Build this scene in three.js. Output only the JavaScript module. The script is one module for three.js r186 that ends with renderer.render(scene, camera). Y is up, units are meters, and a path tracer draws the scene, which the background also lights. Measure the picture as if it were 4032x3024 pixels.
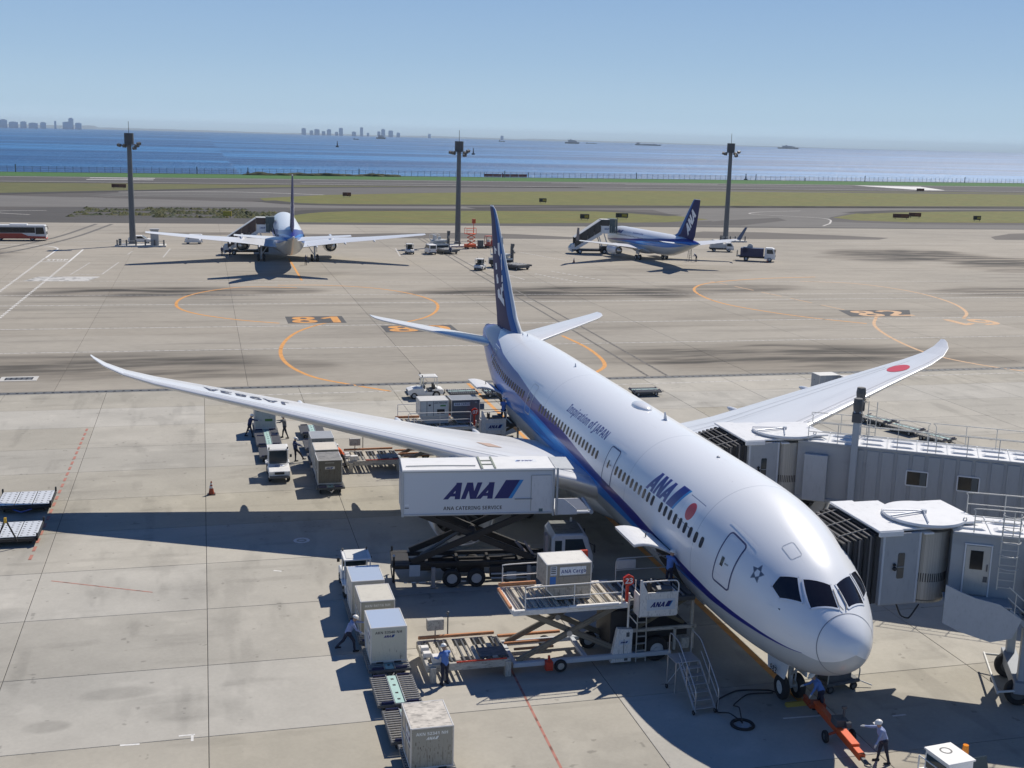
import * as THREE from 'three';
import { mergeGeometries } from 'three/addons/utils/BufferGeometryUtils.js';
import { MarchingCubes } from 'three/addons/objects/MarchingCubes.js';
import { FontLoader } from 'three/addons/loaders/FontLoader.js';

// ------------------------------------------------------------------ camera, sky, sun, exposure
// world: x to the right, z towards the viewer, origin on the apron under the nose of the near airliner
const scene = new THREE.Scene();
const camera = new THREE.PerspectiveCamera(35.595, 4 / 3, 0.5, 40000);
camera.position.set(-23.093, 22.534, 36.45);
camera.rotation.order = 'YXZ';
camera.rotation.set(-0.20355, -0.254355, 0.026236);
const renderer = new THREE.WebGLRenderer({ antialias: true });
renderer.toneMapping = THREE.LinearToneMapping;
renderer.toneMappingExposure = 1.0;
renderer.shadowMap.enabled = true;
const R = THREE.MathUtils.degToRad;
{
  const w = 256, h = 512, d = new Float32Array(w * h * 4);
  // clear-air sky: pale at the horizon, deepening with height (linear radiance)
  const stops = [[-90, .24, .29, .34], [0, .56, .74, .90], [.35, .53, .70, .86], [.9, .455, .62, .77], [1.6, .435, .60, .755], [3.5, .36, .53, .725], [6.5, .285, .45, .69], [10, .19, .34, .585], [20, .065, .16, .40], [40, .026, .085, .27], [90, .014, .056, .21]];
  for (let y = 0; y < h; y++) {
    const el = (y + 0.5) / h * 180 - 90;
    let i = 0; while (i < stops.length - 2 && el > stops[i + 1][0]) i++;
    const a = stops[i], b = stops[i + 1]; let t = Math.min(1, Math.max(0, (el - a[0]) / (b[0] - a[0])));
    for (let x = 0; x < w; x++) { const k = (y * w + x) * 4; for (let c = 0; c < 3; c++) d[k + c] = a[c + 1] + (b[c + 1] - a[c + 1]) * t; d[k + 3] = 1; }
  }
  const sky = new THREE.DataTexture(d, w, h, THREE.RGBAFormat, THREE.FloatType);
  sky.mapping = THREE.EquirectangularReflectionMapping; sky.magFilter = THREE.LinearFilter; sky.minFilter = THREE.LinearFilter; sky.needsUpdate = true;
  scene.background = sky; scene.environment = sky;
}
const sun = new THREE.DirectionalLight(new THREE.Color(1, 0.935, 0.835), 5.0);
{
  const az = R(49.6), el = R(50);
  sun.position.set(Math.sin(az) * Math.cos(el) * 400, Math.sin(el) * 400, -Math.cos(az) * Math.cos(el) * 400 - 60);
  sun.target.position.set(0, 0, -60); sun.castShadow = true;
  Object.assign(sun.shadow.camera, { left: -160, right: 160, top: 160, bottom: -160, near: 1, far: 900 }); sun.shadow.mapSize.set(4096, 4096);
  scene.add(sun, sun.target);
}
scene.fog = new THREE.FogExp2(new THREE.Color(0.76, 0.89, 1.0), 0.00006);

// ------------------------------------------------------------------ helpers
function rng(s) { return () => { s |= 0; s = s + 0x6D2B79F5 | 0; let t = Math.imul(s ^ s >>> 15, 1 | s); t = t + Math.imul(t ^ t >>> 7, 61 | t) ^ t; return ((t ^ t >>> 14) >>> 0) / 4294967296; }; }
const rnd = rng(77);
const V = (x, y, z) => new THREE.Vector3(x, y, z);
const C = (r, g, b) => new THREE.Color().setRGB(r, g, b);
const lerp = (a, b, t) => a + (b - a) * t, clamp = (x, a, b) => Math.min(b, Math.max(a, x)), sstep = (a, b, x) => { const t = clamp((x - a) / (b - a), 0, 1); return t * t * (3 - 2 * t); };
// value noise on a lattice
const LAT = new Float32Array(65536); { const r = rng(5); for (let i = 0; i < 65536; i++) LAT[i] = r(); }
function vn(x, y) {
  const xi = Math.floor(x), yi = Math.floor(y); let fx = x - xi, fy = y - yi; fx = fx * fx * (3 - 2 * fx); fy = fy * fy * (3 - 2 * fy);
  const a = (xi & 255) + ((yi & 255) << 8), b = ((xi + 1) & 255) + ((yi & 255) << 8), c = (xi & 255) + (((yi + 1) & 255) << 8), d = ((xi + 1) & 255) + (((yi + 1) & 255) << 8);
  return lerp(lerp(LAT[a], LAT[b], fx), lerp(LAT[c], LAT[d], fx), fy);
}
function fbm(x, y, o) { let s = 0, a = 0.5, t = 0; for (let i = 0; i < o; i++) { s += a * vn(x, y); t += a; x = x * 2.03 + 17.1; y = y * 2.03 + 9.7; a *= 0.5; } return s / t; }
function mapTex(w, h, f, srgb = true) {                                   // f(x, y) -> [r, g, b] in 0..1 (linear)
  const d = new Uint8Array(w * h * 4), e = v => { v = clamp(v, 0, 1); return srgb ? (v <= 0.0031308 ? 12.92 * v : 1.055 * Math.pow(v, 1 / 2.4) - 0.055) : v; };
  const lut = new Uint8Array(1025); for (let i = 0; i < 1025; i++) lut[i] = Math.round(e(i / 1024) * 255);
  for (let y = 0; y < h; y++) for (let x = 0; x < w; x++) { const c = f(x, y), k = (y * w + x) * 4; d[k] = lut[clamp(c[0] * 1024, 0, 1024) | 0]; d[k + 1] = lut[clamp(c[1] * 1024, 0, 1024) | 0]; d[k + 2] = lut[clamp(c[2] * 1024, 0, 1024) | 0]; d[k + 3] = 255; }
  const t = new THREE.DataTexture(d, w, h); t.magFilter = THREE.LinearFilter; t.minFilter = THREE.LinearMipmapLinearFilter; t.generateMipmaps = true; t.wrapS = t.wrapT = THREE.RepeatWrapping;
  if (srgb) t.colorSpace = THREE.SRGBColorSpace; t.needsUpdate = true; return t;
}
function canvasTex(w, h, draw) { const cv = document.createElement('canvas'); cv.width = w; cv.height = h; draw(cv.getContext('2d'), w, h); const t = new THREE.CanvasTexture(cv); t.colorSpace = THREE.SRGBColorSpace; t.anisotropy = 8; return t; }
// soiled-paint map, uv 0..1 per face: faint blotches and fine grain
const soil = mapTex(256, 256, (x, y) => { const n = 0.90 + 0.10 * fbm(x / 40, y / 40, 4) - 0.09 * sstep(.62, .8, fbm(x / 18 + 40, y / 46, 4)); return [n, n * .995, n * .985]; });
const grimy = mapTex(256, 256, (x, y) => { const n = 0.62 + 0.38 * fbm(x / 34, y / 34, 4) - 0.34 * sstep(.52, .75, fbm(x / 9 + 90, y / 38, 4)); return [n, n * .97, n * .92]; });
const mats = new Map();
function M(r, g, b, rough = 0.5, metal = 0, o = {}) {
  const k = [r, g, b, rough, metal, o.map ? o.map.uuid : 0, o.t || 0, o.cc || 0, o.two || 0].join();
  if (!mats.has(k)) {
    const P = { color: C(r, g, b), roughness: rough, metalness: metal, map: o.map || null };
    if (o.two) P.side = THREE.DoubleSide;
    mats.set(k, o.cc ? new THREE.MeshPhysicalMaterial({ ...P, clearcoat: o.cc, clearcoatRoughness: 0.08 }) : new THREE.MeshStandardMaterial(P));
  }
  return mats.get(k);
}
const K = {
  white: M(.80, .80, .785, .42, 0, { map: soil }), offwhite: M(.66, .66, .63, .5, 0, { map: soil }), grey: M(.34, .36, .37, .5, 0, { map: soil }), lgrey: M(.5, .52, .53, .45, 0, { map: soil }), dgrey: M(.10, .105, .11, .55, 0, { map: soil }),
  black: M(.018, .018, .02, .55), rubber: M(.022, .022, .023, .85), steel: M(.52, .53, .54, .38, .75, { map: soil }), alu: M(.68, .69, .70, .34, .8, { map: soil }), aluDirty: M(.56, .545, .51, .42, .55, { map: grimy }), aluPale: M(.72, .71, .68, .4, .3, { map: soil }),
  red: M(.55, .045, .02, .45), orange: M(.75, .11, .02, .5), navy: M(.012, .018, .075, .4), blue: M(.02, .07, .32, .4), glass: M(.012, .016, .02, .08, 0), glassB: M(.03, .045, .055, .06, 0), yellow: M(.7, .42, .03, .5), rail: M(.62, .61, .56, .4, .1, { map: soil }),
  amber: M(.8, .25, .01, .2), lamp: M(.75, .75, .72, .2), tail: M(.35, .02, .015, .25), mint: M(.40, .58, .54, .5, 0, { map: soil }), hull: M(.06, .07, .09, .6), concrete: M(.36, .35, .32, .9, 0, { map: soil }), roller: M(.50, .49, .46, .35, .55, { map: grimy }), tarp: M(.03, .03, .034, .75),
};
// geometries ------------------------------------------------------
function box(w, h, d, x = 0, y = 0, z = 0, rx = 0, ry = 0, rz = 0) {     // chamfered box, centre at (x, y, z)
  const c = Math.min(0.018, Math.min(w, h, d) * 0.18), a = w / 2, b = h / 2, e = d / 2, P = [], N = [], U = [], I = [];
  const face = (o, u, v, n, su, sv) => { const k = P.length / 3; for (const [p, q] of [[-1, -1], [1, -1], [1, 1], [-1, 1]]) { P.push(o[0] + u[0] * p * su + v[0] * q * sv, o[1] + u[1] * p * su + v[1] * q * sv, o[2] + u[2] * p * su + v[2] * q * sv); N.push(...n); U.push((p + 1) / 2, (q + 1) / 2); } I.push(k, k + 1, k + 2, k, k + 2, k + 3); };
  const ax = [[1, 0, 0], [0, 1, 0], [0, 0, 1]], H = [a, b, e];
  for (let i = 0; i < 3; i++) { const j = (i + 1) % 3, k = (i + 2) % 3; for (const s of [1, -1]) { const n = ax[i].map(v => v * s); face(n.map((v, m) => v * H[m]), ax[s > 0 ? j : k], ax[s > 0 ? k : j], n, H[s > 0 ? j : k] - c, H[s > 0 ? k : j] - c); } }
  for (let i = 0; i < 3; i++) { const j = (i + 1) % 3, k = (i + 2) % 3; for (const s of [1, -1]) for (const t of [1, -1]) {           // edges along axis k
    const n = [0, 0, 0]; n[i] = s * .7071; n[j] = t * .7071; const o = [0, 0, 0]; o[i] = s * (H[i] - c / 2); o[j] = t * (H[j] - c / 2); const u = [0, 0, 0]; u[i] = -s * .7071; u[j] = t * .7071; const v = ax[k];
    const cr = [u[1] * v[2] - u[2] * v[1], u[2] * v[0] - u[0] * v[2], u[0] * v[1] - u[1] * v[0]]; const f = cr[0] * n[0] + cr[1] * n[1] + cr[2] * n[2] > 0 ? 1 : -1;
    face(o, u.map(q => q * f), v, n, c * .7071, H[k] - c); } }
  for (const s of [1, -1]) for (const t of [1, -1]) for (const r of [1, -1]) { const k = P.length / 3, n = [s * .577, t * .577, r * .577]; P.push(s * a, t * (b - c), r * (e - c), s * (a - c), t * b, r * (e - c), s * (a - c), t * (b - c), r * e); for (let q = 0; q < 3; q++) { N.push(...n); U.push(.5, .5); } s * t * r > 0 ? I.push(k, k + 1, k + 2) : I.push(k, k + 2, k + 1); }
  const g = new THREE.BufferGeometry(); g.setAttribute('position', new THREE.Float32BufferAttribute(P, 3)); g.setAttribute('normal', new THREE.Float32BufferAttribute(N, 3)); g.setAttribute('uv', new THREE.Float32BufferAttribute(U, 2)); g.setIndex(I);
  if (rx || ry || rz) g.applyMatrix4(new THREE.Matrix4().makeRotationFromEuler(new THREE.Euler(rx, ry, rz)));
  return g.translate(x, y, z);
}
function cyl(r0, r1, len, x = 0, y = 0, z = 0, axis = 'y', n = 16) { const g = new THREE.CylinderGeometry(r1, r0, len, n); if (axis === 'x') g.rotateZ(-Math.PI / 2); if (axis === 'z') g.rotateX(Math.PI / 2); return g.translate(x, y, z); }
function ball(r, x, y, z, sx = 1, sy = 1, sz = 1, n = 12) { return new THREE.SphereGeometry(r, n, Math.ceil(n * .7)).scale(sx, sy, sz).translate(x, y, z); }
const UPV = V(0, 1, 0);
function bar(a, b, r, n = 6) { const A = V(...a), B = V(...b), d = B.clone().sub(A), L = d.length(); const g = new THREE.CylinderGeometry(r, r, L, n); g.applyQuaternion(new THREE.Quaternion().setFromUnitVectors(UPV, d.normalize())); return g.translate((a[0] + b[0]) / 2, (a[1] + b[1]) / 2, (a[2] + b[2]) / 2); }
function beam(a, b, w, h) {                                               // rectangular beam from a to b, h measured upwards
  const A = V(...a), B = V(...b), d = B.clone().sub(A), L = d.length(); d.normalize(); let s = V(0, 1, 0).cross(d); if (s.lengthSq() < 1e-6) s = V(1, 0, 0); s.normalize(); const u = d.clone().cross(s).normalize();
  const g = box(w, h, L); g.applyMatrix4(new THREE.Matrix4().makeBasis(s, u, d)); return g.translate((a[0] + b[0]) / 2, (a[1] + b[1]) / 2, (a[2] + b[2]) / 2);
}
function tube(pts, r, n = 6, seg = 0) { return new THREE.TubeGeometry(new THREE.CatmullRomCurve3(pts.map(p => V(...p)), false, 'catmullrom', 0.3), seg || pts.length * 6, r, n, false); }
function poly(pts, depth, bevel = 0) {                                    // outline in x,y extruded along z, centred on z = 0
  const s = new THREE.Shape(pts.map(p => new THREE.Vector2(p[0], p[1])));
  const g = new THREE.ExtrudeGeometry(s, { depth: depth - 2 * bevel, bevelEnabled: bevel > 0, bevelThickness: bevel, bevelSize: bevel, bevelOffset: -bevel, bevelSegments: 1, curveSegments: 6 }); return g.translate(0, 0, -depth / 2 + bevel);
}
function sweepZ(profile, z0, z1, close = true) { return poly(profile, z1 - z0).translate(0, 0, (z0 + z1) / 2); }
function norm(g) { let q = g.index ? g.toNonIndexed() : g; for (const k of Object.keys(q.attributes)) if (!['position', 'normal', 'uv', 'color'].includes(k)) q.deleteAttribute(k); if (!q.attributes.normal) q.computeVertexNormals(); if (!q.attributes.uv) q.setAttribute('uv', new THREE.Float32BufferAttribute(new Float32Array(q.attributes.position.count * 2), 2)); q.morphAttributes = {}; return q; }
function merge(gs) { gs = gs.flat(9).filter(Boolean); return gs.length === 1 ? gs[0] : mergeGeometries(gs.map(norm), false); }
function parts(parent, name, geoms, mat) { for (const g of geoms.flat(9)) part(parent, name, g, mat); }
// objects ---------------------------------------------------------
const taken = new Map();
function numbered(n) { const k = taken.get(n) || 0; taken.set(n, k + 1); return k ? n + '_' + String(k).padStart(3, '0') : n; }
function shade(m) { m.castShadow = m.receiveShadow = true; return m; }
function part(parent, name, geoms, mat, label) { const m = shade(new THREE.Mesh(Array.isArray(geoms) ? merge(geoms) : geoms, mat)); m.name = name; parent.add(m); if (label) m.userData.label = label; return m; }
function thing(name, label, category, x = 0, z = 0, turn = 0, group = null, y = 0) { const o = new THREE.Group(); o.name = numbered(name); o.position.set(x, y, z); o.rotation.y = turn; o.userData = { label, category }; if (group) o.userData.group = group; scene.add(o); return o; }
function solo(name, label, category, geoms, mat, group) { const m = part(scene, numbered(name), geoms, mat); m.userData = { label, category }; if (group) m.userData.group = group; return m; }
function copyOf(src, label, x, z, turn = 0, y = 0) { const o = src.clone(); o.name = numbered(src.name.replace(/_\d{3}$/, '')); o.userData = { ...src.userData, label }; o.position.set(x, y, z); o.rotation.y = turn; scene.add(o); return o; }
function structure(name, geoms, mat, parent = scene) { const m = part(parent, name, geoms, mat); if (parent === scene) m.userData.kind = 'structure'; return m; }
const font = await new FontLoader().loadAsync('fonts/droid/droid_sans_bold.typeface.json');
function textShapes(str, size) { return font.generateShapes(str, size); }
// emblem: slanted three-letter word and a two-tone slash, drawn in a box of height h (metres or pixels) at the baseline (x, y)
function emblem(c, x, y, h, ink = '#14146e', ink2 = '#1f86c9', k = 1.06) {
  const s = 0.33, T = (px, py) => [x + (px + (1 - py) * 0 + py * s) * h * k, y - py * h];
  const path = (...ps) => { c.beginPath(); ps.forEach((p, i) => { const q = T(...p); i ? c.lineTo(...q) : c.moveTo(...q); }); c.closePath(); c.fill(); };
  c.fillStyle = ink;
  const A = o => { path([o, 0], [o + .27, 0], [o + .62, .8], [o + .62, 1], [o + .44, 1]); path([o + .38, 1], [o + .68, 1], [o + .9, 0], [o + .62, 0]); path([o + .2, .17], [o + .75, .17], [o + .75, .36], [o + .3, .36]); };
  A(0); path([.95, 0], [1.2, 0], [1.2, 1], [.95, 1]); path([.97, 1], [1.26, 1], [1.72, 0], [1.44, 0]); path([1.5, 0], [1.76, 0], [1.76, 1], [1.5, 1]); A(1.74);
  const q = .24; path([2.74, 0], [3.5, 0], [3.5 + q, 1.12], [2.74 + q, 1.12]); c.fillStyle = ink2; path([3.5, 0], [3.7, 0], [3.7 + q, 1.12], [3.5 + q, 1.12]);
}
// ------------------------------------------------------------------ ground, apron, markings
const XY = (X0, Z0, W, D) => (x, z) => [(x - X0) / W, (Z0 - z) / D];     // world metres -> uv of a map that starts at (X0, Z0) and runs +x, -z
function sheet(pts, y, uvf) {                                             // flat polygon (x, z), facing up
  const s = new THREE.Shape(pts.map(p => new THREE.Vector2(p[0], -p[1]))); const g = new THREE.ShapeGeometry(s); g.rotateX(-Math.PI / 2).translate(0, y, 0);
  const p = g.attributes.position, u = g.attributes.uv; for (let i = 0; i < p.count; i++) { const q = uvf ? uvf(p.getX(i), p.getZ(i)) : [p.getX(i) / 10, p.getZ(i) / 10]; u.setXY(i, q[0], q[1]); } return g;
}
function ribbon(pts, w, y, smooth = 6) {                                  // painted line of width w along (x, z) points
  let q = pts.map(p => V(p[0], y, p[1])); if (smooth && q.length > 2) q = new THREE.CatmullRomCurve3(q).getPoints(q.length * smooth);
  const P = [], I = [], U = []; let L = 0; q.forEach((p, i) => { const a = q[Math.max(0, i - 1)], b = q[Math.min(q.length - 1, i + 1)], dx = b.x - a.x, dz = b.z - a.z, l = Math.hypot(dx, dz) || 1; if (i) L += p.distanceTo(q[i - 1]); P.push(p.x - dz / l * w / 2, y, p.z + dx / l * w / 2, p.x + dz / l * w / 2, y, p.z - dx / l * w / 2); U.push(L / 4, 0, L / 4, w / 4); if (i) { const k = i * 2; I.push(k - 2, k - 1, k, k - 1, k + 1, k); } });
  const g = new THREE.BufferGeometry(); g.setAttribute('position', new THREE.Float32BufferAttribute(P, 3)); g.setAttribute('uv', new THREE.Float32BufferAttribute(U, 2)); g.setIndex(I); g.computeVertexNormals();
  if (g.attributes.normal.getY(0) < 0) { const ix = g.index.array; for (let i = 0; i < ix.length; i += 3) { const t = ix[i]; ix[i] = ix[i + 1]; ix[i + 1] = t; } g.computeVertexNormals(); } return g;
}
const stripe = (x0, z0, x1, z1, w, y = 0.005) => ribbon([[x0, z0], [x1, z1]], w, y, 0);
// stains: rubber, oil and jet soot lying on the concrete; [x, z, half length x, half length z, strength]
const nearStain = [[-24, -9, 2, 1, .16], [-27, -11, 1.6, .6, .2], [-29.4, -8.6, .9, .5, .26], [-1, -6, 2.6, 3, .3], [-8, -9.5, 4, 1, .25], [-12, -20, 4, 1.4, .3], [-16, -46, 2, 7, .22], [-18.7, -45, 1.2, 8, .25], [0, -28, 5, 6, .3], [-9, -31, 3, 2, .2], [-13, -44, 4, 2, .22], [13, -62, 6, 3, .25], [-33, -33, 3, 6, .2], [20, -30, 8, 10, .2], [-30, -3, 2, .7, .2]];
const farStain = [[-30, -137, 20, 7, .72], [-36, -140, 14, 4, .5], [-14, -138, 9, 4, .45], [31, -134, 26, 8, .74], [56, -137, 16, 6, .45], [108, -130, 22, 8, .5], [-32, -82, 18, 8, .62], [-20, -80, 10, 5, .4], [38, -80, 22, 8.5, .66], [52, -76, 14, 4, .4], [124, -190, 20, 15, .8], [136, -176, 16, 14, .7], [112, -184, 14, 9, .5], [-20, -236, 26, 5, .5], [130, -164, 14, 8, .5], [-66, -190, 12, 9, .6], [-72, -170, 10, 12, .5], [4, -100, 30, 6, .16], [70, -108, 40, 4, .15], [-10, -160, 12, 6, .2], [60, -165, 18, 8, .2]];
function stainAt(list, x, z) { let s = 0; for (const q of list) { const dx = (x - q[0]) / q[2], dz = (z - q[1]) / q[3]; if (dx > 1.3 || dx < -1.3 || dz > 1.3 || dz < -1.3) continue; const r = dx * dx + dz * dz; if (r < 1.5) s = Math.max(s, q[4] * (1 - sstep(.25, 1.25, r + .55 * (vn(x * .16 + 7, z * .33) - .5)))); } return s; }
const nearMap = mapTex(2048, 2048, (i, j) => {
  const x = -56 + (i + .5) / 2048 * 110, z = 14 - (j + .5) / 2048 * 86;
  const big = fbm(x * .07 + 3, z * .07, 4), mid = fbm(x * .45, z * .45 + 30, 4), fine = vn(x * 9, z * 9) * .5 + vn(x * 21, z * 21) * .5;
  let v = .80 + .22 * (big - .5) + .20 * (mid - .5) + .10 * (fine - .5);
  v -= .10 * sstep(.60, .78, fbm(x * .9 + 50, z * .22, 4)) + .09 * sstep(.6, .8, fbm(x * .25 + 20, z * 1.1 + 8, 4));    // trowel and tyre streaks
  v += .07 * sstep(.66, .82, fbm(x * .6 + 90, z * .6, 3));
  v *= 1 - stainAt(nearStain, x, z) * (.45 + .8 * fbm(x * 1.4, z * 1.4, 4));
  if (vn(x * 2.3 + 11, z * 2.3) > .93 && vn(x * 7, z * 7) > .55) v *= .72;                                             // oil spots
  const w = .02 * (big - .5); return [v * (1 + w), v, v * (1 - w * 1.3)];
});
const farMap = mapTex(2048, 1024, (i, j) => {
  const x = -130 + (i + .5) / 2048 * 370, z = -70 - (j + .5) / 1024 * 225;
  const big = fbm(x * .035 + 3, z * .06, 4), mid = fbm(x * .18, z * .4 + 30, 4), fine = vn(x * 1.7, z * 2.9);
  let v = .80 + .24 * (big - .5) + .16 * (mid - .5) + .08 * (fine - .5);
  v -= .12 * sstep(.56, .78, fbm(x * .05 + 12, z * .8 + 5, 4));
  const st = stainAt(farStain, x, z); v *= 1 - Math.min(.86, st * 1.15) * (.34 + .75 * sstep(.25, .75, fbm(x * .11 + z * .05, z * .75 + 1.5 * vn(x * .08, z * .1), 4)));
  const w = .02 * (big - .5) + .05 * st; return [v * (1 + w), v, v * (1 - w)];
});
const concA = [[.485, .457, .393], [.445, .415, .348], [.495, .472, .416], [.455, .43, .372], [.44, .407, .332]].map(c => M(...c, .92, 0, { map: nearMap }));
const concB = [[.395, .358, .296], [.375, .34, .281], [.405, .37, .31], [.36, .328, .272]].map(c => M(...c, .92, 0, { map: farMap }));
const apron = new THREE.Group(); apron.name = 'apron'; apron.userData = { kind: 'structure' }; scene.add(apron);
part(apron, 'joint_bed', sheet([[-330, 60], [420, 60], [420, -268], [219.4, -266.5], [-77, -277], [-330, -286]], -.022), M(.07, .066, .06, .95));
const uvN = XY(-56, 14, 110, 86), uvF = XY(-130, -70, 370, 225);
function slab(x0, x1, z0, z1, uvf) { // concrete slab with a small arris, top at y = 0
  const g = .016, a = .02, P = [], U = [], I = []; const ring = (o, y) => { for (const [x, z] of [[x0 + o, z0 - o], [x1 - o, z0 - o], [x1 - o, z1 + o], [x0 + o, z1 + o]]) { P.push(x, y, z); U.push(...uvf(x, z)); } };
  ring(g, -.05); ring(g, -a * .4); ring(g + a, 0); for (let r = 0; r < 2; r++) for (let k = 0; k < 4; k++) { const p = r * 4 + k, q = r * 4 + (k + 1) % 4; I.push(p, q, q + 4, p, q + 4, p + 4); } I.push(8, 9, 10, 8, 10, 11);
  const b = new THREE.BufferGeometry(); b.setAttribute('position', new THREE.Float32BufferAttribute(P, 3)); b.setAttribute('uv', new THREE.Float32BufferAttribute(U, 2)); b.setIndex(I); const n = b.toNonIndexed(); n.computeVertexNormals(); return n;
}
{
  const r = rng(31), rowTone = i => [0, 4, 1, 0, 3, 2, 0, 4, 1, 3, 0, 2, 1, 4][i % 14];
  for (let j = 0; j < 13; j++) for (let i = -3; i < 14; i++) {           // near slabs, 8.2 m x 6.35 m
    const x0 = -31.6 + i * 8.2, z0 = 12.4 - j * 6.35; part(apron, 'concrete_slab', slab(x0, x0 + 8.2, z0, z0 - 6.35, uvN), concA[r() < .72 ? rowTone(j) : Math.floor(r() * 5)]);
  }
  const rest = []; let n = 0;
  for (let j = 0; j < 20; j++) for (let i = 0; i < 21; i++) {            // slabs beyond the drain, 15 m x 9.7 m, longer ones far away
    const z0 = -71.2 - j * 9.7, x0 = -118 + i * 16.4, z1 = Math.max(z0 - 9.7, -268); if (x0 < -46 + (z0 + 70) * .16 - 40 || x0 > 84 - (z0 + 70) * .76) continue;
    const g = slab(x0, x0 + 16.4, z0, z1, uvF); if (j < 9 && n < 75) { n++; part(apron, 'concrete_slab', g, concB[(j * 3 + Math.floor(r() * 1.6)) % 4]); } else rest.push(g);
  }
  const f = part(apron, 'far_concrete', rest, concB[0]); f.userData.kind = 'stuff';
}
// slot drain across the stand
{
  const d = thing('slot_drain', 'long black slotted drain running across the apron behind the near airliner', 'drain', 0, -70.5);
  part(d, 'channel', [box(130, .03, .16, 5, .003, .42), box(130, .03, .16, 5, .003, -.42)], K.concrete);
  part(d, 'pit', box(130, .02, .68, 5, -.012, 0), K.black);
  const g = box(.5, .02, .5); for (let i = 0; i < 150; i++) { const m = part(d, 'grating', g, K.dgrey); m.position.set(-45 + i * .72, .008, 0); }
  const s = thing('drain_cover', 'square dark grating cover in a pale concrete frame at the left edge', 'drain', -39.6, -77); part(s, 'frame', [box(3.2, .03, .4, 0, .01, .8), box(3.2, .03, .4, 0, .01, -.8), box(.4, .03, 1.2, -1.4, .01, 0), box(.4, .03, 1.2, 1.4, .01, 0)], M(.5, .49, .46, .9)); for (let i = 0; i < 5; i++) part(s, 'bar', box(.28, .03, 1.16, -.9 + i * .45, .012, 0), K.dgrey); part(s, 'pit', box(2.4, .01, 1.2, 0, .003, 0), K.black);
}
// worn paint
const worn = (n, lo) => mapTex(128, 128, (x, y) => { const v = lerp(lo, 1, sstep(.28, .55, fbm(x / 9 + n, y / 9, 4))); return [v, v, v]; });
const wornA = worn(3, .84), wornB = worn(40, .45);
const paint = { orange: M(.62, .29, .075, .8, 0, { map: wornA }), paleOrange: M(.57, .36, .20, .8, 0, { map: wornA }), white: M(.66, .65, .62, .8, 0, { map: wornA }), faint: M(.53, .51, .475, .85, 0, { map: wornB }), red: M(.40, .17, .13, .85, 0, { map: wornB }), dark: M(.085, .085, .085, .9, 0, { map: wornA }), track: M(.16, .15, .135, .95, 0, { map: wornB }) };
const mark = (name, geoms, mat) => structure(numbered(name), geoms, mat);
mark('lead_in_line', [stripe(.35, -4.6, .35, -70, .32), stripe(-8.3, -183, -8.6, -150, .35)], paint.orange);
mark('turning_line', ribbon([[-10, -141], [-17, -142.5], [-22.2, -138.5], [-26.1, -131], [-26.6, -122], [-24.2, -116], [-19, -110.4], [-14.6, -107.6]], .4, .005), paint.orange);
mark('turning_line', ribbon([[-12.6, -144.2], [-6.1, -144], [.7, -140.6], [5.2, -134.5], [7.5, -126], [6.6, -118], [3.8, -111], [-.6, -105.8]], .4, .005), paint.orange);
mark('turning_line', ribbon([[-7, -109.5], [-10, -106.2], [-13.1, -100.6], [-15.4, -91.1], [-15.5, -82], [-13.4, -74.6], [-10.4, -70.8], [-7.2, -67.4]], .4, .005), paint.orange);
mark('turning_line', ribbon([[13.6, -73], [16.1, -77], [17.5, -86.2], [17.1, -95.5]], .42, .005), paint.orange);
mark('turning_line', ribbon([[80, -152], [68.3, -149.8], [56.4, -144], [51.6, -138.1], [49.2, -131], [48.6, -120.9], [51.2, -112.9], [54.9, -106.6], [60, -101]], .42, .005), paint.orange);
mark('turning_line', ribbon([[74, -146], [81.9, -142.9], [86.1, -133], [85, -120], [80.6, -109.4], [76.4, -104]], .45, .005), paint.paleOrange);
mark('turning_line', ribbon([[64.6, -106.4], [60.1, -99.2], [56.5, -88.4], [55.2, -79.3], [56.3, -74.2], [59.7, -68.6], [68, -62]], .42, .005), paint.paleOrange);
mark('guide_dash', [[-9, -160], [-10, -152]].slice(0, 0).concat([0, 1, 2, 3, 4, 5].map(i => stripe(58 + i * 1.2, -147 + i * 7.2, 58.9 + i * 1.2, -142 + i * 7.2, .3))), paint.paleOrange);
function groundText(str, x, z, w, d, flip, mat, y = .008) { const sh = textShapes(str, 1), g = new THREE.ShapeGeometry(sh, 6); g.computeBoundingBox(); const b = g.boundingBox; g.translate(-(b.min.x + b.max.x) / 2, -(b.min.y + b.max.y) / 2, 0).scale(w / (b.max.x - b.min.x), d / (b.max.y - b.min.y), 1).rotateX(-Math.PI / 2); if (flip) g.rotateY(Math.PI); return g.translate(x, y, z); }
const quad = (x, z, w, d) => sheet([[x - w / 2, z + d / 2], [x + w / 2, z + d / 2], [x + w / 2, z - d / 2], [x - w / 2, z - d / 2]], .005);
mark('stand_number_panel', [quad(-10.1, -110, 7, 5.6), quad(1.4, -102.2, 8.6, 5), sheet([[61.2, -107], [69.9, -106.4], [73.4, -112.3], [62.6, -112.9]], .005)], paint.dark);
mark('stand_number', groundText('81', -10.1, -110, 5.8, 4.9, false, 0), paint.orange);
mark('stand_number', groundText('80', 1.4, -102.2, 7.4, 4.3, false, 0), paint.orange);
mark('stand_number', groundText('82', 67.2, -109.6, 7.8, 5.2, false, 0), paint.paleOrange);
mark('stand_number', groundText('61', 76, -101, 6.4, 5, true, 0), paint.paleOrange);
mark('white_line', [stripe(-52, -150.6, -17, -149, .2), stripe(-17, -149, 33, -145.6, .2), stripe(33, -145.6, 107, -145.2, .25), stripe(-19, -67.4, 60, -68.2, .22), stripe(-53, -214.1, -30, -219, .25), stripe(40, -226.8, 172, -217.4, .3)], paint.faint);
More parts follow.
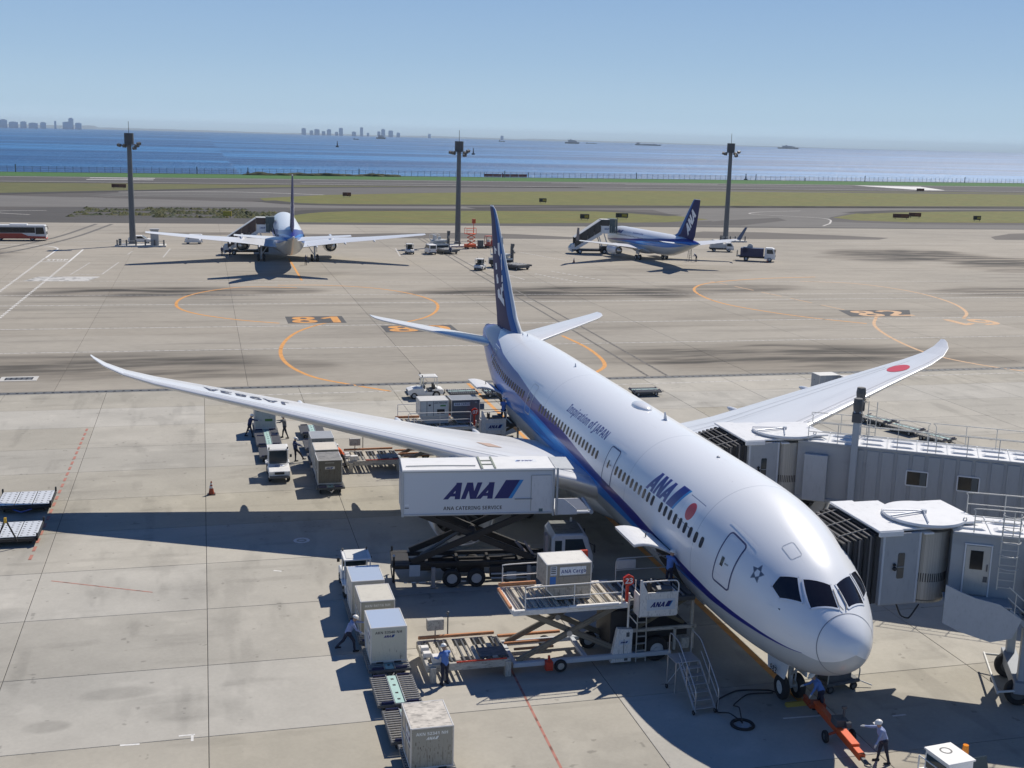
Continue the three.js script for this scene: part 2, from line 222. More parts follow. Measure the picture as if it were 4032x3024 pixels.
mark('row_seam', [stripe(-60, -124.5, 110, -124.2, .3), stripe(-60, -105.6, 95, -104.9, .3), stripe(-55, -134.8, 110, -128.6, .25), stripe(-50, -90.3, 80, -89.8, .25)], paint.faint);
mark('wheel_track', [ribbon([[18.6, -71], [19.9, -111], [21, -160], [22.3, -200], [23, -230]], .3, .006), ribbon([[20.6, -71], [21.4, -100], [22.2, -140], [23.4, -200], [24.2, -230]], .3, .006), ribbon([[-60, -186], [-55, -200], [-49, -225], [-44, -262]], .9, .006), ribbon([[-64, -186], [-58.5, -202], [-52.5, -225], [-47.5, -262]], .9, .006)], paint.track);
mark('red_line', [...[...Array(22).keys()].map(i => stripe(-32.05 - i * .018, -57 + i * 1.35, -32.07 - i * .018, -56.2 + i * 1.35, .17)), stripe(-10.65, -12, -11.1, 4, .1), stripe(-31, -24.5, -26, -22, .08)], paint.red);
// service road at the left: solid and dotted white edge lines, stop bar and word
{
  const g = [ribbon([[-90, -209], [-70, -209], [-60, -208.6], [-53, -206.6], [-50.6, -204], [-49.4, -200.5]], .34, .006), stripe(-49.4, -200.5, -49.7, -184, .34), stripe(-44.9, -199, -45.3, -177, .34), stripe(-49.7, -177.6, -45.2, -177.6, .4)];
  for (let i = 0; i < 44; i++) { g.push(stripe(-49.8 - i * .02, -183 + i * 1.5, -49.81 - i * .02, -182.2 + i * 1.5, .38)); g.push(stripe(-45.3 - i * .035, -176.4 + i * 1.5, -45.33 - i * .035, -175.6 + i * 1.5, .38)); }
  g.push(groundText('STOP', -47.4, -180.4, 3.4, 2.1, false, 0)); mark('road_marking', g, paint.white);
  mark('parking_marking', [stripe(-41.8, -176, -43.2, -158.5, .18), stripe(-37.2, -176.5, -38.6, -159, .22), stripe(-42.6, -158.8, -38.8, -158.8, .2), stripe(-29.4, -201, -30.2, -185, .25), stripe(-36, -196, -36.5, -190, .2), ...[...Array(9).keys()].map(i => stripe(35 + i * .55, -162 + i * 1.5, 35.3 + i * .55, -161.2 + i * 1.5, .4)), ...[...Array(11).keys()].map(i => stripe(31 + i * .4, -158 + i * 1.2, 31.2 + i * .4, -157.4 + i * 1.2, .5)), stripe(38, -196, 44, -176, .25), stripe(23, -175, 27, -150, .25), stripe(14.2, -203, 12.6, -187, .25)], paint.faint);
  mark('pale_patch', [sheet([[-49, -150.4], [-40, -150.4], [-38.5, -156], [-47.5, -156]], .004)], M(.50, .49, .465, .9, 0, { map: wornB }));
}
mark('small_white_tick', [stripe(-1.1, -3.6, .7, -3.5, .1), stripe(-26.6, -6.6, -25.9, -6.56, .12), stripe(-24.5, -6.9, -23.9, -6.9, .1), stripe(-24, -6.9, -24, -6.4, .1), stripe(-13.4, -1.8, -13.0, -1.8, .1), stripe(-16, -14.7, -15.8, -14.7, .3), stripe(3.4, -2.9, 4, -2.9, .1), stripe(-20, -24, -19.6, -23.8, .12)], paint.white);
mark('pit_ring', [new THREE.RingGeometry(.28, .46, 24).rotateX(-Math.PI / 2).translate(-18.2, .005, -28.5), quad(-18.2, -28.5, .3, .2)], paint.white);

// ------------------------------------------------------------------ airfield beyond the apron
const grassMap = mapTex(512, 512, (x, y) => { const n = sstep(.2, .8, fbm(x / 22, y / 9, 5)), m = fbm(x / 90 + 8, y / 20, 4); const t = sstep(.32, .68, m); return [lerp(.62, 1, n) * lerp(1.08, .84, t), lerp(.66, 1, n) * lerp(.98, 1, t), lerp(.6, 1, n) * .95]; });
const asphMap = mapTex(512, 512, (x, y) => { let v = .74 + .3 * fbm(x / 60, y / 16, 5) - .16 * sstep(.55, .8, fbm(x / 110 + 4, y / 9, 4)); return [v, v * .99, v * .97]; });
const uvB = (x, z) => [x / 90, z / 60];
structure('airfield_ground', sheet([[-900, -276], [-77.1, -277.2], [219.4, -266.5], [1500, -240], [1500, -905], [563.6, -702.5], [-128.7, -585.2], [-900, -450]], -.05, uvB), M(.095, .086, .078, .95, 0, { map: asphMap }));
const asp = (name, pts, y, c) => structure(numbered(name), sheet(pts, y, uvB), M(...c, .93, 0, { map: asphMap }));
asp('runway', [[-900, -400], [-120.6, -536.2], [510.2, -634.6], [1500, -790], [1500, -690], [442.5, -548.8], [-111, -479], [-900, -370]], -.036, [.085, .08, .076]);
asp('taxiway', [[-240, -370], [-94.9, -383.2], [-5.5, -360.6], [90, -366], [312.8, -384.7], [620, -400], [620, -352], [297.1, -364.8], [120, -342], [-6.8, -331.7], [-84.7, -322.1], [-240, -300]], -.034, [.165, .158, .148]);
asp('taxiway', [[150, -512], [221.9, -509], [282, -498], [180, -486], [103, -457], [58, -433], [20, -409], [-4.5, -382], [-60, -384], [-45.6, -425.3], [6.5, -464], [68.2, -490.5]], -.032, [.12, .115, .107]);
asp('taxiway', [[122, -342], [171, -372], [250, -377], [190, -334], [171, -311], [172, -298], [186, -291], [241, -290], [330, -268], [219, -267], [70, -267.5], [104, -283], [122.6, -296.8], [118.5, -312.3]], -.033, [.155, .148, .137]);
for (const p of [[[-7.2, -233.5], [20.8, -240.4], [36.4, -242.3], [49.2, -239.2], [61.6, -231], [57.9, -226], [43.4, -226.4], [20.3, -226.6], [2.4, -229.5]], [[86.6, -238.9], [101.6, -251.2], [117.6, -249.4], [133.3, -241.8], [144.7, -234.2], [138.7, -229], [107.3, -229], [84.6, -231.5]], [[177.5, -238.7], [191.4, -249.9], [212, -256], [230, -240], [200, -229], [172.7, -230.2]]]) asp('worn_asphalt_patch', p, .0025, [.135, .122, .108]);
asp('tyre_darkened_shoulder', [[100.7, -271.3], [125.5, -293.3], [150.9, -308.2], [147.8, -295.9], [122.2, -273.3]], -.026, [.085, .078, .072]);
asp('tyre_darkened_shoulder', [[-180, -310], [-81.8, -304.9], [-63, -321.8], [-30.8, -331.8], [1.4, -333], [2, -304.2], [-9.6, -271.5], [-77.5, -279.5], [-180, -283]], -.028, [.075, .07, .066]);
asp('tyre_darkened_shoulder', [[-9, -272], [57, -274.6], [104, -283.6], [122, -292], [110, -272], [56, -268.2], [-9, -270.5]], -.03, [.085, .078, .072]);
asp('tyre_darkened_shoulder', [[160, -292], [171, -312], [192, -336], [219, -349], [180, -318], [176, -300], [190, -290], [240, -291], [236, -284], [186, -284]], -.03, [.09, .083, .078]);
for (const l of [[[-3.7, -368], [7.1, -352], [77.8, -356.5], [186.1, -369.5], [318.4, -390], [760, -438]], [[-9, -290], [11, -319.5], [70.7, -332], [101, -333.5], [119, -313.5]], [[-95, -384], [-45.6, -423], [6.5, -462], [68, -488.5], [150, -510]], [[-111, -477], [150, -511], [442, -547]], [[193, -336], [219.5, -349.5], [296, -365.5], [520, -394]], [[60, -341], [190, -367], [300, -379]]]) mark('dark_shoulder', ribbon(l, 9, -.014), M(.05, .045, .04, .95, 0, { map: asphMap }));
const grassM = { yellow: M(.165, .155, .034, .95, 0, { map: grassMap }), green: M(.05, .15, .022, .95, 0, { map: grassMap }), olive: M(.135, .128, .04, .95, 0, { map: grassMap }) };
const uvG = (x, z) => [x / 46, z / 30];
const turf = (pts, m, y = -.02) => structure(numbered('grass_strip'), sheet(pts, y, uvG), grassM[m]);
turf([[-900, -455], [-128.7, -584.7], [563.6, -702.1], [1500, -900], [1500, -790], [510.2, -634.6], [-120.6, -536.2], [-900, -400]], 'green');
turf([[-700, -392], [-110.3, -474.9], [149.7, -512.2], [68.2, -490.5], [6.5, -464], [-45.6, -425.3], [-95.4, -385.9], [-240, -372]], 'olive');
turf([[-4.5, -382.6], [20, -409.9], [58.4, -433.8], [103.1, -457.5], [175, -486.5], [412.8, -511.3], [900, -560], [760, -440], [318.4, -391.8], [186.1, -371], [77.8, -357.8], [7.1, -353.1], [-3.7, -368.9]], 'yellow');
turf([[221.9, -509.4], [429.6, -532.6], [900, -590], [900, -575], [422.2, -523.2], [281.2, -508.2]], 'olive', -.018);
turf([[-8.8, -288.1], [11, -317.5], [70.7, -330.1], [100.8, -331.5], [118.5, -312.3], [122.6, -296.8], [104.2, -283.6], [56.6, -274.4], [-.3, -272.5]], 'yellow');
turf([[171.6, -310.8], [193.1, -333.7], [219.5, -347.4], [295.8, -363.2], [520, -392], [470, -310], [241.3, -294.2], [186.7, -292.4], [172.9, -298.7]], 'yellow');
{ // dead tufts on the dark shoulder, bent rows of clumps (too many to count)
  const r = rng(9), g = new THREE.ConeGeometry(1, 1, 5, 1).translate(0, .4, 0), n = 900, m = new THREE.InstancedMesh(g, M(.052, .062, .026, 1), n), o = new THREE.Object3D(), cc = new THREE.Color();
  for (let i = 0; i < n; i++) { const row = Math.floor(r() * 6), x = lerp(-56, -2, r()), keep = vn(x * .12 + row * 9, row * 3.3); o.position.set(x, -.03, -286 - row * 6.4 - r() * 1.6); const s = keep > .45 ? 1 : .15; o.scale.set((.5 + r() * 1.4) * s, (.25 + r() * .55) * s, (.4 + r() * .5) * s); o.rotation.y = r() * 6; o.updateMatrix(); m.setMatrixAt(i, o.matrix); const k = r(); m.setColorAt(i, cc.setRGB(lerp(.6, 1.5, k), lerp(.7, 1.2, k), .8)); }
  m.name = 'grass_tufts'; m.userData = { kind: 'stuff', label: 'dark tufts of weeds growing in rows on the blackened shoulder', category: 'grass' }; shade(m); scene.add(m);
}
mark('runway_marking', [...[0, 1].map(i => sheet([[-71.5, -530 + i * 17], [-44, -536 + i * 17], [-44, -540 + i * 17], [-71.5, -534 + i * 17]], -.03)), stripe(-118, -530, 505, -628, 1.2, -.03), stripe(-112, -484, 445, -553, 1.2, -.03), sheet([[346, -600], [388, -598], [372, -549], [356, -547]], -.03), stripe(150, -560, 250, -578, 1, -.03), stripe(20, -520, 95, -532, 1, -.03), stripe(190, -560, 330, -575, .9, -.03)], paint.white);
mark('taxiway_marking', [ribbon([[-52, -412], [-30, -420], [-8, -423], [20, -411]], 1.6, -.022), ribbon([[178, -345], [158, -336], [150, -325], [166, -308], [158, -288], [148, -274]], .6, -.022), ribbon([[212, -340], [190, -326], [183, -316], [192, -306]], .6, -.022), ribbon([[-66, -292], [-76, -300], [-74, -306], [-64, -309]], .7, -.022), ribbon([[-60, -372], [-40, -395], [-20, -402], [0, -402]], .3, -.022)], paint.faint);
// sea
const seaBump = mapTex(1024, 1024, (x, y) => { const a = fbm(x / 26, y / 9, 5), b = fbm(x / 7 + 9, y / 4, 3); const v = .65 * a + .35 * b; return [v, v, v]; }, false);
const seaCol = mapTex(1024, 1024, (x, y) => { const n = fbm(x / 130 + 2, y / 34, 5), m = fbm(x / 330 + 9, y / 120 + 6, 4); const t = clamp(.42 + 2.0 * (n - .5) + 2.2 * (m - .5), 0, 1); return [lerp(.22, 1.0, t), lerp(.36, 1.0, t), lerp(.46, 1, t)]; });
{
  const P = [], U = [], I = []; const zs = [-560, -700, -900, -1300, -2000, -3200, -5000, -8000, -11200]; zs.forEach((z, i) => { const e = Math.max(1500, -z * 1.6); for (const x of [-e, e]) { P.push(x, -5, z); U.push(x / 2600, z / 1500); } if (i) { const k = i * 2; I.push(k - 2, k - 1, k, k - 1, k + 1, k); } });
  const g = new THREE.BufferGeometry(); g.setAttribute('position', new THREE.Float32BufferAttribute(P, 3)); g.setAttribute('uv', new THREE.Float32BufferAttribute(U, 2)); g.setIndex(I); g.computeVertexNormals();
  const bt = seaBump.clone(); bt.repeat.set(9, 7); bt.needsUpdate = true;
  structure('sea', g, new THREE.MeshStandardMaterial({ color: C(.04, .205, .45), map: seaCol, roughness: .42, bumpMap: bt, bumpScale: 3.2 }));
}
{
  const a = [-900, -452], b = [-128.7, -585.5], c = [563.6, -702.8], d = [1500, -905], w = []; for (const [p, q] of [[a, b], [b, c], [c, d]]) w.push(beam([p[0], -2.6, p[1]], [q[0], -2.6, q[1]], 1.6, 5.4));
  solo('seawall', 'low dark concrete seawall along the edge of the water', 'wall', w, M(.09, .092, .09, .9));
  const f = thing('perimeter_fence', 'thin dark perimeter fence of posts and wires along the seawall', 'fence'); const steel = M(.16, .18, .2, .6);
  const A = V(-128, 0, -583.5), B = V(563, 0, -700.5), pg = cyl(.09, .09, 3, 0, 1.5, 0, 'y', 5); for (let i = 0; i < 190; i++) { const m = part(f, 'post', pg, steel); m.position.lerpVectors(A, B, i / 189); if (i % 23 === 5) m.scale.set(3, 1.25, 3); }
  for (const y of [.9, 1.9, 2.75]) part(f, 'wire', bar([A.x, y, A.z], [B.x, y, B.z], .045, 4), steel);
}
// ------------------------------------------------------------------ airliners
function pchip(T) { // monotone cubic through [[x, y], ...]
  const n = T.length, h = [], d = [], m = new Array(n).fill(0); for (let i = 0; i < n - 1; i++) { h[i] = T[i + 1][0] - T[i][0]; d[i] = (T[i + 1][1] - T[i][1]) / h[i]; }
  m[0] = d[0]; m[n - 1] = d[n - 2]; for (let i = 1; i < n - 1; i++) m[i] = d[i - 1] * d[i] > 0 ? 3 * (h[i - 1] + h[i]) / ((2 * h[i] + h[i - 1]) / d[i - 1] + (h[i] + 2 * h[i - 1]) / d[i]) : 0;
  return x => { let i = 0; while (i < n - 2 && x > T[i + 1][0]) i++; const t = clamp((x - T[i][0]) / h[i], 0, 1), a = t * t, b = a * t; return (2 * b - 3 * a + 1) * T[i][1] + (b - 2 * a + t) * h[i] * m[i] + (-2 * b + 3 * a) * T[i + 1][1] + (b - a) * h[i] * m[i + 1]; };
}
const BT = [[.5, 4], [.66, 4.5], [1.05, 4.97], [1.65, 5.4], [2.5, 5.96], [3.5, 6.55], [5, 7.17], [7, 7.7], [9, 7.98], [11.5, 8.08], [43, 8.08], [50, 8], [55, 7.72], [59, 7.3], [61, 6.98]];
const BB = [[.5, 4], [.66, 3.5], [1.05, 3.05], [1.65, 2.66], [2.5, 2.3], [4, 1.97], [6, 1.79], [8, 1.72], [41, 1.72], [45, 2.05], [50, 3.15], [55, 4.65], [59, 6], [61, 6.6]];
const BW = [[.5, 0], [.66, .5], [1.05, .95], [1.65, 1.38], [2.5, 1.85], [4, 2.38], [6, 2.8], [8, 3], [10, 3.06], [42, 3.06], [46, 2.88], [50, 2.42], [54, 1.84], [58, 1.12], [60, .62], [61, .2]];
function hullTables(L, w, top, bot) { const k = w / 3.06, sx = s => s < 11.6 ? s * k : s > 40 ? L - (61 - s) * k * 1.02 : s * L / 61, f = (T, y) => T.map(([s, v]) => [sx(s), y(v)]); const ry = v => bot + (v - 1.72) / 6.36 * (top - bot); return { T: f(BT, ry), B: f(BB, ry), W: f(BW, v => v * k), L }; }
function hull({ T, B, W, L }) {
  const ft = pchip(T), fb = pchip(B), fw = pchip(W), s0 = T[0][0];
  const at = (s, th) => { const a = ft(s), b = fb(s); return V(fw(s) * -Math.sin(R(th)), (a + b) / 2 + (a - b) / 2 * Math.cos(R(th)), -s); };
  const pt = (s, th, off = 0) => { const p = at(s, th); if (off) { const e = .02, n = at(s + e, th).sub(at(s - e, th)).cross(at(s, th + .5).sub(at(s, th - .5))).normalize(); const c = V(0, (ft(s) + fb(s)) / 2, -s); if (n.dot(p.clone().sub(c)) < 0) n.negate(); p.addScaledVector(n, off); } return p; };
  const nrm = (s, th) => pt(s, th, 1).sub(pt(s, th, 0)).normalize();
  const geo = (na = 84) => { const st = []; for (let i = 0; i <= 46; i++) st.push(s0 + .001 + (i / 46) ** 2 * 10); for (let s = 11.5; s < L - 22; s += 1.6) st.push(s); for (let i = 0; i <= 30; i++) st.push(lerp(L - 21.5, L - .001, i / 30)); const P = [], U = [], I = []; st.forEach((s, i) => { for (let k = 0; k <= na; k++) { const th = -180 + 360 * k / na, p = at(s, th); P.push(p.x, p.y, p.z); U.push(s / L, .5 + th / 360); if (i && k) { const a = (i - 1) * (na + 1) + k - 1, b = a + na + 1; I.push(a, a + 1, b, a + 1, b + 1, b); } } }); const g = new THREE.BufferGeometry(); g.setAttribute('position', new THREE.Float32BufferAttribute(P, 3)); g.setAttribute('uv', new THREE.Float32BufferAttribute(U, 2)); g.setIndex(I); g.computeVertexNormals(); const n = g.attributes.normal; for (let i = 0; i < st.length; i++) { const a = i * (na + 1), b = a + na; const v = V(n.getX(a) + n.getX(b), n.getY(a) + n.getY(b), n.getZ(a) + n.getZ(b)).normalize(); n.setXYZ(a, v.x, v.y, v.z); n.setXYZ(b, v.x, v.y, v.z); } const p0 = g.attributes.position, v0 = V(p0.getX(900), p0.getY(900), 0).sub(V(0, 4.9, 0)), n0 = V(n.getX(900), n.getY(900), 0); if (v0.dot(n0) < 0) { const ix = g.index.array; for (let i = 0; i < ix.length; i += 3) { const t = ix[i]; ix[i] = ix[i + 1]; ix[i + 1] = t; } for (let i = 0; i < n.count; i++) n.setXYZ(i, -n.getX(i), -n.getY(i), -n.getZ(i)); } return g; };
  const patch = (cs, nu, nv, off, uv) => { const P = [], U = [], I = []; for (let j = 0; j <= nv; j++) for (let i = 0; i <= nu; i++) { const u = i / nu, v = j / nv, s = lerp(lerp(cs[0][0], cs[1][0], u), lerp(cs[3][0], cs[2][0], u), v), t = lerp(lerp(cs[0][1], cs[1][1], u), lerp(cs[3][1], cs[2][1], u), v), p = pt(s, t, off); P.push(p.x, p.y, p.z); uv ? U.push(s / L, .5 + t / 360) : U.push(u, v); if (i && j) { const a = (j - 1) * (nu + 1) + i - 1, b = a + nu + 1; I.push(a, a + 1, b, a + 1, b + 1, b); } } const g = new THREE.BufferGeometry(); g.setAttribute('position', new THREE.Float32BufferAttribute(P, 3)); g.setAttribute('uv', new THREE.Float32BufferAttribute(U, 2)); g.setIndex(I); g.computeVertexNormals(); return g; };
  const line = (pts, w, off) => { const P = [], I = []; const q = pts.map(p => pt(p[0], p[1], off)), n = pts.map(p => nrm(p[0], p[1])); q.forEach((p, i) => { const t = q[Math.min(q.length - 1, i + 1)].clone().sub(q[Math.max(0, i - 1)]).cross(n[i]).normalize().multiplyScalar(w / 2); P.push(p.x - t.x, p.y - t.y, p.z - t.z, p.x + t.x, p.y + t.y, p.z + t.z); if (i) { const k = i * 2; I.push(k - 2, k - 1, k, k - 1, k + 1, k); } }); const g = new THREE.BufferGeometry(); g.setAttribute('position', new THREE.Float32BufferAttribute(P, 3)); g.setIndex(I); g.computeVertexNormals(); return g; };
  return { at, pt, nrm, geo, patch, line, ft, fb, fw, L };
}
const blueDark = '#191a80', blueMid = '#1b78cc';
const upperB = [[1.9, 107], [4.2, 105.3], [6.8, 104.7], [10, 101], [14.2, 96], [16.3, 92.4], [19, 89.8], [22.3, 86.8], [26, 80.5], [30.8, 72], [34, 67.5], [37, 63.5], [41.2, 55], [47.2, 49.6], [51.3, 41], [53.6, 22], [54.6, 0]], midB = [[8, 110.5], [12, 108], [16.4, 103.6], [20.5, 97.5], [24.1, 93.2], [28.9, 87], [35, 81], [42, 74], [50, 66], [56, 60], [61, 57]], lowB = [[1.9, 107.6], [4.3, 109.4], [7.1, 111.6], [12, 112.4], [16, 110.5], [20, 108.4], [25, 108.2], [30, 106], [37.7, 101], [42, 100], [47, 103], [52, 108], [56, 112], [61, 116]];
const livery = canvasTex(2048, 1024, (c, W, H) => {
  const X = s => s / 61 * W, Y = (t, sd) => (.5 - sd * t / 360) * H; c.fillStyle = '#e9ecef'; c.fillRect(0, 0, W, H);
  for (const sd of [1, -1]) {
    const fill = (top, bot, col) => { c.fillStyle = col; c.beginPath(); top.forEach((p, i) => i ? c.lineTo(X(p[0]), Y(p[1], sd)) : c.moveTo(X(p[0]), Y(p[1], sd))); for (let i = bot.length - 1; i >= 0; i--) c.lineTo(X(bot[i][0]), Y(bot[i][1], sd)); c.closePath(); c.fill(); };
    fill([[0, 122], [1.2, 118], [1.9, 107.6], ...lowB.slice(1)], [[0, 181], [61, 181]], '#bcc1c4');
    fill(upperB.concat([[61, 0]]), lowB, blueDark); fill(midB, lowB.slice(3), blueMid);
    fill([[26, 95], [30, 88], [36, 84], [36, 88], [30, 97]], [[26, 103], [30, 104], [36, 100]], '#339fe8');
    c.save(); c.translate(X(sd > 0 ? 15.55 : 11.4), Y(66, sd)); if (sd > 0) c.rotate(Math.PI); c.scale(W / 61, H / 19.1); emblem(c, 0, 0, 1.02, '#1b1b7c', '#1f86c9', .93); c.restore();
    c.save(); c.translate(X(sd > 0 ? 29.75 : 22.6), Y(55, sd)); if (sd > 0) c.rotate(Math.PI); c.scale(W / 6100, H / 1910); c.transform(1, 0, -.12, 1, 0, 0); c.fillStyle = '#20226e'; c.font = 'bold 74px sans-serif'; const tw = c.measureText('Inspiration of JAPAN').width; c.scale(715 / tw, 1); c.fillText('Inspiration of JAPAN', 0, 0); c.restore();
    c.save(); c.translate(X(10.5), Y(58, sd)); c.scale(W / 61, H / 19.1); c.fillStyle = '#f2f3f4'; c.fillRect(-.78, -.58, 1.56, 1.16); c.fillStyle = '#d0242c'; c.beginPath(); c.arc(0, 0, .4, 0, 7); c.fill(); c.fillStyle = '#4a5876'; c.fillRect(-.8, -.6, 1.6, .025); c.fillRect(-.8, .58, 1.6, .025); c.restore();
    c.save(); c.translate(X(4.64), Y(58, sd)); if (sd > 0) c.rotate(Math.PI); c.scale(W / 61, H / 14.6); c.scale(.85, .85); c.fillStyle = '#5c6472'; for (let k = 0; k < 5; k++) { c.save(); c.rotate(k * Math.PI * 2 / 5); c.beginPath(); c.moveTo(-.03, -.42); c.lineTo(.14, -.16); c.lineTo(-.14, -.13); c.closePath(); c.fill(); c.restore(); } c.restore();
    c.fillStyle = 'rgba(70,80,95,.35)'; for (const s of [9.2, 17.8, 33.4, 46.2, 53]) c.fillRect(X(s), Math.min(Y(0, sd), Y(180, sd)), 1, H / 2);
  }
  // fine staining of the paint
  const r = rng(3); for (let i = 0; i < 700; i++) { c.fillStyle = `rgba(90,90,85,${.02 + r() * .035})`; const x = r() * W, y = r() * H; c.fillRect(x, y, 2 + r() * 30, 1 + r() * 2); }
});
const paintWhite = M(.78, .79, .80, .28, 0, { cc: .6 }), wingGrey = M(.76, .775, .79, .33, 0, { map: soil, cc: .25 });
const finTex = canvasTex(256, 256, (c, W, H) => { c.fillStyle = '#121350'; c.fillRect(0, 0, W, H); c.fillStyle = '#245c9c'; c.fillRect(0, 0, W * .23, H); c.fillStyle = '#c9ced2'; c.fillRect(0, 0, W * .045, H); c.fillStyle = '#e0e3e6'; c.fillRect(0, 0, W, H * .012); const r = rng(8); for (let i = 0; i < 260; i++) { c.fillStyle = `rgba(150,140,150,${r() * .05})`; c.fillRect(r() * W, r() * H, 30 * r(), 2); } });
const AF = []; for (let i = 0; i <= 13; i++) AF.push(.5 - .5 * Math.cos(Math.PI * i / 13));
const yt = x => 5 * (.2969 * Math.sqrt(x) - .126 * x - .3516 * x * x + .2843 * x ** 3 - .1036 * x ** 4);
function secAt(S, w) { let i = 0; while (i < S.length - 2 && w > S[i + 1].w) i++; const a = S[i], b = S[i + 1], t = clamp((w - a.w) / (b.w - a.w), 0, 1), o = { w }; for (const k of ['s', 'c', 'h', 'e', 't']) o[k] = lerp(a[k], b[k], t); return o; }
const foil = (q, x, up) => [q.s + x * q.c, lerp(q.h, q.e, x) + up * yt(x) * q.t * q.c * (up > 0 ? .62 : 1.3)];
function loftWing(S, side, n = 26, x0 = 0, x1 = 1, vertical = false) {
  const ws = []; for (let i = 0; i <= n; i++) ws.push(lerp(S[0].w, S[S.length - 1].w, i / n)); for (const q of S) ws.push(q.w); ws.sort((a, b) => a - b); const W = ws.filter((w, i) => !i || w - ws[i - 1] > .02);
  const xs = AF.map(x => x0 + (x1 - x0) * x), ringX = [...xs.map(x => [x, 1]).reverse(), ...xs.slice(1).map(x => [x, -1])], m = ringX.length, P = [], U = [], I = [];
  W.forEach((w, j) => { const q = secAt(S, w); ringX.forEach(([x, up], i) => { const [s, y] = foil(q, x, up); vertical ? P.push(y, w, -s) : P.push(side * w, y, -s); U.push(x, (w - W[0]) / (W[W.length - 1] - W[0])); if (i && j) { const a = (j - 1) * m + i - 1, b = a + m; side > 0 || vertical ? I.push(a, b, a + 1, a + 1, b, b + 1) : I.push(a, a + 1, b, a + 1, b + 1, b); } }); });
  const e = (W.length - 1) * m; for (let i = 1; i < m / 2; i++) I.push(e + i - 1, e + i, e + m - 1 - i);
  const g = new THREE.BufferGeometry(); g.setAttribute('position', new THREE.Float32BufferAttribute(P, 3)); g.setAttribute('uv', new THREE.Float32BufferAttribute(U, 2)); g.setIndex(I); g.computeVertexNormals(); return g;
}
function onWing(S, side, shapeGeo, w0, x0, up) { const p = shapeGeo.attributes.position; for (let i = 0; i < p.count; i++) { const w = w0 + p.getX(i), q = secAt(S, w), x = clamp(x0 - p.getY(i) / q.c, 0, 1), [s, y] = foil(q, x, 1); p.setXYZ(i, side * w, y + up, -s); } shapeGeo.computeVertexNormals(); return shapeGeo; }
function lathe(pts, n = 36) { return new THREE.LatheGeometry(pts.map(p => new THREE.Vector2(Math.max(p[0], .001), p[1])), n).rotateX(Math.PI / 2); }   // profile [radius, forward]
function engine(parent, x, y, z, r, len, mats2) {
  const e = part(parent, 'engine', lathe([[r * .82, -.18 * len], [r * .87, -.08 * len], [r * .9, .0], [r * .97, -.02 * len], [r, -.14 * len], [r, -.42 * len], [r * .9, -.7 * len], [r * .74, -.93 * len], [r * .7, -.94 * len], [r * .68, -.7 * len]], 40), mats2.nacelle); e.position.set(x, y, z);
  part(e, 'inlet_lip', new THREE.TorusGeometry(r * .905, r * .055, 10, 44).scale(1, 1, 1.5).translate(0, 0, -.02), K.alu);
  part(e, 'fan_hub', new THREE.ConeGeometry(r * .24, r * .5, 20).rotateX(Math.PI / 2).translate(0, 0, -.14 * len), K.dgrey);
  part(e, 'fan_backing', new THREE.CircleGeometry(r * .84, 32).translate(0, 0, -.24 * len), K.black);
  const bl = []; for (let i = 0; i < 18; i++) bl.push(box(r * .1, r * .64, .02, 0, r * .52, 0, 0, .7, 0).rotateZ(i * Math.PI / 9)); part(e, 'fan_blades', bl.map(b => b.translate(0, 0, -.19 * len)), K.dgrey);
  part(e, 'exhaust_cone', lathe([[r * .62, -.66 * len], [r * .55, -.9 * len], [r * .46, -1.06 * len], [r * .3, -1.1 * len], [.02, -1.28 * len]], 28), K.steel);
  part(parent, 'pylon', poly([[.04 * len, r * .72], [-.16 * len, r * 1.16], [-.5 * len, r * 1.34], [-1.2 * len, r * 1.15], [-1.3 * len, r * .85], [-.7 * len, r * .7]].map(([a, b]) => [a, b]), r * .26, .03).rotateY(-Math.PI / 2).translate(x, y, z), mats2.pylon || paintWhite); return e;
}
const tyreGeo = (r, w) => lathe([[r * .55, -w / 2], [r * .86, -w / 2], [r * .97, -w * .36], [r, -w * .15], [r, w * .15], [r * .97, w * .36], [r * .86, w / 2], [r * .55, w / 2]], 28).rotateY(Math.PI / 2), rimGeo = (r, w) => [cyl(r * .56, r * .56, w * .7, 0, 0, 0, 'x', 20), cyl(r * .2, r * .2, w * 1.02, 0, 0, 0, 'x', 12)];
function wheelZ(...a) { const t = wheel(...a); t.rotation.y = Math.PI / 2; return t; }
function wheel(parent, r, w, x, y, z, rim = K.lgrey) { const t = part(parent, 'wheel', tyreGeo(r, w), K.rubber); t.position.set(x, y, z); part(t, 'rim', rimGeo(r, w), rim); return t; }
const fontShape = (str, h) => { const g = new THREE.ShapeGeometry(textShapes(str, h), 5); return g; };
function emblemGeo(h) { const s = .33, T = ([x, y]) => new THREE.Vector2((x + y * s) * h, y * h), G = []; const P = (...p) => G.push(new THREE.ShapeGeometry(new THREE.Shape(p.map(T)))); const A = o => { P([o, 0], [o + .27, 0], [o + .62, .8], [o + .62, 1], [o + .44, 1]); P([o + .38, 1], [o + .68, 1], [o + .9, 0], [o + .62, 0]); P([o + .2, .17], [o + .75, .17], [o + .75, .36], [o + .3, .36]); return G.splice(0); }; const a = merge(A(0)); P([.95, 0], [1.2, 0], [1.2, 1], [.95, 1]); P([.97, 1], [1.26, 1], [1.72, 0], [1.44, 0]); P([1.5, 0], [1.76, 0], [1.76, 1], [1.5, 1]); const n = merge(G.splice(0)); return [a, n, merge(A(1.74))]; }
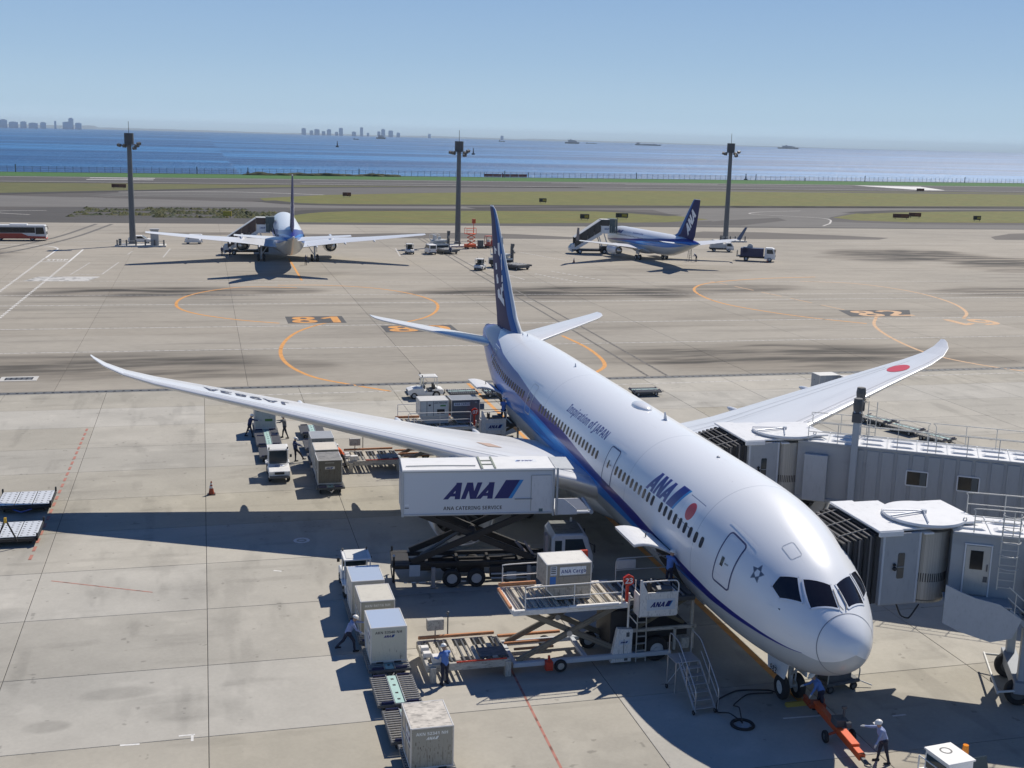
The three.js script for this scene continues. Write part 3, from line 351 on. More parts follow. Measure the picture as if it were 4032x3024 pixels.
function airliner(name, label, spec, x, z, turn) {
  const o = thing(name, label, 'airliner', x, z, turn), F = hull(spec.tables), L = spec.tables.L, k = spec.k;
  const liveryM = new THREE.MeshPhysicalMaterial({ map: livery, color: C(.93, .93, .93), roughness: .34, clearcoat: .32, clearcoatRoughness: .08 });
  const fus = part(o, 'fuselage', F.geo(spec.na || 72), liveryM);
  // wings, tail
  for (const sd of [-1, 1]) {
    const wg = part(o, 'wing', loftWing(spec.wing, sd, 26, .07, 1), wingGrey); part(wg, 'leading_edge', loftWing(spec.wing, sd, 26, 0, .071), M(.74, .75, .76, .3, .35, { map: soil }));
    for (const [a, b, f] of spec.panelLines || []) { const P = [], I = []; for (let i = 0; i <= 30; i++) { const w = lerp(a, b, i / 30), q = secAt(spec.wing, w); for (const e of [0, .05]) { const [s, y] = foil(q, clamp(f + e / q.c, 0, 1), 1); P.push(sd * w, y + .012, -s); } if (i) { const m = i * 2; I.push(m - 2, m - 1, m, m - 1, m + 1, m); } } const g = new THREE.BufferGeometry(); g.setAttribute('position', new THREE.Float32BufferAttribute(P, 3)); g.setIndex(I); g.computeVertexNormals(); part(wg, 'panel_seam', g, M(.4, .42, .45, .6)); }
    for (const [w, l] of spec.fairings || []) { const q = secAt(spec.wing, w); part(wg, 'flap_fairing', ball(.5, 0, 0, 0, .45 * k, .5 * k, l, 14).translate(sd * w, q.e - .2 * k, -(q.s + q.c * .93)), wingGrey); }
    part(o, 'stabilizer', loftWing(spec.stab, sd, 10), wingGrey);
    if (spec.winglet) { const q = spec.wing[spec.wing.length - 1]; part(o, 'winglet', poly([[0, 0], [-q.c, 0], [-q.c - 1.1, 2.5], [-q.c - .35, 2.5], [-q.c * .45, .9]], .07).rotateY(-Math.PI / 2).rotateZ(-sd * .24).translate(sd * q.w, q.e + .02, -q.s), M(.06, .07, .12, .4)); }
    const [ew, es, eh, er, el] = spec.engine; engine(o, sd * ew, eh, -es, er, el, { nacelle: paintWhite });
    // main gear
    const [gw, gs, gr, tw, bogie] = spec.gear, g = part(o, 'main_gear', [cyl(.16 * k, .2 * k, spec.gearTop, sd * gw, spec.gearTop / 2 + gr * .8, -gs, 'y', 12), bar([sd * gw, gr + .4, -gs], [sd * (gw - 1.4 * k), spec.gearTop + gr, -gs + .3], .09 * k), bogie ? box(.22, .24, bogie + .3, sd * gw, gr, -gs) : bar([sd * gw - .5, gr, -gs], [sd * gw + .5, gr, -gs], .1), box(.06, 1.5 * k, 1.3 * k, sd * (gw + .45 * k), spec.gearTop * .75 + gr, -gs)], K.lgrey);
    for (const dz of bogie ? [-bogie / 2, bogie / 2] : [0]) for (const dx of [-tw, tw]) wheel(g, gr, gr * .62, sd * gw + dx, gr, -gs + dz, K.lgrey);
  }
  const fin = part(o, 'fin', loftWing(spec.fin, 1, 14, 0, 1, true), new THREE.MeshPhysicalMaterial({ map: finTex, roughness: .62 }));
  const [fs, fh, fz, fa] = spec.finText; for (const sd of [-1, 1]) for (const lg of emblemGeo(fz)) { const g = norm(lg.clone()), p = g.attributes.position; for (let i = 0; i < p.count; i++) { const a = R(fa), px = p.getX(i), py = p.getY(i); const v = sd > 0 ? py : fz - py, s = fs + px * Math.cos(a) - v * Math.sin(a), h = fh + px * Math.sin(a) + v * Math.cos(a); const q = secAt(spec.fin, h), xx = clamp((s - q.s) / q.c, 0, 1); p.setXYZ(i, sd * (yt(xx) * q.t * q.c * (sd > 0 ? .62 : 1.3) + .03), h, -s); } g.computeVertexNormals(); part(fin, 'fin_letter', g, M(.78, .79, .8, .6)); }
  part(o, 'tail_cone', cyl(.18 * k, .28 * k, .5 * k, 0, F.ft(L - .1) * .5 + F.fb(L - .1) * .5, -L - .1 * k, 'z', 16), K.steel);
  if (spec.bellyFairing) { const [a, b, d] = spec.bellyFairing; part(o, 'wing_root_fairing', ball(1, 0, 0, 0, 3.1 * k, 1.5 * k, (b - a) / 2, 32).translate(0, d, -(a + b) / 2), M(.60, .63, .66, .33, 0, { cc: .4 })); }
  // nose gear
  const [ns, nr, nt] = spec.noseGear, ng = part(o, 'nose_gear', [cyl(.11 * k, .13 * k, 1.9 * k, 0, nr + .9 * k, -ns, 'y', 14), cyl(.07 * k, .07 * k, nt * 2, 0, nr, -ns, 'x', 10), bar([0, nr + .5, -ns], [0, nr + 1.5 * k, -ns + 1.1 * k], .06), bar([.16, nr + .3, -ns + .12], [.16, nr + 1.1, -ns + .16], .04), box(.5, .22, .2, 0, nr + 1.2 * k, -ns + .2)], K.lgrey);
  for (const dx of [-nt, nt]) wheel(ng, nr, nr * .55, dx, nr, -ns, K.offwhite);
  for (const dx of [-1, 1]) part(ng, 'gear_door', poly([[-1.15, 1.75], [.95, 1.75], [.7, .75], [-.7, .7]].map(([a, b]) => [a * k, b * k + nr * .35]), .05).rotateY(-Math.PI / 2).rotateZ(dx * .12).translate(dx * .62 * k, .12, -ns - .3), paintWhite);
  // cabin windows, both sides
  const wgeo = poly([...Array(14).keys()].map(i => { const a = i / 14 * Math.PI * 2, c = Math.cos(a), s = Math.sin(a); return [.145 * k * Math.sign(c) * Math.abs(c) ** .7, .245 * k * Math.sign(s) * Math.abs(s) ** .7]; }), .024);
  if (spec.windows) for (const sd of [-1, 1]) for (const s of spec.windows) { const th = -sd * spec.winTheta, m = part(o, 'cabin_window', wgeo, M(.03, .033, .04, .12)); const p = F.pt(s, th, .002), n = F.nrm(s, th); m.position.copy(p); const X = V(0, 0, -1), Y = n.clone().cross(X).normalize(); if (Y.y < 0) { X.negate(); Y.negate(); } m.quaternion.setFromRotationMatrix(new THREE.Matrix4().makeBasis(X, Y, n)); }
  return { o, F, spec, fus };
}
function rrect(F, s0, s1, t0, t1, r = .18) { const q = []; const mid = 53; for (const [cs, ct, a0] of [[s1, t0, -90], [s1, t1, 0], [s0, t1, 90], [s0, t0, 180]]) for (let i = 0; i <= 4; i++) { const a = R(a0 + i * 22.5), rs = r, rt = r * 18.5; q.push([cs + (cs === s1 ? -rs : rs) + rs * Math.cos(a), ct + (ct === t0 ? rt : -rt) + rt * Math.sin(a)]); } q.push(q[0]); const o = []; for (let i = 0; i < q.length - 1; i++) { const a = q[i], b = q[i + 1], n = Math.max(1, Math.ceil(Math.hypot(b[0] - a[0], (b[1] - a[1]) * .053) / .12)); for (let j = 0; j < n; j++) o.push([lerp(a[0], b[0], j / n), lerp(a[1], b[1], j / n)]); } o.push(q[0]); return o; }
const row = (a, b, n) => [...Array(n).keys()].map(i => lerp(a, b, i / (n - 1)));
// --- the near airliner on the stand
const near787 = airliner('airliner', 'large white airliner with blue swoosh filling the foreground, nose to the camera', {
  k: 1, na: 132, tables: { T: BT, B: BB, W: BW, L: 61 },
  wing: [{ w: 2.2, s: 21.6, c: 14, h: 4.05, e: 3.35, t: .125 }, { w: 4, s: 22.9, c: 12.6, h: 4.42, e: 3.66, t: .125 }, { w: 9.5, s: 26.2, c: 9.45, h: 5.2, e: 4.58, t: .115 }, { w: 15, s: 29.5, c: 7.5, h: 6.02, e: 5.5, t: .105 }, { w: 21, s: 33.1, c: 5.4, h: 6.9, e: 6.5, t: .1 }, { w: 26.2, s: 36.2, c: 3.6, h: 7.62, e: 7.35, t: .095 }, { w: 28, s: 37.5, c: 2.7, h: 7.95, e: 7.74, t: .09 }, { w: 29.2, s: 38.75, c: 1.85, h: 8.28, e: 8.14, t: .09 }, { w: 29.85, s: 39.9, c: 1.05, h: 8.52, e: 8.44, t: .09 }, { w: 30.1, s: 40.6, c: .5, h: 8.62, e: 8.58, t: .09 }],
  stab: [{ w: .6, s: 51.6, c: 5.7, h: 6.6, e: 6.5, t: .1 }, { w: 9.2, s: 58.85, c: 2.7, h: 7.72, e: 7.66, t: .09 }, { w: 9.75, s: 59.7, c: 2.1, h: 7.8, e: 7.76, t: .08 }, { w: 9.95, s: 60.6, c: 1.2, h: 7.83, e: 7.81, t: .08 }],
  fin: [{ w: 7.2, s: 48.4, c: 9.2, h: 0, e: 0, t: .07 }, { w: 8.3, s: 50.2, c: 7.7, h: 0, e: 0, t: .085 }, { w: 9, s: 51.4, c: 6.8, h: 0, e: 0, t: .09 }, { w: 11.7, s: 54, c: 5.4, h: 0, e: 0, t: .09 }, { w: 15.9, s: 58.1, c: 2.5, h: 0, e: 0, t: .09 }, { w: 16.7, s: 59.1, c: 1.95, h: 0, e: 0, t: .08 }, { w: 17, s: 60.1, c: .95, h: 0, e: 0, t: .08 }],
  finText: [55.7, 8.45, 2.2, 61], engine: [10, 23.4, 2.62, 1.8, 6.2], gear: [4.9, 31.1, .68, .42, 1.5], gearTop: 2.6, noseGear: [5.25, .52, .36], bellyFairing: [20.5, 39, 2.75], fairings: [[6.5, 5], [11.5, 4.2], [17.5, 3.4]], panelLines: [[4, 28, .12], [5, 26, .68], [5, 24, .8]],
  windows: [...row(8.55, 13.26, 9), ...row(14.3, 19.5, 10), ...row(22.7, 34.1, 20), ...row(38.2, 48.7, 19)], winTheta: 71.5,
}, 0, 0, 0);
{
  const { o, F, spec } = near787, doorIn = M(.80, .81, .83, .3, 0, { cc: .5 }), seam = M(.06, .07, .16, .5), glass = M(.012, .012, .018, .06);
  for (const sd of [1, -1]) {
    for (const [s0, s1, h0, h1] of [[5.85, 7.1, 47.5, 89.5], [19.95, 21.3, 54.5, 90], [36.0, 37.15, 52.5, 88], [48.9, 50, 56, 92]]) {
      const d = part(o, 'cabin_door', F.patch([[s0 + .03, sd * (h0 + 1)], [s1 - .03, sd * (h0 + 1)], [s1 - .03, sd * (h1 - 1)], [s0 + .03, sd * (h1 - 1)]], 4, 14, .007, true), near787.fus.material);
      part(d, 'door_seal', F.line(rrect(F, s0, s1, sd * (sd > 0 ? h0 : h1), sd * (sd > 0 ? h1 : h0)), .075, .012), s0 > 30 ? M(.5, .53, .56, .4) : seam);
      const w = part(d, 'door_window', F.patch([[s0 + .72, sd * 67.5], [s0 + .92, sd * 67.5], [s0 + .92, sd * 75], [s0 + .72, sd * 75]], 2, 4, .016), glass);
      part(d, 'door_handle', F.patch([[s0 + .36, sd * 70], [s0 + .62, sd * 70.6], [s0 + .62, sd * 72], [s0 + .36, sd * 71.4]], 2, 2, .02), K.grey);
      part(o, 'rain_strip', F.line(row(s1 + .5, s0 - .45, 6).map((s, i) => [s, sd * (h0 - 6 - i * .15)]), .05, .03), M(.7, .73, .78, .4));
    }
    // cockpit glazing
    const cw = (cs, n = 8) => part(o, 'cockpit_window', F.patch(cs.map(q => [q[0], q[1] * sd]), n, n, .02), glass);
    const fr = cs => part(o, 'cockpit_window_frame', F.line([...cs, cs[0]].flatMap((q, i, a) => i ? [0, .25, .5, .75, 1].map(t => [lerp(a[i - 1][0], q[0], t), lerp(a[i - 1][1], q[1], t) * sd]) : []), .07, .03), M(.70, .73, .78, .35));
    const A = [[3.12, 28.5], [2.55, 2.8], [1.62, 8], [2.1, 43]], B = [[3.62, 44], [3.16, 31], [2.47, 41.8], [3.2, 57.5]]; cw(A); cw([[3.74, 45], [3.24, 31.6], [2.42, 45], [3.2, 60]]); cw([[3.73, 45], [3.76, 46], [3.72, 57], [3.2, 60]], 4); fr(A); fr([[3.76, 44.4], [3.24, 31], [2.4, 45.2], [3.2, 60.6], [3.75, 57.4]]);
    part(o, 'wiper', F.line([[1.55, 3 * sd], [1.75, 6 * sd], [2.35, 3.5 * sd]], .045, .05), K.dgrey);
    part(o, 'side_strake', F.line([[1.9, sd * 62], [3.4, sd * 72], [5.6, sd * 80]], .03, .018), M(.72, .74, .77, .3));
    // seams of the cargo door opening
  }
  part(o, 'radome_seam', F.line(row(-178, 178, 70).map(t => [1.34 + .1 * Math.cos(R(t)), t]), .035, .008), M(.2, .22, .27, .5));
  part(o, 'overhead_hatch', F.line(rrect(F, 4.0, 4.75, 14, 26, .12), .03, .01), M(.45, .48, .52, .5));
  // open cargo doors, hinged at their upper edge
  for (const [s0, s1, h, lab] of [[11.1, 13.8, 98, 'white forward cargo door swung open above the loader'], [43.6, 46.6, 95, 'white rear cargo door swung open above the far loader']]) {
    part(o, 'cargo_opening', F.patch([[s0 + .05, h], [s1 - .05, h], [s1 - .05, h + 34], [s0 + .05, h + 34]], 6, 8, .01), M(.012, .012, .014, .8));  // black sheet over closed skin, painting the dark of the hold
    const a = F.pt((s0 + s1) / 2, h), P = []; for (let i = 0; i <= 8; i++) { const t = i / 8; P.push([a.x - .05 - t * 1.85, a.y + .42 * Math.sin(t * 2.1) + .12 * t]); } const prof = [...P, ...P.slice().reverse().map(([x, y], i) => [x + .03, y - .14])];
    const d = part(o, 'cargo_door', poly(prof, s1 - s0 - .1, .03).translate(0, 0, -(s0 + s1) / 2), M(.74, .75, .76, .35, 0, { map: soil }), lab); part(d, 'door_lining', poly([...P.slice(1, 8).map(([x, y]) => [x + .03, y - .15]), ...P.slice(1, 8).reverse().map(([x, y]) => [x + .05, y - .2])], s1 - s0 - .5).translate(0, 0, -(s0 + s1) / 2), M(.30, .27, .21, .8, 0, { map: grimy })); part(d, 'strut', [bar([a.x, a.y - .5, -s0 - .2], [a.x - 1.1, a.y + .25, -s0 - .2], .03), bar([a.x, a.y - .5, -s1 + .2], [a.x - 1.1, a.y + .25, -s1 + .2], .03)], K.steel);
    part(d, 'catch', box(.06, .2, .03, P[4][0], P[4][1] + .12, -(s0 + s1) / 2 + .3), K.dgrey);
  }
  // crown antennas and dome
  part(o, 'satellite_dome', ball(.5, 0, 0, 0, .95, .5, 2.1, 22).translate(.2, 8.08, -24.4), paintWhite);
  for (const [x, y, z, s] of [[.35, 8.05, -21, 1], [0, 8.06, -36, .6], [.1, 8.0, -48.4, .5], [-.1, 8.0, -49, .5]]) part(o, 'blade_antenna', poly([[0, 0], [-.45, 0], [-.4, .42], [-.3, .42]].map(q => q.map(v => v * s)), .04).rotateY(-Math.PI / 2).translate(x, y, z), M(.6, .62, .65, .4));
  part(o, 'beacon', [ball(.09, 0, 8.1, -13.6, 1, .7, 1), ball(.07, -.8, 7.9, -10.2, 1, .5, 1)], M(.4, .4, .42, .3));
  part(o, 'pitot_probe', [box(.05, .05, .2, -1.93, 4.95, -3.1), box(.05, .05, .2, -2.05, 4.6, -3.5), ball(.06, -2.3, 4.55, -4.1, .5, 1, 1)], K.dgrey);
  // painted registration on the starboard wing, red disc on the other
  const gReg = fontShape('JA983A', 1.25); gReg.computeBoundingBox(); const bw = gReg.boundingBox; gReg.scale(4.9 / (bw.max.x - bw.min.x), 1, 1); for (let i = 0; i < 6; i++) { const l = new THREE.ShapeGeometry(textShapes('JA983A'[i], 1.25), 5); l.computeBoundingBox(); const b = l.boundingBox; l.translate(-(b.min.x + b.max.x) / 2, 0, 0).scale(.82, 1, 1); part(o, 'registration_letter', onWing(spec.wing, -1, norm(l), 18.6 + i * .86, .58, .02), M(.04, .05, .09, .5)); }
  const disc = new THREE.CircleGeometry(.95, 36); const dp = disc.attributes.position; for (let i = 0; i < dp.count; i++) dp.setXYZ(i, dp.getX(i), dp.getY(i), 0); part(o, 'red_disc', onWing(spec.wing, 1, new THREE.RingGeometry(.001, .95, 40, 6), 24, .45, .02), M(.55, .03, .05, .4));
  for (const sd of [-1, 1]) part(o, 'wing_marking', onWing(spec.wing, sd, new THREE.PlaneGeometry(1, 1, 4, 4).rotateZ(.5), 7.4, .36, .02), M(.42, .30, .24, .6));
  // gear door number
  for (const sd of [-1]) { const g = fontShape('983', .26).translate(-.3, .2, 0).rotateY(-Math.PI / 2).rotateZ(sd * .12); part(o, 'gear_door_number', g.translate(sd * .665 - .06, .92, -5.5), M(.03, .03, .04, .5)); }
}
// --- the two airliners parked by the far road
const tb767 = hullTables(53.7, 2.52, 7.3, 1.85);
airliner('airliner', 'white and blue airliner seen tail on beside its covered stairs', {
  k: .85, na: 48, tables: tb767,
  wing: [{ w: 1.6, s: 18.2, c: 11.5, h: 2.7, e: 2.35, t: .13 }, { w: 7.5, s: 22, c: 7.6, h: 3.3, e: 3.1, t: .12 }, { w: 15, s: 26.8, c: 4.9, h: 4.15, e: 4, t: .11 }, { w: 23.2, s: 32, c: 2.4, h: 5.2, e: 5.12, t: .1 }, { w: 23.8, s: 32.7, c: 1.6, h: 5.28, e: 5.22, t: .1 }],
  stab: [{ w: .5, s: 45.6, c: 5.6, h: 5.5, e: 5.4, t: .1 }, { w: 9.1, s: 51.6, c: 2.1, h: 6.5, e: 6.45, t: .09 }],
  fin: [{ w: 6.6, s: 41.8, c: 9, h: 0, e: 0, t: .07 }, { w: 7.6, s: 43.6, c: 7.8, h: 0, e: 0, t: .09 }, { w: 15.3, s: 50.6, c: 3, h: 0, e: 0, t: .09 }, { w: 15.9, s: 51.3, c: 2.4, h: 0, e: 0, t: .08 }],
  finText: [48.4, 7.9, 1.5, 56], engine: [7.92, 18.8, 2.25, 1.42, 5.4], gear: [4.65, 29.3, .58, .5, 1.4], gearTop: 2.2, noseGear: [5.4, .45, .3], bellyFairing: [17, 32, 2.5], fairings: [[5, 4.4], [10, 3.6], [15, 3]], windows: row(9, 44, 58), winTheta: 74,
}, -7.76, -208.1, Math.PI - .0326);
const tb737 = hullTables(38, 1.9, 5.5, 1.4);
airliner('airliner', 'small white and blue airliner with upturned wing tips standing far right', {
  k: .62, na: 48, tables: tb737, winglet: true,
  wing: [{ w: 1.2, s: 12.2, c: 7.6, h: 2.2, e: 1.95, t: .13 }, { w: 5.6, s: 15.2, c: 4.9, h: 2.75, e: 2.6, t: .12 }, { w: 11, s: 18.6, c: 3.2, h: 3.4, e: 3.3, t: .11 }, { w: 17.1, s: 22.2, c: 1.5, h: 4.15, e: 4.1, t: .1 }],
  stab: [{ w: .4, s: 32, c: 4, h: 4.3, e: 4.2, t: .1 }, { w: 7, s: 36, c: 1.5, h: 5.1, e: 5.05, t: .09 }],
  fin: [{ w: 4.9, s: 27, c: 8.6, h: 0, e: 0, t: .06 }, { w: 6, s: 29.7, c: 6.6, h: 0, e: 0, t: .09 }, { w: 11.9, s: 34.6, c: 2.9, h: 0, e: 0, t: .09 }, { w: 12.5, s: 35.2, c: 2.3, h: 0, e: 0, t: .08 }],
  finText: [33.9, 5.75, 1.75, 57], engine: [4.83, 11.4, 1.4, 1.02, 3.9], gear: [2.86, 19.6, .52, .42, 0], gearTop: 1.5, noseGear: [4, .35, .22], bellyFairing: [11.5, 21.5, 1.9], fairings: [[3, 2.6], [8, 2.2]], windows: row(6.2, 31.5, 44), winTheta: 74,
}, 58.55, -200.5, Math.PI + .105);
// ------------------------------------------------------------------ baggage containers and dollies
const plate = (w, h, draw, s = 200) => new THREE.MeshStandardMaterial({ map: canvasTex(Math.round(w * s), Math.round(h * s), draw), roughness: .5 });
function signText(c, W, H, str, x, y, px, col, weight = 'bold') { c.fillStyle = col; c.font = `${weight} ${px}px sans-serif`; c.fillText(str, x, y); }
const uldFace = (bg, draw, dirt = .5, seed = 1) => plate(1.5, 1.55, (c, W, H) => { c.fillStyle = bg; c.fillRect(0, 0, W, H); draw(c, W, H); const r = rng(seed); for (let i = 0; i < 150; i++) { c.fillStyle = `rgba(62,54,40,${r() * .12 * dirt})`; const x = r() * W, y = H * (.25 + .75 * r() ** .6); c.fillRect(x, y, 1 + r() * 7, 4 + r() * 60); } for (let i = 0; i < 14 * dirt; i++) { c.fillStyle = `rgba(40,34,26,${.2 + r() * .35})`; c.fillRect(r() * W, H * (.3 + .6 * r()), 2 + r() * 5, 5 + r() * 26); } }, 190);
function container(label, group, o) { // local: lettered face towards +z, overhang towards -z (or as turned); base at y = 0
  const t = thing('baggage_container', label, 'container', 0, 0, 0, group), w = 1.53, d0 = .9, d1 = -.66, d2 = -1.1, h = 1.62, skin = o.skin || K.aluPale;
  part(t, 'shell', poly([[d0, .06], [d0, h], [d2, h], [d2, .52], [d1, .06]].map(([z, y]) => [-z, y]), w - .04, .012).rotateY(Math.PI / 2).translate(0, 0, 0), skin);
  part(t, 'base', [box(w + .02, .07, d0 - d1 + .02, 0, .035, (d0 + d1) / 2)], K.steel);
  part(t, 'roof', box(w - .08, .02, d0 - d2 - .08, 0, h + .006, (d0 + d2) / 2), o.roof || K.alu);
  const f = o.frame || K.aluPale, e = .03; part(t, 'edge_frame', [...[-1, 1].flatMap(s => [box(.05, h, .05, s * (w / 2 - .01), h / 2, d0 - .01), box(.05, h - .5, .05, s * (w / 2 - .01), h / 2 + .25, d2 + .01), box(.05, .05, d0 - d2, s * (w / 2 - .01), h - .005, (d0 + d2) / 2), beam([s * (w / 2 - .01), .06, d1], [s * (w / 2 - .01), .52, d2], .05, .05)]), box(w, .05, .05, 0, h - .005, d0 - .01), box(w, .05, .05, 0, h - .005, d2 + .01), box(w, .06, .05, 0, .1, d0 - .005)], f);
  if (o.face) part(t, 'marking_panel', new THREE.PlaneGeometry(w - .12, h - .18).translate(0, h / 2 + .04, d0 + .008), o.face);
  if (o.sideBig) part(t, 'side_panel', new THREE.PlaneGeometry(1.9, 1.02).rotateY(-Math.PI / 2).translate(-w / 2 - .004, 1.07, -.1), o.sideBig);
  if (o.side) for (const s of [-1, 1]) part(t, 'side_marking', new THREE.PlaneGeometry(.8, .5).rotateY(s * Math.PI / 2).translate(s * (w / 2 + .003), 1.15, .3), o.side);
  for (const s of o.sideBig ? [1] : [-1, 1]) part(t, 'side_rib', [box(.02, .04, 1.75, s * w / 2, .78, -.05), box(.02, 1.45, .04, s * w / 2, .82, .38), box(.02, 1.45, .04, s * w / 2, .82, -.3)], f);
  if (o.forks) part(t, 'fork_slot', [box(.3, .07, .02, -.38, .06, d0 + .02), box(.3, .07, .02, .38, .06, d0 + .02)], K.black);
  return t;
}
const NAVY = '#1b2468', sideLogo = plate(.8, .5, (c, W, H) => { c.fillStyle = '#d9dadb'; c.fillRect(0, 0, W, H); emblem(c, 14, H - 22, 34, NAVY, '#2f7fc0'); c.fillStyle = '#7e9cc0'; c.fillRect(14, 12, W - 40, 12); }, 200);
const akn = (str, bg, ink, dirt, seed, logo = true) => uldFace(bg, (c, W, H) => { signText(c, W, H, str, W * .09, H * .155, 34, ink); if (logo) emblem(c, W * .34, H * .28, 22, ink === '#22242a' ? NAVY : ink, ink === '#22242a' ? '#2f7fc0' : '#777'); }, dirt, seed);
const G1 = 'baggage containers on the near dolly train', beige = M(.60, .575, .50, .5, .15, { map: soil }), pale = M(.66, .65, .61, .45, .2, { map: soil });
function put(t, x, y, z, turn = 0) { t.position.set(x, y, z); t.rotation.y = turn; return t; }
put(container('clean silver container with black number and blue emblem beside the crouching worker', G1, { face: akn('AKN 53540 NH', '#c9c5b4', '#22242a', .5, 2), roof: M(.64, .73, .84, .3, .5), forks: 1, skin: pale, side: sideLogo }), -15.95, .52, -11.5);  // roof blue imitates reflected sky, tinted into the metal colour
put(container('beige roofed container wedged between two containers whose blue roofs imitate reflected sky', G1, { face: akn('AKN 54116 NH', '#a9a491', '#e6e3d8', .8, 5, false), roof: beige, skin: M(.5, .48, .43, .5, .2, { map: grimy }) }), -16, .52, -14.5);
put(container('silver container at the far end of the near train, next to the tow tractor', G1, { face: akn('AKN 53390 NH', '#c6c3b4', '#22242a', .5, 9), roof: M(.64, .73, .84, .3, .5), skin: pale }), -16.1, .52, -17);  // roof tinted blue as well, a sky reflection put into the colour
put(container('scratched grimy container at the bottom edge of the picture', G1, { face: akn('AKN 52341 NH', '#a8a293', '#f0efe8', 2.2, 13), roof: M(.68, .65, .60, .5, .15, { map: grimy }), skin: K.aluDirty, side: sideLogo, forks: 1 }), -15.75, .52, -2.55);
const G2 = 'baggage containers on the trains by the wing';
put(container('pale container with green label on the train under the wing', G2, { face: uldFace('#aab0ad', (c, W, H) => { signText(c, W, H, 'AKE 10224', W * .06, H * .13, 22, '#2c3038'); c.strokeStyle = '#666'; for (const x of [.36, .66]) { c.strokeRect(W * x, 8, W * .24, H * .32); } c.fillStyle = '#3f6b34'; c.fillRect(W * .48, H * .52, W * .4, H * .13); signText(c, W, H, 'PAL', W * .2, H * .63, 26, '#8894a0'); }, .6, 21), roof: pale, skin: M(.40, .43, .43, .5, .2, { map: soil }) }), -18.98, .52, -53.6, 0);
put(container('dark grey front container of the three by the baggage loader', G2, { face: uldFace('#6f6a5f', (c, W, H) => { signText(c, W, H, 'AKN 50127 NH', W * .28, H * .1, 17, '#d8d5cc'); c.fillStyle = '#d5d3cc'; c.fillRect(W * .28, H * .25, W * .44, H * .12); emblem(c, W * .32, H * .35, 20, NAVY, '#2f7fc0'); }, 2.4, 23), roof: M(.36, .35, .33, .45, .3, { map: grimy }), skin: M(.22, .21, .19, .5, .3, { map: grimy }) }), -15.7, .52, -38.3);
put(container('cream roofed container in the middle of the three by the baggage loader', G2, { face: uldFace('#88867c', (c, W, H) => { for (let i = 0; i < 5; i++) { c.fillStyle = '#33373e'; c.fillRect(W * (.08 + i * .18), H * .06, W * .1, H * .07); } }, 1, 27), roof: M(.66, .61, .52, .5, .1, { map: soil }), skin: M(.42, .41, .38, .5, .2, { map: soil }) }), -15.65, .52, -40.9);
put(container('grey roofed rearmost container of the three by the baggage loader', G2, { face: uldFace('#8c8f8c', (c, W, H) => { signText(c, W, H, 'AAK 76047 NH', W * .16, H * .13, 20, '#22262c'); }, 1, 29), roof: M(.44, .45, .45, .4, .3, { map: soil }), skin: M(.38, .38, .37, .5, .25, { map: soil }) }), -15.62, .52, -44);
const sideFace = (bg, draw, dirt, seed) => plate(1.9, 1.02, (c, W, H) => { c.fillStyle = bg; c.fillRect(0, 0, W, H); draw(c, W, H); const r = rng(seed); for (let i = 0; i < 110; i++) { c.fillStyle = `rgba(62,54,40,${r() * .12 * dirt})`; c.fillRect(r() * W, H * r(), 1 + r() * 7, 4 + r() * 50); } }, 200);
const stickers = uldFace('#9d978b', (c, W, H) => { c.fillStyle = '#d3d8de'; c.fillRect(W * .2, H * .12, W * .55, H * .34); emblem(c, W * .24, H * .4, 30, NAVY, '#2f7fc0'); }, 1, 34);
put(container('white roofed cargo container riding on the raised near loader', null, { sideBig: sideFace('#948e82', (c, W, H) => { c.fillStyle = '#dfe2e6'; c.fillRect(W * .28, H * .1, W * .62, H * .36); signText(c, W, H, 'ANA Cargo', W * .31, H * .37, 44, '#39457e'); c.fillStyle = '#c9cdd2'; c.fillRect(W * .06, H * .04, W * .15, H * .4); c.fillStyle = '#30343c'; for (let i = 0; i < 4; i++) c.fillRect(W * .075, H * (.08 + i * .08), W * .11, H * .04); c.fillStyle = '#2f6cb4'; c.fillRect(W * .05, H * .5, W * .14, H * .34); c.fillStyle = '#5a5d62'; c.fillRect(W * .24, H * .5, W * .76, 5); }, 1.4, 33), roof: M(.74, .72, .66, .45, .05, { map: soil }), skin: M(.50, .48, .44, .5, .2, { map: grimy }), side: null, face: stickers }), -8.15, 3.05, -10.8, Math.PI / 2);
put(container('white container with dark panels on the far loader', null, { sideBig: sideFace('#c3c8c6', (c, W, H) => { c.fillStyle = '#2b2e33'; for (const x of [.22, .46]) c.fillRect(W * x, 0, 6, H); signText(c, W, H, 'AKN 70012 NH', W * .5, H * .16, 26, '#22262c'); c.fillStyle = '#3d7d38'; c.fillRect(W * .72, H * .26, W * .2, H * .1); c.fillStyle = '#20242a'; c.fillRect(W * .6, H * .55, W * .28, H * .3); c.fillRect(W * .29, H * .2, W * .08, H * .12); }, .6, 37), roof: pale, skin: pale }), -7.95, 3.05, -43.2, Math.PI / 2);
put(container('dark blue grey cargo container beside the console of the far loader', null, { sideBig: sideFace('#59616a', (c, W, H) => { c.fillStyle = '#c3ced6'; c.fillRect(W * .06, H * .14, W * .6, H * .22); signText(c, W, H, 'ANA CARGO', W * .09, H * .31, 38, '#2c4670'); c.fillStyle = '#8d979e'; c.fillRect(W * .82, H * .5, W * .1, H * .14); c.fillRect(W * .84, H * .1, W * .09, H * .08); }, 1, 41), roof: M(.34, .36, .37, .4, .3, { map: soil }), skin: M(.16, .18, .20, .5, .2, { map: soil }) }), -5.75, 3.05, -43.2, Math.PI / 2);
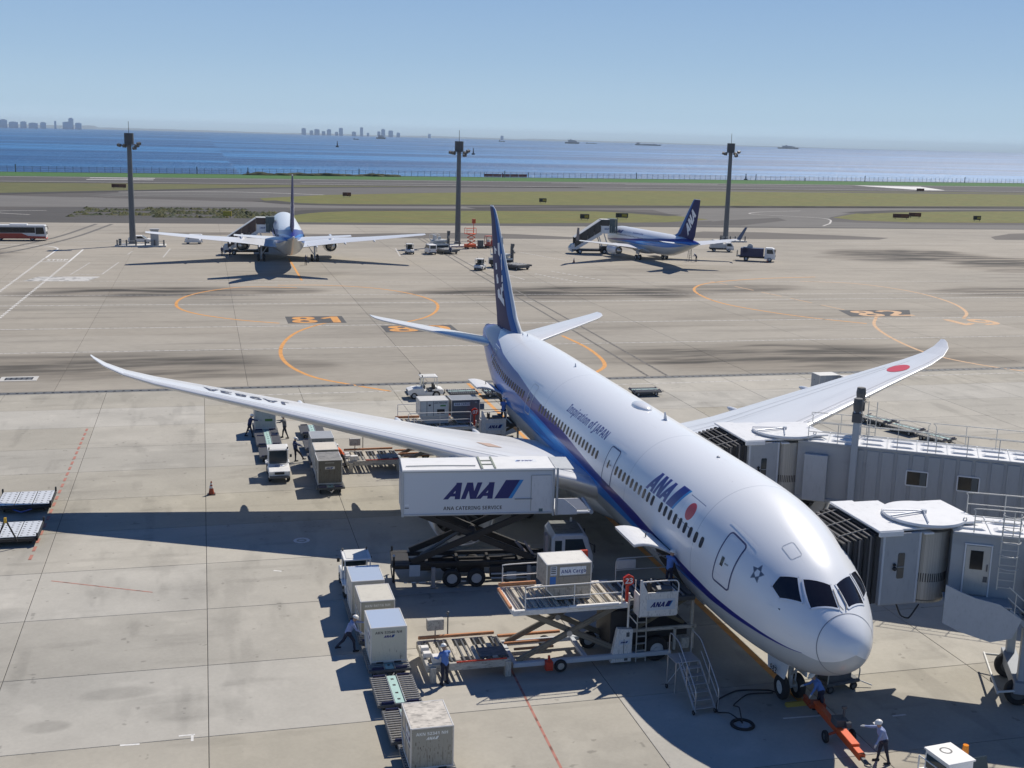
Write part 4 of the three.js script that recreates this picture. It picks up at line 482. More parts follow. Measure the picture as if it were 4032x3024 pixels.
// two containers behind the far wing
put(container('tall pale container parked behind the far wing, left of its pair', 'containers behind the wing', { roof: pale, skin: M(.5, .52, .53, .5, .2, { map: soil }), face: uldFace('#a3a7a8', (c, W, H) => { c.fillStyle = '#4a4f55'; c.fillRect(W * .3, H * .3, 22, 22); c.fillRect(W * .6, H * .6, 14, 22); }, .8, 43) }), 31.4, .52, -60, -Math.PI / 2);
put(container('low roofed container half hidden by the far wing, right of its pair', 'containers behind the wing', { roof: M(.6, .58, .55, .5, .1, { map: soil }), skin: M(.36, .37, .37, .5, .2, { map: soil }), face: akn('AKN 52206', '#8a8d8d', '#2a2c30', 1, 47, false) }), 33.3, .52, -58.4, -Math.PI / 2);
// dollies: steel frame, roller beds on both sides of a mint walkway, four wheels and a draw bar
const rollG = cyl(.045, .045, .66, 0, 0, 0, 'x', 8);
function dolly(label, group, rollers = K.roller) {
  const t = thing('container_dolly', label, 'dolly', 0, 0, 0, group), H = .47;
  part(t, 'frame', [box(.07, .13, 2.5, -.86, H - .05, 0), box(.07, .13, 2.5, .86, H - .05, 0), box(1.8, .13, .07, 0, H - .05, 1.25), box(1.8, .13, .07, 0, H - .05, -1.25), box(.1, .1, 2.5, -.28, H - .09, 0), box(.1, .1, 2.5, .28, H - .09, 0), box(1.7, .02, 2.4, 0, H - .1, 0)], K.dgrey);
  for (const s of [-1, 1]) for (let i = 0; i < 13; i++) { const m = part(t, 'roller', rollG, rollers); m.position.set(s * .53, H + .005, -1.1 + i * .183); }
  part(t, 'walkway', box(.36, .03, 2.45, 0, H + .02, 0), K.mint); part(t, 'walkway_hole', [.9, .35, -.35, -.9].map(z => box(.12, .01, .12, 0, H + .036, z)), K.black);
  part(t, 'guide_rail', [box(.04, .09, 2.5, -.22, H + .03, 0), box(.04, .09, 2.5, .22, H + .03, 0)], K.steel);
  for (const x of [-.62, .62]) for (const z of [-.85, .85]) wheel(t, .2, .12, x, .2, z, K.lgrey);
  parts(t, 'stop', [box(.5, .12, .05, -.5, H + .05, 1.22), box(.5, .12, .05, .5, H + .05, 1.22), box(.5, .12, .05, -.5, H + .05, -1.22), box(.5, .12, .05, .5, H + .05, -1.22)], K.navy);
  part(t, 'draw_bar', [bar([-.2, .33, 1.25], [0, .3, 1.7], .035), bar([.2, .33, 1.25], [0, .3, 1.7], .035), box(.1, .06, .16, 0, .3, 1.74)], K.dgrey); return t;
}
{
  const g = 'container dollies of the near train', d0 = dolly('empty roller dolly with mint walkway between two containers of the near train', g); put(d0, -16.03, 0, -8.2);
  for (const [lab, x, z] of [['roller dolly partly hidden by the grimy container at the bottom edge', -15.95, -5.2], ['dolly under the grimy container at the bottom edge of the picture', -15.75, -2.45], ['dolly under the clean silver container beside the crouching worker', -15.97, -11.35], ['dolly under the beige roofed container of the near train', -16, -14.35], ['dolly under the silver container next to the tow tractor', -16.1, -17]]) copyOf(d0, lab, x, z);
  const g2 = 'container dollies by the wing', d1 = dolly('empty dolly directly behind the white tow tractor facing the camera', g2, M(.2, .2, .2, .5, .5)); put(d1, -18.85, 0, -46.3);
  for (const [lab, x, z] of [['empty middle dolly of the train behind the white tow tractor', -18.92, -49.6], ['empty dolly just in front of the container with the green label', -18.95, -52.0], ['dolly under the container with the green label', -18.98, -53.9], ['empty dolly at the far end of the row of three containers', -15.55, -52.5], ['dolly behind the rearmost of the three containers', -15.6, -48], ['dolly under the grey front container by the baggage loader', -15.7, -38.2], ['dolly under the cream roofed container', -15.65, -41], ['dolly under the grey roofed rearmost container', -15.62, -44.2]]) copyOf(d1, lab, x, z);
  const g3 = 'dollies beyond the airliner', d2 = dolly('flat dolly hitched behind the open tow tractor', g3, K.roller); put(d2, -1.4, 0, -64.4, Math.PI / 2);
  for (const [lab, x, z, a] of [['second dolly behind the open tow tractor, under the rear cargo door', 1.8, -64.2, Math.PI / 2], ['lone dolly seen over the back of the fuselage', 15.2, -63, Math.PI / 2], ['dolly under the tall container behind the far wing', 31.5, -60, Math.PI / 2], ['dolly under the low container behind the far wing', 33.4, -58.4, Math.PI / 2], ['farthest of three empty dollies behind the upper boarding bridge', 30.6, -49.5, .35], ['middle of three empty dollies behind the upper boarding bridge', 31.3, -46.4, .35], ['nearest of three empty dollies behind the upper boarding bridge', 32, -43.3, .35]]) copyOf(d2, lab, x, z, a);
}
function palletDolly(label, x, z, pole) { // wide flat deck with rows of slots
  const t = thing('pallet_dolly', label, 'dolly', x, z, 0, 'flat pallet dollies at the left edge'), H = .5; t.scale.z = 1.22; part(t, 'frame', [box(3.1, .18, .1, 0, H - .12, 1.2), box(3.1, .18, .1, 0, H - .12, -1.2), box(.1, .18, 2.5, -1.5, H - .12, 0), box(.1, .18, 2.5, 1.5, H - .12, 0), box(2.9, .1, 2.3, 0, H - .16, 0)], K.black);
  for (let i = 0; i < 3; i++) part(t, 'deck_panel', box(.95, .04, 2.2, -1 + i, H + .01, 0), M(.70, .72, .74, .4, .2, { map: soil })); const s = []; for (let i = 0; i < 9; i++) for (let j = 0; j < 7; j++) s.push(box(.11, .012, .05, -1.32 + i * .33, H + .034, -.93 + j * .31)); part(t, 'slots', s, K.black).userData.kind = 'stuff';
  part(t, 'corner_stop', [[-1, -1], [1, -1], [-1, 1], [1, 1]].map(([a, b]) => box(.1, .28, .12, a * 1.52, H + .08, b * 1.18)), K.black); for (const a of [-1.1, 1.1]) for (const b of [-.8, .8]) wheel(t, .19, .12, a, .19, b, K.dgrey);
  if (pole) { part(t, 'raised_draw_bar', [bar([-.55, .3, 1.3], [-.06, 1.55, 1.42], .045), bar([.55, .3, 1.3], [.06, 1.55, 1.42], .045)], K.black); part(t, 'draw_bar_eye', box(.14, .3, .08, 0, 1.62, 1.43), K.yellow); } else part(t, 'draw_bar', [bar([-.5, .3, 1.3], [0, .3, 1.75], .04), bar([.5, .3, 1.3], [0, .3, 1.75], .04)], K.blue); return t;
}
palletDolly('far one of two flat slotted pallet dollies at the left edge', -33.85, -37.6, false); palletDolly('near one of two flat slotted pallet dollies, with raised black draw bar', -33.85, -31.6, true);

// ------------------------------------------------------------------ loaders
const logoPlate = (w, h, k, bg = '#c9cfd4') => plate(w, h, (c, W, H) => { c.fillStyle = bg; c.fillRect(0, 0, W, H); emblem(c, W * .12, H * .5 + k / 2, k, NAVY, '#2f7fc0'); }, 200);
const deckWhite = M(.58, .54, .46, .55, .1, { map: grimy }), postRed = M(.5, .03, .015, .45), guardOrange = M(.66, .30, .14, .5, 0, { map: grimy });
const gw = M(.60, .585, .54, .5, .05, { map: grimy }), gw2 = M(.80, .79, .76, .45, 0, { map: mapTex(256, 256, (x, y) => { const n = .86 + .14 * fbm(x / 30, y / 30, 4) - .28 * sstep(.58, .78, fbm(x / 10 + 30, y / 34, 4)); return [n, n * .98, n * .95]; }) });
function loader(label, number, group) {
  const t = thing('cargo_loader', label, 'loader', 0, 0, 0, group);
  // ground-level transfer deck at the left
  const ld = part(t, 'transfer_deck', [box(3.6, .34, .14, -4.65, .62, 1.2), box(3.6, .34, .14, -4.65, .62, -1.2), box(.16, .3, 2.5, -6.4, .62, 0), box(.16, .3, 2.5, -2.9, .62, 0), box(.26, .7, .3, -2.95, .35, 1.2), box(.26, .7, .3, -6.2, .35, 1.25), box(.26, .7, .3, -2.95, .35, -1.2), box(.26, .7, .3, -6.2, .35, -1.25)], gw);
  for (let i = 0; i < 13; i++) { const big = i % 3 === 1; part(ld, 'roller_bar', box(big ? .24 : .09, .1, 2.2, -6.15 + i * .27, big ? .80 : .77, 0), big ? deckWhite : K.dgrey); }
  part(ld, 'drive_unit', box(1.2, .12, .9, -3.5, .80, .5), M(.2, .2, .21, .5, .3, { map: grimy })); part(ld, 'guard_bar', box(3.4, .13, .13, -4.7, .95, -1.2), guardOrange); part(ld, 'edge_strip', box(2.2, .06, .05, -4.1, .83, 1.27), K.red);
  part(ld, 'control_box', [box(.75, .5, .3, -5.6, 1.42, -1.5), box(.06, .8, .06, -5.6, .95, -1.45)], gw); part(ld, 'warning_lamp', [bar([-5.05, .8, -1.4], [-5.05, 1.9, -1.4], .03), ball(.07, -5.05, 1.95, -1.4)], K.dgrey); parts(ld, 'motor_cover', [box(.5, .32, .34, -5.95, .95, 1.0), box(.34, .2, .3, -6.3, .9, .4), box(.34, .2, .3, -6.3, .9, -.2)], gw2);
  // ground frame and scissor lift
  part(t, 'ground_frame', [box(7.2, .2, .22, .9, .42, 1.12), box(7.2, .2, .22, .9, .42, -1.12), box(.2, .16, 2.2, -2.6, .42, 0), box(.2, .16, 2.2, .6, .42, 0)], M(.52, .56, .60, .45, 0, { map: soil })); part(t, 'conveyor_bar', [box(2.9, .12, .14, -1.4, .78, -1.15), box(2.2, .1, .1, -1.6, .7, -.5), box(1.8, .1, .1, -1.5, .66, .1)], guardOrange);
  for (const z of [-1, 1]) { const A = part(t, 'scissor_arm', beam([-2.5, .52, z * .98], [2.0, 2.72, z * .98], .13, .24), M(.26, .24, .2, .5, .3, { map: grimy })); const B = part(t, 'scissor_arm', beam([2.2, .55, z * .8], [-2.3, 2.72, z * .8], .13, .24), M(.26, .24, .2, .5, .3, { map: grimy })); part(A, 'pivot', cyl(.13, .13, .4, -.2, 1.62, z * .9, 'z', 12), K.steel); }
  wheelZ(t, .28, .16, -.62, .28, 1.3, gw); wheelZ(t, .28, .16, -.62, .28, -1.3, gw); part(t, 'jack_foot', [box(.32, .4, .3, -1.15, .35, 1.3), box(.1, .3, .1, -1.15, .65, 1.3)], K.red);
  // raised platform
  const pl = part(t, 'main_platform', [box(5.1, .24, .16, -.25, 2.86, 1.32), box(5.1, .24, .16, -.25, 2.86, -1.32), box(.16, .2, 2.6, -2.76, 2.86, 0), box(.12, .16, 2.6, 2.25, 2.86, 0), box(4.9, .06, 2.5, -.25, 2.84, 0)], gw2);
  for (let i = 0; i < 20; i++) { const big = i % 2; part(pl, 'roller_bar', big ? box(.17, .07, 2.4, -2.5 + i * .245, 2.99, 0) : cyl(.05, .05, 2.4, -2.5 + i * .245, 2.97, 0, 'z', 8), big ? deckWhite : K.roller); }
  part(pl, 'guard_bar', [box(1.7, .15, .16, -1.95, 3.12, -1.32), box(.14, .12, 2.2, -2.86, 3.02, 0)], guardOrange); part(pl, 'bumper_tube', cyl(.09, .09, 2.2, .75, 2.98, 1.42, 'x', 10), gw2);
  const rail = (z, x0, x1) => part(pl, 'hand_rail', [tube([[x0, 2.95, z], [x0, 3.85, z], [x0 + .18, 4.0, z], [x1 - .15, 4.0, z], [x1, 3.85, z], [x1, 2.95, z]], .028, 6, 40), bar([x0, 3.5, z], [x1, 3.5, z], .024), bar([(x0 + x1) / 2, 2.95, z], [(x0 + x1) / 2, 4, z], .024)], gw2); rail(1.42, -2.3, 2.0); rail(-1.42, -2.6, 1.2);
  // bridge deck next to the aircraft
  const br = part(t, 'bridge_deck', [box(3.1, .2, .14, 3.95, 2.86, 1.05), box(3.1, .2, .14, 3.95, 2.86, -1.05), box(3, .06, 2, 3.95, 2.86, 0), box(.12, .2, 2.2, 5.5, 2.86, 0)], K.dgrey); for (let i = 0; i < 10; i++) part(br, 'roller_bar', i % 2 ? box(.2, .06, 1.9, 2.65 + i * .3, 2.98, 0) : cyl(.05, .05, 1.9, 2.65 + i * .3, 2.96, 0, 'z', 8), i % 2 ? M(.13, .14, .15, .5, .3) : K.steel);
  part(br, 'bridge_scissor', [beam([3, 1.6, .9], [5.2, 2.75, .9], .1, .16), beam([3, 2.75, .8], [5.2, 1.6, .8], .1, .16), beam([3, 1.6, -.9], [5.2, 2.75, -.9], .1, .16)], M(.2, .18, .13, .5, .3, { map: grimy })); part(br, 'back_rail', [tube([[2.6, 2.95, -1.15], [2.6, 3.9, -1.15], [2.8, 4.05, -1.15], [5, 4.05, -1.15], [5.2, 3.9, -1.15], [5.2, 2.95, -1.15]], .025, 6, 30), bar([2.6, 3.5, -1.15], [5.2, 3.5, -1.15], .022), box(.9, .42, .12, 3.1, 3.75, -1.2)], K.lgrey);
  // operator's console
  const co = part(t, 'operator_console', [poly([[2.65, 2.45], [2.65, 4.15], [2.72, 4.15], [3.0, 3.55], [4.4, 3.55], [4.4, 2.5]], .06).translate(0, 0, 1.85), box(.06, 1.0, .75, 2.68, 2.95, 1.5), box(.06, .95, .75, 4.38, 3.0, 1.5), box(1.7, .05, .8, 3.52, 2.47, 1.48)], gw2); part(co, 'lettering', new THREE.PlaneGeometry(1.3, .5).translate(3.62, 3.0, 1.884), logoPlate(1.3, .5, 46)); part(co, 'seat', [box(.4, .12, .4, 3.6, 3.45, 1.35), box(.1, .5, .4, 3.25, 3.6, 1.35)], K.black); part(co, 'panel', [box(.7, .2, .3, 3.8, 3.62, 1.7, .3, 0, 0), cyl(.16, .16, .04, 4.0, 3.78, 1.5, 'y', 14)], K.dgrey); part(co, 'console_rail', tube([[2.75, 4.05, 1.85], [4.2, 4.05, 1.85], [4.4, 3.9, 1.85], [4.42, 3.5, 1.85]], .03, 6, 24), gw2);
  // chassis, wheels, cabinet, ladder, number posts
  part(t, 'chassis', [box(3.4, .5, 1.5, 3.7, 1.25, 0), box(3.2, .9, 1.1, 3.4, .95, -.2), box(.9, 1.5, 1.9, 2.2, 1.6, -.15)], K.black); parts(t, 'chassis_frame', [box(3.6, .16, .12, 3.9, 1.5, 1.0), box(.12, 1.1, .12, 4.7, 1.0, 1.0), box(.12, 1.1, .12, 5.55, 1.0, 1.0), box(.35, .5, .3, 5.2, .75, .95), box(3.6, .16, .12, 3.9, 1.5, -1.0), box(.12, 1.2, .14, 5.5, 2.1, .95)], gw);
  for (const z of [-.85, .85]) { wheelZ(t, .56, .36, 3.85, .56, z * 1.12, K.lgrey); } part(t, 'front_axle', cyl(.1, .1, 1.6, 3.85, .56, 0, 'z', 10), K.black); wheelZ(t, .4, .28, 1.3, .4, -.85, K.lgrey);
  const cb = part(t, 'control_cabinet', poly([[1.72, .12], [2.65, .12], [2.68, 1.62], [2.0, 1.68], [1.95, 1.5]], .28, .015).translate(0, 0, 1.02), gw2); part(cb, 'cabinet_marking', new THREE.PlaneGeometry(.5, .22).translate(2.3, 1.05, 1.168), logoPlate(.5, .22, 16)); part(cb, 'cabinet_latch', [box(.16, .22, .03, 2.4, .3, 1.17), box(.02, .9, .02, 2.28, .75, 1.17), box(.14, .2, .03, 2.45, 1.4, 1.17)], K.dgrey);
  const la = part(t, 'ladder', [bar([2.85, .12, 1.2], [2.9, 3.0, 1.05], .03), bar([3.3, .12, 1.2], [3.3, 3.0, 1.05], .03)], gw); for (let i = 0; i < 9; i++) part(la, 'rung', box(.42, .03, .1, 3.08, .3 + i * .32, 1.19 - i * .016), gw);
  part(t, 'handrail_stair', [bar([2.45, 1.7, 1.1], [2.45, 3.3, 1.1], .05), bar([2.55, 2.2, .9], [2.9, 1.8, 1.1], .03), bar([2.7, 2.95, 1.15], [2.7, 3.9, 1.15], .024), bar([3.4, 2.95, 1.15], [3.4, 3.9, 1.15], .024)], gw2);
  const hex = z => poly([...Array(6).keys()].map(i => [.27 * Math.cos(i * Math.PI / 3 + .52), .27 * Math.sin(i * Math.PI / 3 + .52)]), .12).translate(2.32, 3.95, z);
  const p1 = part(t, 'number_post', [hex(1.25), box(.12, 1.0, .12, 2.3, 3.35, 1.2)], postRed); part(p1, 'number', fontShape(number, .24).translate(2.32 - .18, 3.83, 1.325), M(.8, .8, .8, .5)); part(t, 'signal_post', [box(.36, .4, .12, 1.15, 4.25, -1.45), cyl(.06, .06, .9, 1.15, 3.7, -1.45, 'y', 10), box(.28, .4, .16, 1.15, 3.3, -1.45)], M(.62, .07, .025, .45));
  return t;
}
put(loader('white cargo loader numbered 23 raised to the forward cargo door', '23', 'cargo loaders at the near airliner'), -8.05, 0, -10.75); put(loader('white cargo loader numbered 07 behind the wing at the rear cargo door', '07', 'cargo loaders at the near airliner'), -7.65, 0, -43.1);

// ------------------------------------------------------------------ catering truck
{
  const t = thing('catering_truck', 'white catering truck with its box lifted on a black scissor to the airliner', 'truck', -9.85, -20.95, R(-6)), sidePanel = plate(7.5, 2.2, (c, W, H) => { c.fillStyle = '#ccd1d6'; c.fillRect(0, 0, W, H); emblem(c, W * .262, H * .655, H * .40, NAVY, '#2f86c8', 1.08); c.fillStyle = '#2a2c31'; c.font = `bold ${H * .12}px sans-serif`; const w = c.measureText('ANA CATERING SERVICE').width; c.save(); c.translate(W * .265, H * .915); c.scale(W * .40 / w, 1); c.fillText('ANA CATERING SERVICE', 0, 0); c.restore(); const r = rng(4); for (let i = 0; i < 70; i++) { c.fillStyle = `rgba(120,90,60,${r() * .07})`; c.fillRect(r() * W, r() * H, 2, 10 + r() * 60); } c.fillStyle = '#dfe3e6'; c.fillRect(10, H * .76, 50, 22); c.fillStyle = '#3b4048'; c.fillRect(10, H * .84, 50, 10); }, 240);
  const bodyW = M(.70, .715, .73, .4, 0, { map: soil });
  const b = part(t, 'box_body', [box(7.6, 2.25, 2.36, -.1, 5.02, 0)], bodyW); part(b, 'side_panel', new THREE.PlaneGeometry(7.45, 2.15).translate(-.1, 5.02, 1.186), sidePanel);
  part(b, 'edge_trim', [box(.12, 2.4, .12, -3.88, 5.0, 1.16), box(.12, 2.4, .12, -3.88, 5.0, -1.16), box(7.7, .1, .1, -.1, 3.9, 1.18), box(7.7, .1, .1, -.1, 6.14, 1.18), box(.1, 2.5, .12, 3.74, 4.98, 1.16), box(.1, 2.5, .12, 3.94, 4.98, 1.1)], K.lgrey);
  const rf = part(b, 'roof', [box(3.9, .06, 2.3, -1.95, 6.19, 0), box(3.7, .06, 2.34, 1.9, 6.2, 0)], K.white); part(rf, 'roof_hatch', [box(.1, .04, 2.2, .1, 6.25, 0), box(.1, .04, 2.2, .75, 6.25, 0), box(.6, .04, .1, .42, 6.25, .35), box(.6, .04, .1, .42, 6.25, -.35)], M(.22, .25, .2, .6)); part(rf, 'roof_cable', tube([[-3.7, 6.26, .55], [-2, 6.26, .5], [-.2, 6.26, .6]], .025), K.grey); part(rf, 'roof_marking', new THREE.PlaneGeometry(1.1, .55).rotateX(-Math.PI / 2).rotateY(Math.PI).translate(2.5, 6.235, -.3), logoPlate(1.1, .55, 44, '#d8dbdd'));
  part(b, 'canopy', box(.95, .05, 2.3, 4.3, 6.16, 0, 0, 0, -.03), K.lgrey); const dr = part(b, 'side_door', box(1.0, 1.85, .03, 3.1, 4.95, 1.2), bodyW); part(dr, 'door_gap', [box(.03, 1.85, .01, 2.58, 4.95, 1.216), box(1, .03, .01, 3.1, 5.88, 1.216)], K.grey); part(dr, 'latch_bar', box(.9, .05, .05, 2.2, 4.65, 1.22), K.grey); part(dr, 'placard', box(.2, .16, .01, 3.1, 4.05, 1.218), M(.1, .16, .18, .5));
  part(b, 'rear_door', box(.04, 2.0, 2.1, -3.93, 5.0, 0), M(.3, .36, .44, .4)); part(b, 'front_bridge', [box(1.7, .16, 2.2, 4.75, 3.85, 0), poly([[3.85, 3.75], [3.85, 4.6], [4.3, 4.6], [5.0, 4.0], [5.0, 3.75]], .06).translate(0, 0, 1.1), box(1.0, .1, .1, 5.2, 3.85, 1.1)], bodyW); part(b, 'bridge_mat', box(1.2, .02, 1.9, 5.0, 3.945, 0), M(.06, .08, .13, .8)); part(b, 'bridge_bumper', cyl(.12, .12, 2.2, 5.75, 3.85, 0, 'z', 12), K.lgrey);
  for (const z of [-.85, .85]) { part(t, 'scissor_arm', beam([-3.4, 1.32, z], [2.6, 3.8, z], .16, .32), K.black); part(t, 'scissor_arm', beam([2.9, 1.3, z * .8], [-3.0, 3.8, z * .8], .16, .32), K.black); } part(t, 'lift_ram', [bar([-2.9, 1.5, .4], [-1.0, 2.7, .4], .09), bar([-1.5, 2.4, .4], [-.9, 2.8, .4], .05)], K.dgrey); part(t, 'scissor_pivot', cyl(.2, .2, 1.9, -.2, 2.55, 0, 'z', 14), K.black);
  part(t, 'subframe', [box(8.2, .2, .16, -.2, 1.16, .8), box(8.2, .2, .16, -.2, 1.16, -.8), ...[-3.9, -2.6, -1, .6, 2.2, 3.6].map(x => box(.16, .16, 1.8, x, 1.1, 0)), box(1.6, .5, .5, 2.2, .8, -.3), box(.6, .7, .5, -2.6, .75, -.5), box(8.6, .2, .14, 0, .92, .5), box(8.6, .2, .14, 0, .92, -.5), box(3.4, .06, .06, -.6, 1.27, .98), box(2.0, .6, .3, 1.6, .75, .95), box(1.4, .5, .5, -.3, .7, 0)], K.black);
  part(t, 'rear_platform', [box(.9, .1, 2.3, -3.95, 1.2, 0), box(.1, 1.2, .1, -4.3, .9, 1.1), box(.1, .5, .1, -4.3, 1.5, 1.1), box(.1, 1.2, .1, -4.3, .9, -1.1), box(.06, .1, 2.3, -4.35, .4, 0)], K.black); part(t, 'rear_marker', [ball(.07, -4.3, 1.75, 1.1), box(.55, .6, .04, -3.25, .95, 1.16)], M(.4, .46, .52, .4)); part(t, 'outrigger', [box(.2, 1, .16, -2.3, .6, 1.15), cyl(.16, .16, .06, -2.3, .08, 1.15), box(.2, 1, .16, 2.6, .6, 1.15), cyl(.16, .16, .06, 2.6, .08, 1.15), box(.2, 1, .16, -2.3, .6, -1.15), cyl(.16, .16, .06, -2.3, .08, -1.15)], M(.3, .3, .31, .45, .2));
  part(t, 'side_guard', [box(1.9, .07, .05, 1.6, .45, 1.15), box(1.9, .07, .05, 1.6, .68, 1.15), box(.5, .4, .06, 1.7, .57, 1.17)], K.lgrey); part(t, 'reflector_row', [...Array(9).keys()].map(i => box(.16 + .1 * (i % 3), .06, .04, -3.7 + i * .42, .3, 1.1)), K.offwhite);
  for (const x of [-1.35, -.1]) for (const z of [-1, 1]) { wheelZ(t, .48, .34, x, .48, z * 1.06, K.lgrey); } for (const z of [-1, 1]) wheelZ(t, .48, .3, 4.9, .48, z, K.lgrey);
  const cab = part(t, 'cab', poly([[3.75, .62], [3.75, 2.45], [3.95, 2.68], [5.35, 2.68], [5.62, 2.5], [5.95, 1.5], [5.98, .55], [5.4, .55], [5.3, .9], [4.5, .9], [4.4, .55]], 2.25, .06).translate(0, 0, 0), M(.55, .58, .62, .4, 0, { map: soil })); part(cab, 'cab_roof', box(1.45, .05, 2.0, 4.65, 2.72, 0), M(.2, .22, .22, .6, 0, { map: grimy })); for (const z of [-1, 1]) { part(cab, 'rear_side_window', box(.36, .8, .02, 4.1, 1.95, z * 1.13), K.glassB); part(cab, 'door_window', poly([[4.45, 1.6], [4.45, 2.42], [5.35, 2.42], [5.68, 1.5]], .02).translate(0, 0, z * 1.13), K.glassB); part(cab, 'door', poly([[4.42, .95], [4.42, 1.5], [5.75, 1.42], [5.85, .95]], .02).translate(0, 0, z * 1.13), M(.55, .58, .62, .4, 0, { map: soil })); part(cab, 'mirror', [box(.06, .4, .2, 5.95, 1.95, z * 1.3), bar([5.7, 2.2, z * 1.12], [5.95, 2.1, z * 1.3], .02)], K.black); } part(cab, 'windscreen', box(.02, .95, 1.9, 5.8, 2.0, 0, 0, 0, .32), K.glassB); part(cab, 'beacon', cyl(.07, .06, .22, 5.1, 2.85, -.8, 'y', 10), K.lamp); part(cab, 'exhaust_stack', [box(.16, 1.5, .5, 3.5, 1.9, .8), bar([3.0, 1.3, .6], [2.4, 2.2, .6], .07), bar([2.7, 1.3, .3], [2.0, 2.1, .3], .08)], M(.3, .28, .3, .5, .3));
  part(t, 'headlight', [box(.05, .18, .4, 6.0, .85, .8), box(.05, .18, .4, 6.0, .85, -.8)], K.lamp);
}
// ------------------------------------------------------------------ tow tractors, steps, cones and small things at the stand
function tractor(label, o = {}) { // faces +z
  const t = thing('tow_tractor', label, 'tractor', 0, 0, 0, 'baggage tow tractors'), W = o.body || K.white; const b = part(t, 'body', [poly([[-1.55, .38], [-1.55, .82], [-1.0, .95], [-.75, .62], [.05, .6], [.15, .98], [1.1, .92], [1.5, .78], [1.52, .36]].map(([z, y]) => [-z, y]), 1.36, .03).rotateY(Math.PI / 2), box(1.2, .2, 2.6, 0, .38, 0)], W);
  part(b, 'bumper', [box(1.3, .16, .14, 0, .42, 1.58), box(1.2, .2, .1, 0, .42, -1.6)], K.dgrey); part(b, 'grille', box(.62, .16, .03, 0, .66, 1.53), K.black); for (const x of [-.5, .5]) { part(b, 'headlight', box(.24, .15, .04, x, .68, 1.52), K.lamp); part(b, 'fender', box(.16, .1, .8, x * 1.42, .78, -.95), W); } part(b, 'hood_marking', new THREE.PlaneGeometry(.8, .3).rotateX(-Math.PI / 2 + .08).translate(0, .965, .75), logoPlate(.8, .3, 26, '#d6d9db'));
  part(t, 'seat', [box(.5, .12, .5, -.3, .72, -.5), box(.5, .5, .12, -.3, .98, -.78), box(.5, .12, .5, .32, .72, -.5), box(.5, .5, .12, .32, .98, -.78)], K.black); part(t, 'dashboard', [box(1.1, .3, .2, 0, 1.0, .12), new THREE.TorusGeometry(.18, .022, 6, 18).rotateX(-.7).translate(-.3, 1.15, -.1)], K.dgrey);
  const rf = part(t, 'roof', [box(1.36, .07, 1.5, 0, 1.93, -.32), ...[[-.62, .3, .12], [.62, .3, .12], [-.62, -1.0, -1.0], [.62, -1.0, -1.0]].map(([x, z0, z1]) => bar([x, .92, z1 + (z0 > 0 ? .15 : 0)], [x, 1.92, z0 > 0 ? z0 - .1 : z0], .035))], W); part(rf, 'roof_panel', box(1.1, .02, 1.2, 0, 1.975, -.3), K.offwhite); part(rf, 'windscreen', box(1.16, .72, .015, 0, 1.5, .24, -.1, 0, 0), o.open ? new THREE.MeshPhysicalMaterial({ color: C(.9, .95, .95), roughness: .03, transmission: 1, thickness: 0, ior: 1.45 }) : K.glassB); part(rf, 'beacon', [cyl(.05, .05, .14, -.6, 2.04, .3), cyl(.05, .05, .14, .6, 2.04, .3)], o.open ? K.black : K.dgrey);
  for (const x of [-.6, .6]) { part(rf, 'mirror', box(.14, .2, .04, x * 1.35, 1.5, .3), K.black); wheel(t, .3, .2, x, .3, 1.0, K.lgrey); wheel(t, .36, .24, x, .36, -.95, K.offwhite); } part(t, 'tow_hitch', [box(.2, .16, .3, 0, .4, -1.7), bar([0, .4, -1.8], [0, .7, -1.8], .03)], K.dgrey); return t;
}
put(tractor('white tow tractor with dark windscreen facing the camera'), -18.7, 0, -41.6, 0);
put(tractor('white open tow tractor seen side on beyond the rear cargo door', { open: true }), -4.75, 0, -64.5, -Math.PI / 2);
put(tractor('tow tractor at the head of the near train, mostly behind its containers'), -16.15, 0, -20.6, Math.PI);
put(tractor('dark tow tractor parked left of the tail fin'), 22.8, 0, -164, Math.PI - .5);
put(tractor('tow tractor with curved white roof right of the tail on aircraft'), 15.2, 0, -192, Math.PI);
{ // aluminium maintenance steps by the nose
  const t = thing('maintenance_steps', 'bare aluminium wheeled steps standing below the forward fuselage', 'steps', -4.15, -5.7, .05); part(t, 'platform', box(1.1, .05, .9, 0, 1.5, -1.0), K.steel); for (let i = 0; i < 6; i++) part(t, 'tread', box(.85, .03, .26, .05, .24 + i * .22, .98 - i * .27), K.steel); part(t, 'stringer', [beam([-.4, .1, 1.15], [-.4, 1.5, -.55], .05, .12), beam([.5, .1, 1.15], [.5, 1.5, -.55], .05, .12)], K.steel);
  part(t, 'hand_rail', [-.45, .55].flatMap(x => [tube([[x, .2, 1.2], [x, 1.1, 1.15], [x, 2.35, -.45], [x, 2.45, -.7], [x, 2.45, -1.4], [x, 1.5, -1.42]], .025, 6, 40), bar([x, .7, 1.15], [x, 1.95, -.5], .02), bar([x, .9, .35], [x, 1.75, .3], .02)]), K.steel); part(t, 'leg', [bar([-.5, .1, -1.4], [-.5, 1.5, -1.4], .03), bar([.5, .1, -1.4], [.5, 1.5, -1.4], .03), bar([-.5, .1, -.6], [-.5, 1.5, -.6], .03), bar([.5, .1, -.6], [.5, 1.5, -.6], .03), bar([-.5, .2, -1.4], [.5, 1.4, -1.4], .02)], K.steel); for (const [x, z] of [[-.45, 1.1], [.5, 1.1], [-.5, -1.4], [.5, -1.4]]) wheel(t, .1, .06, x, .1, z, K.dgrey);
}
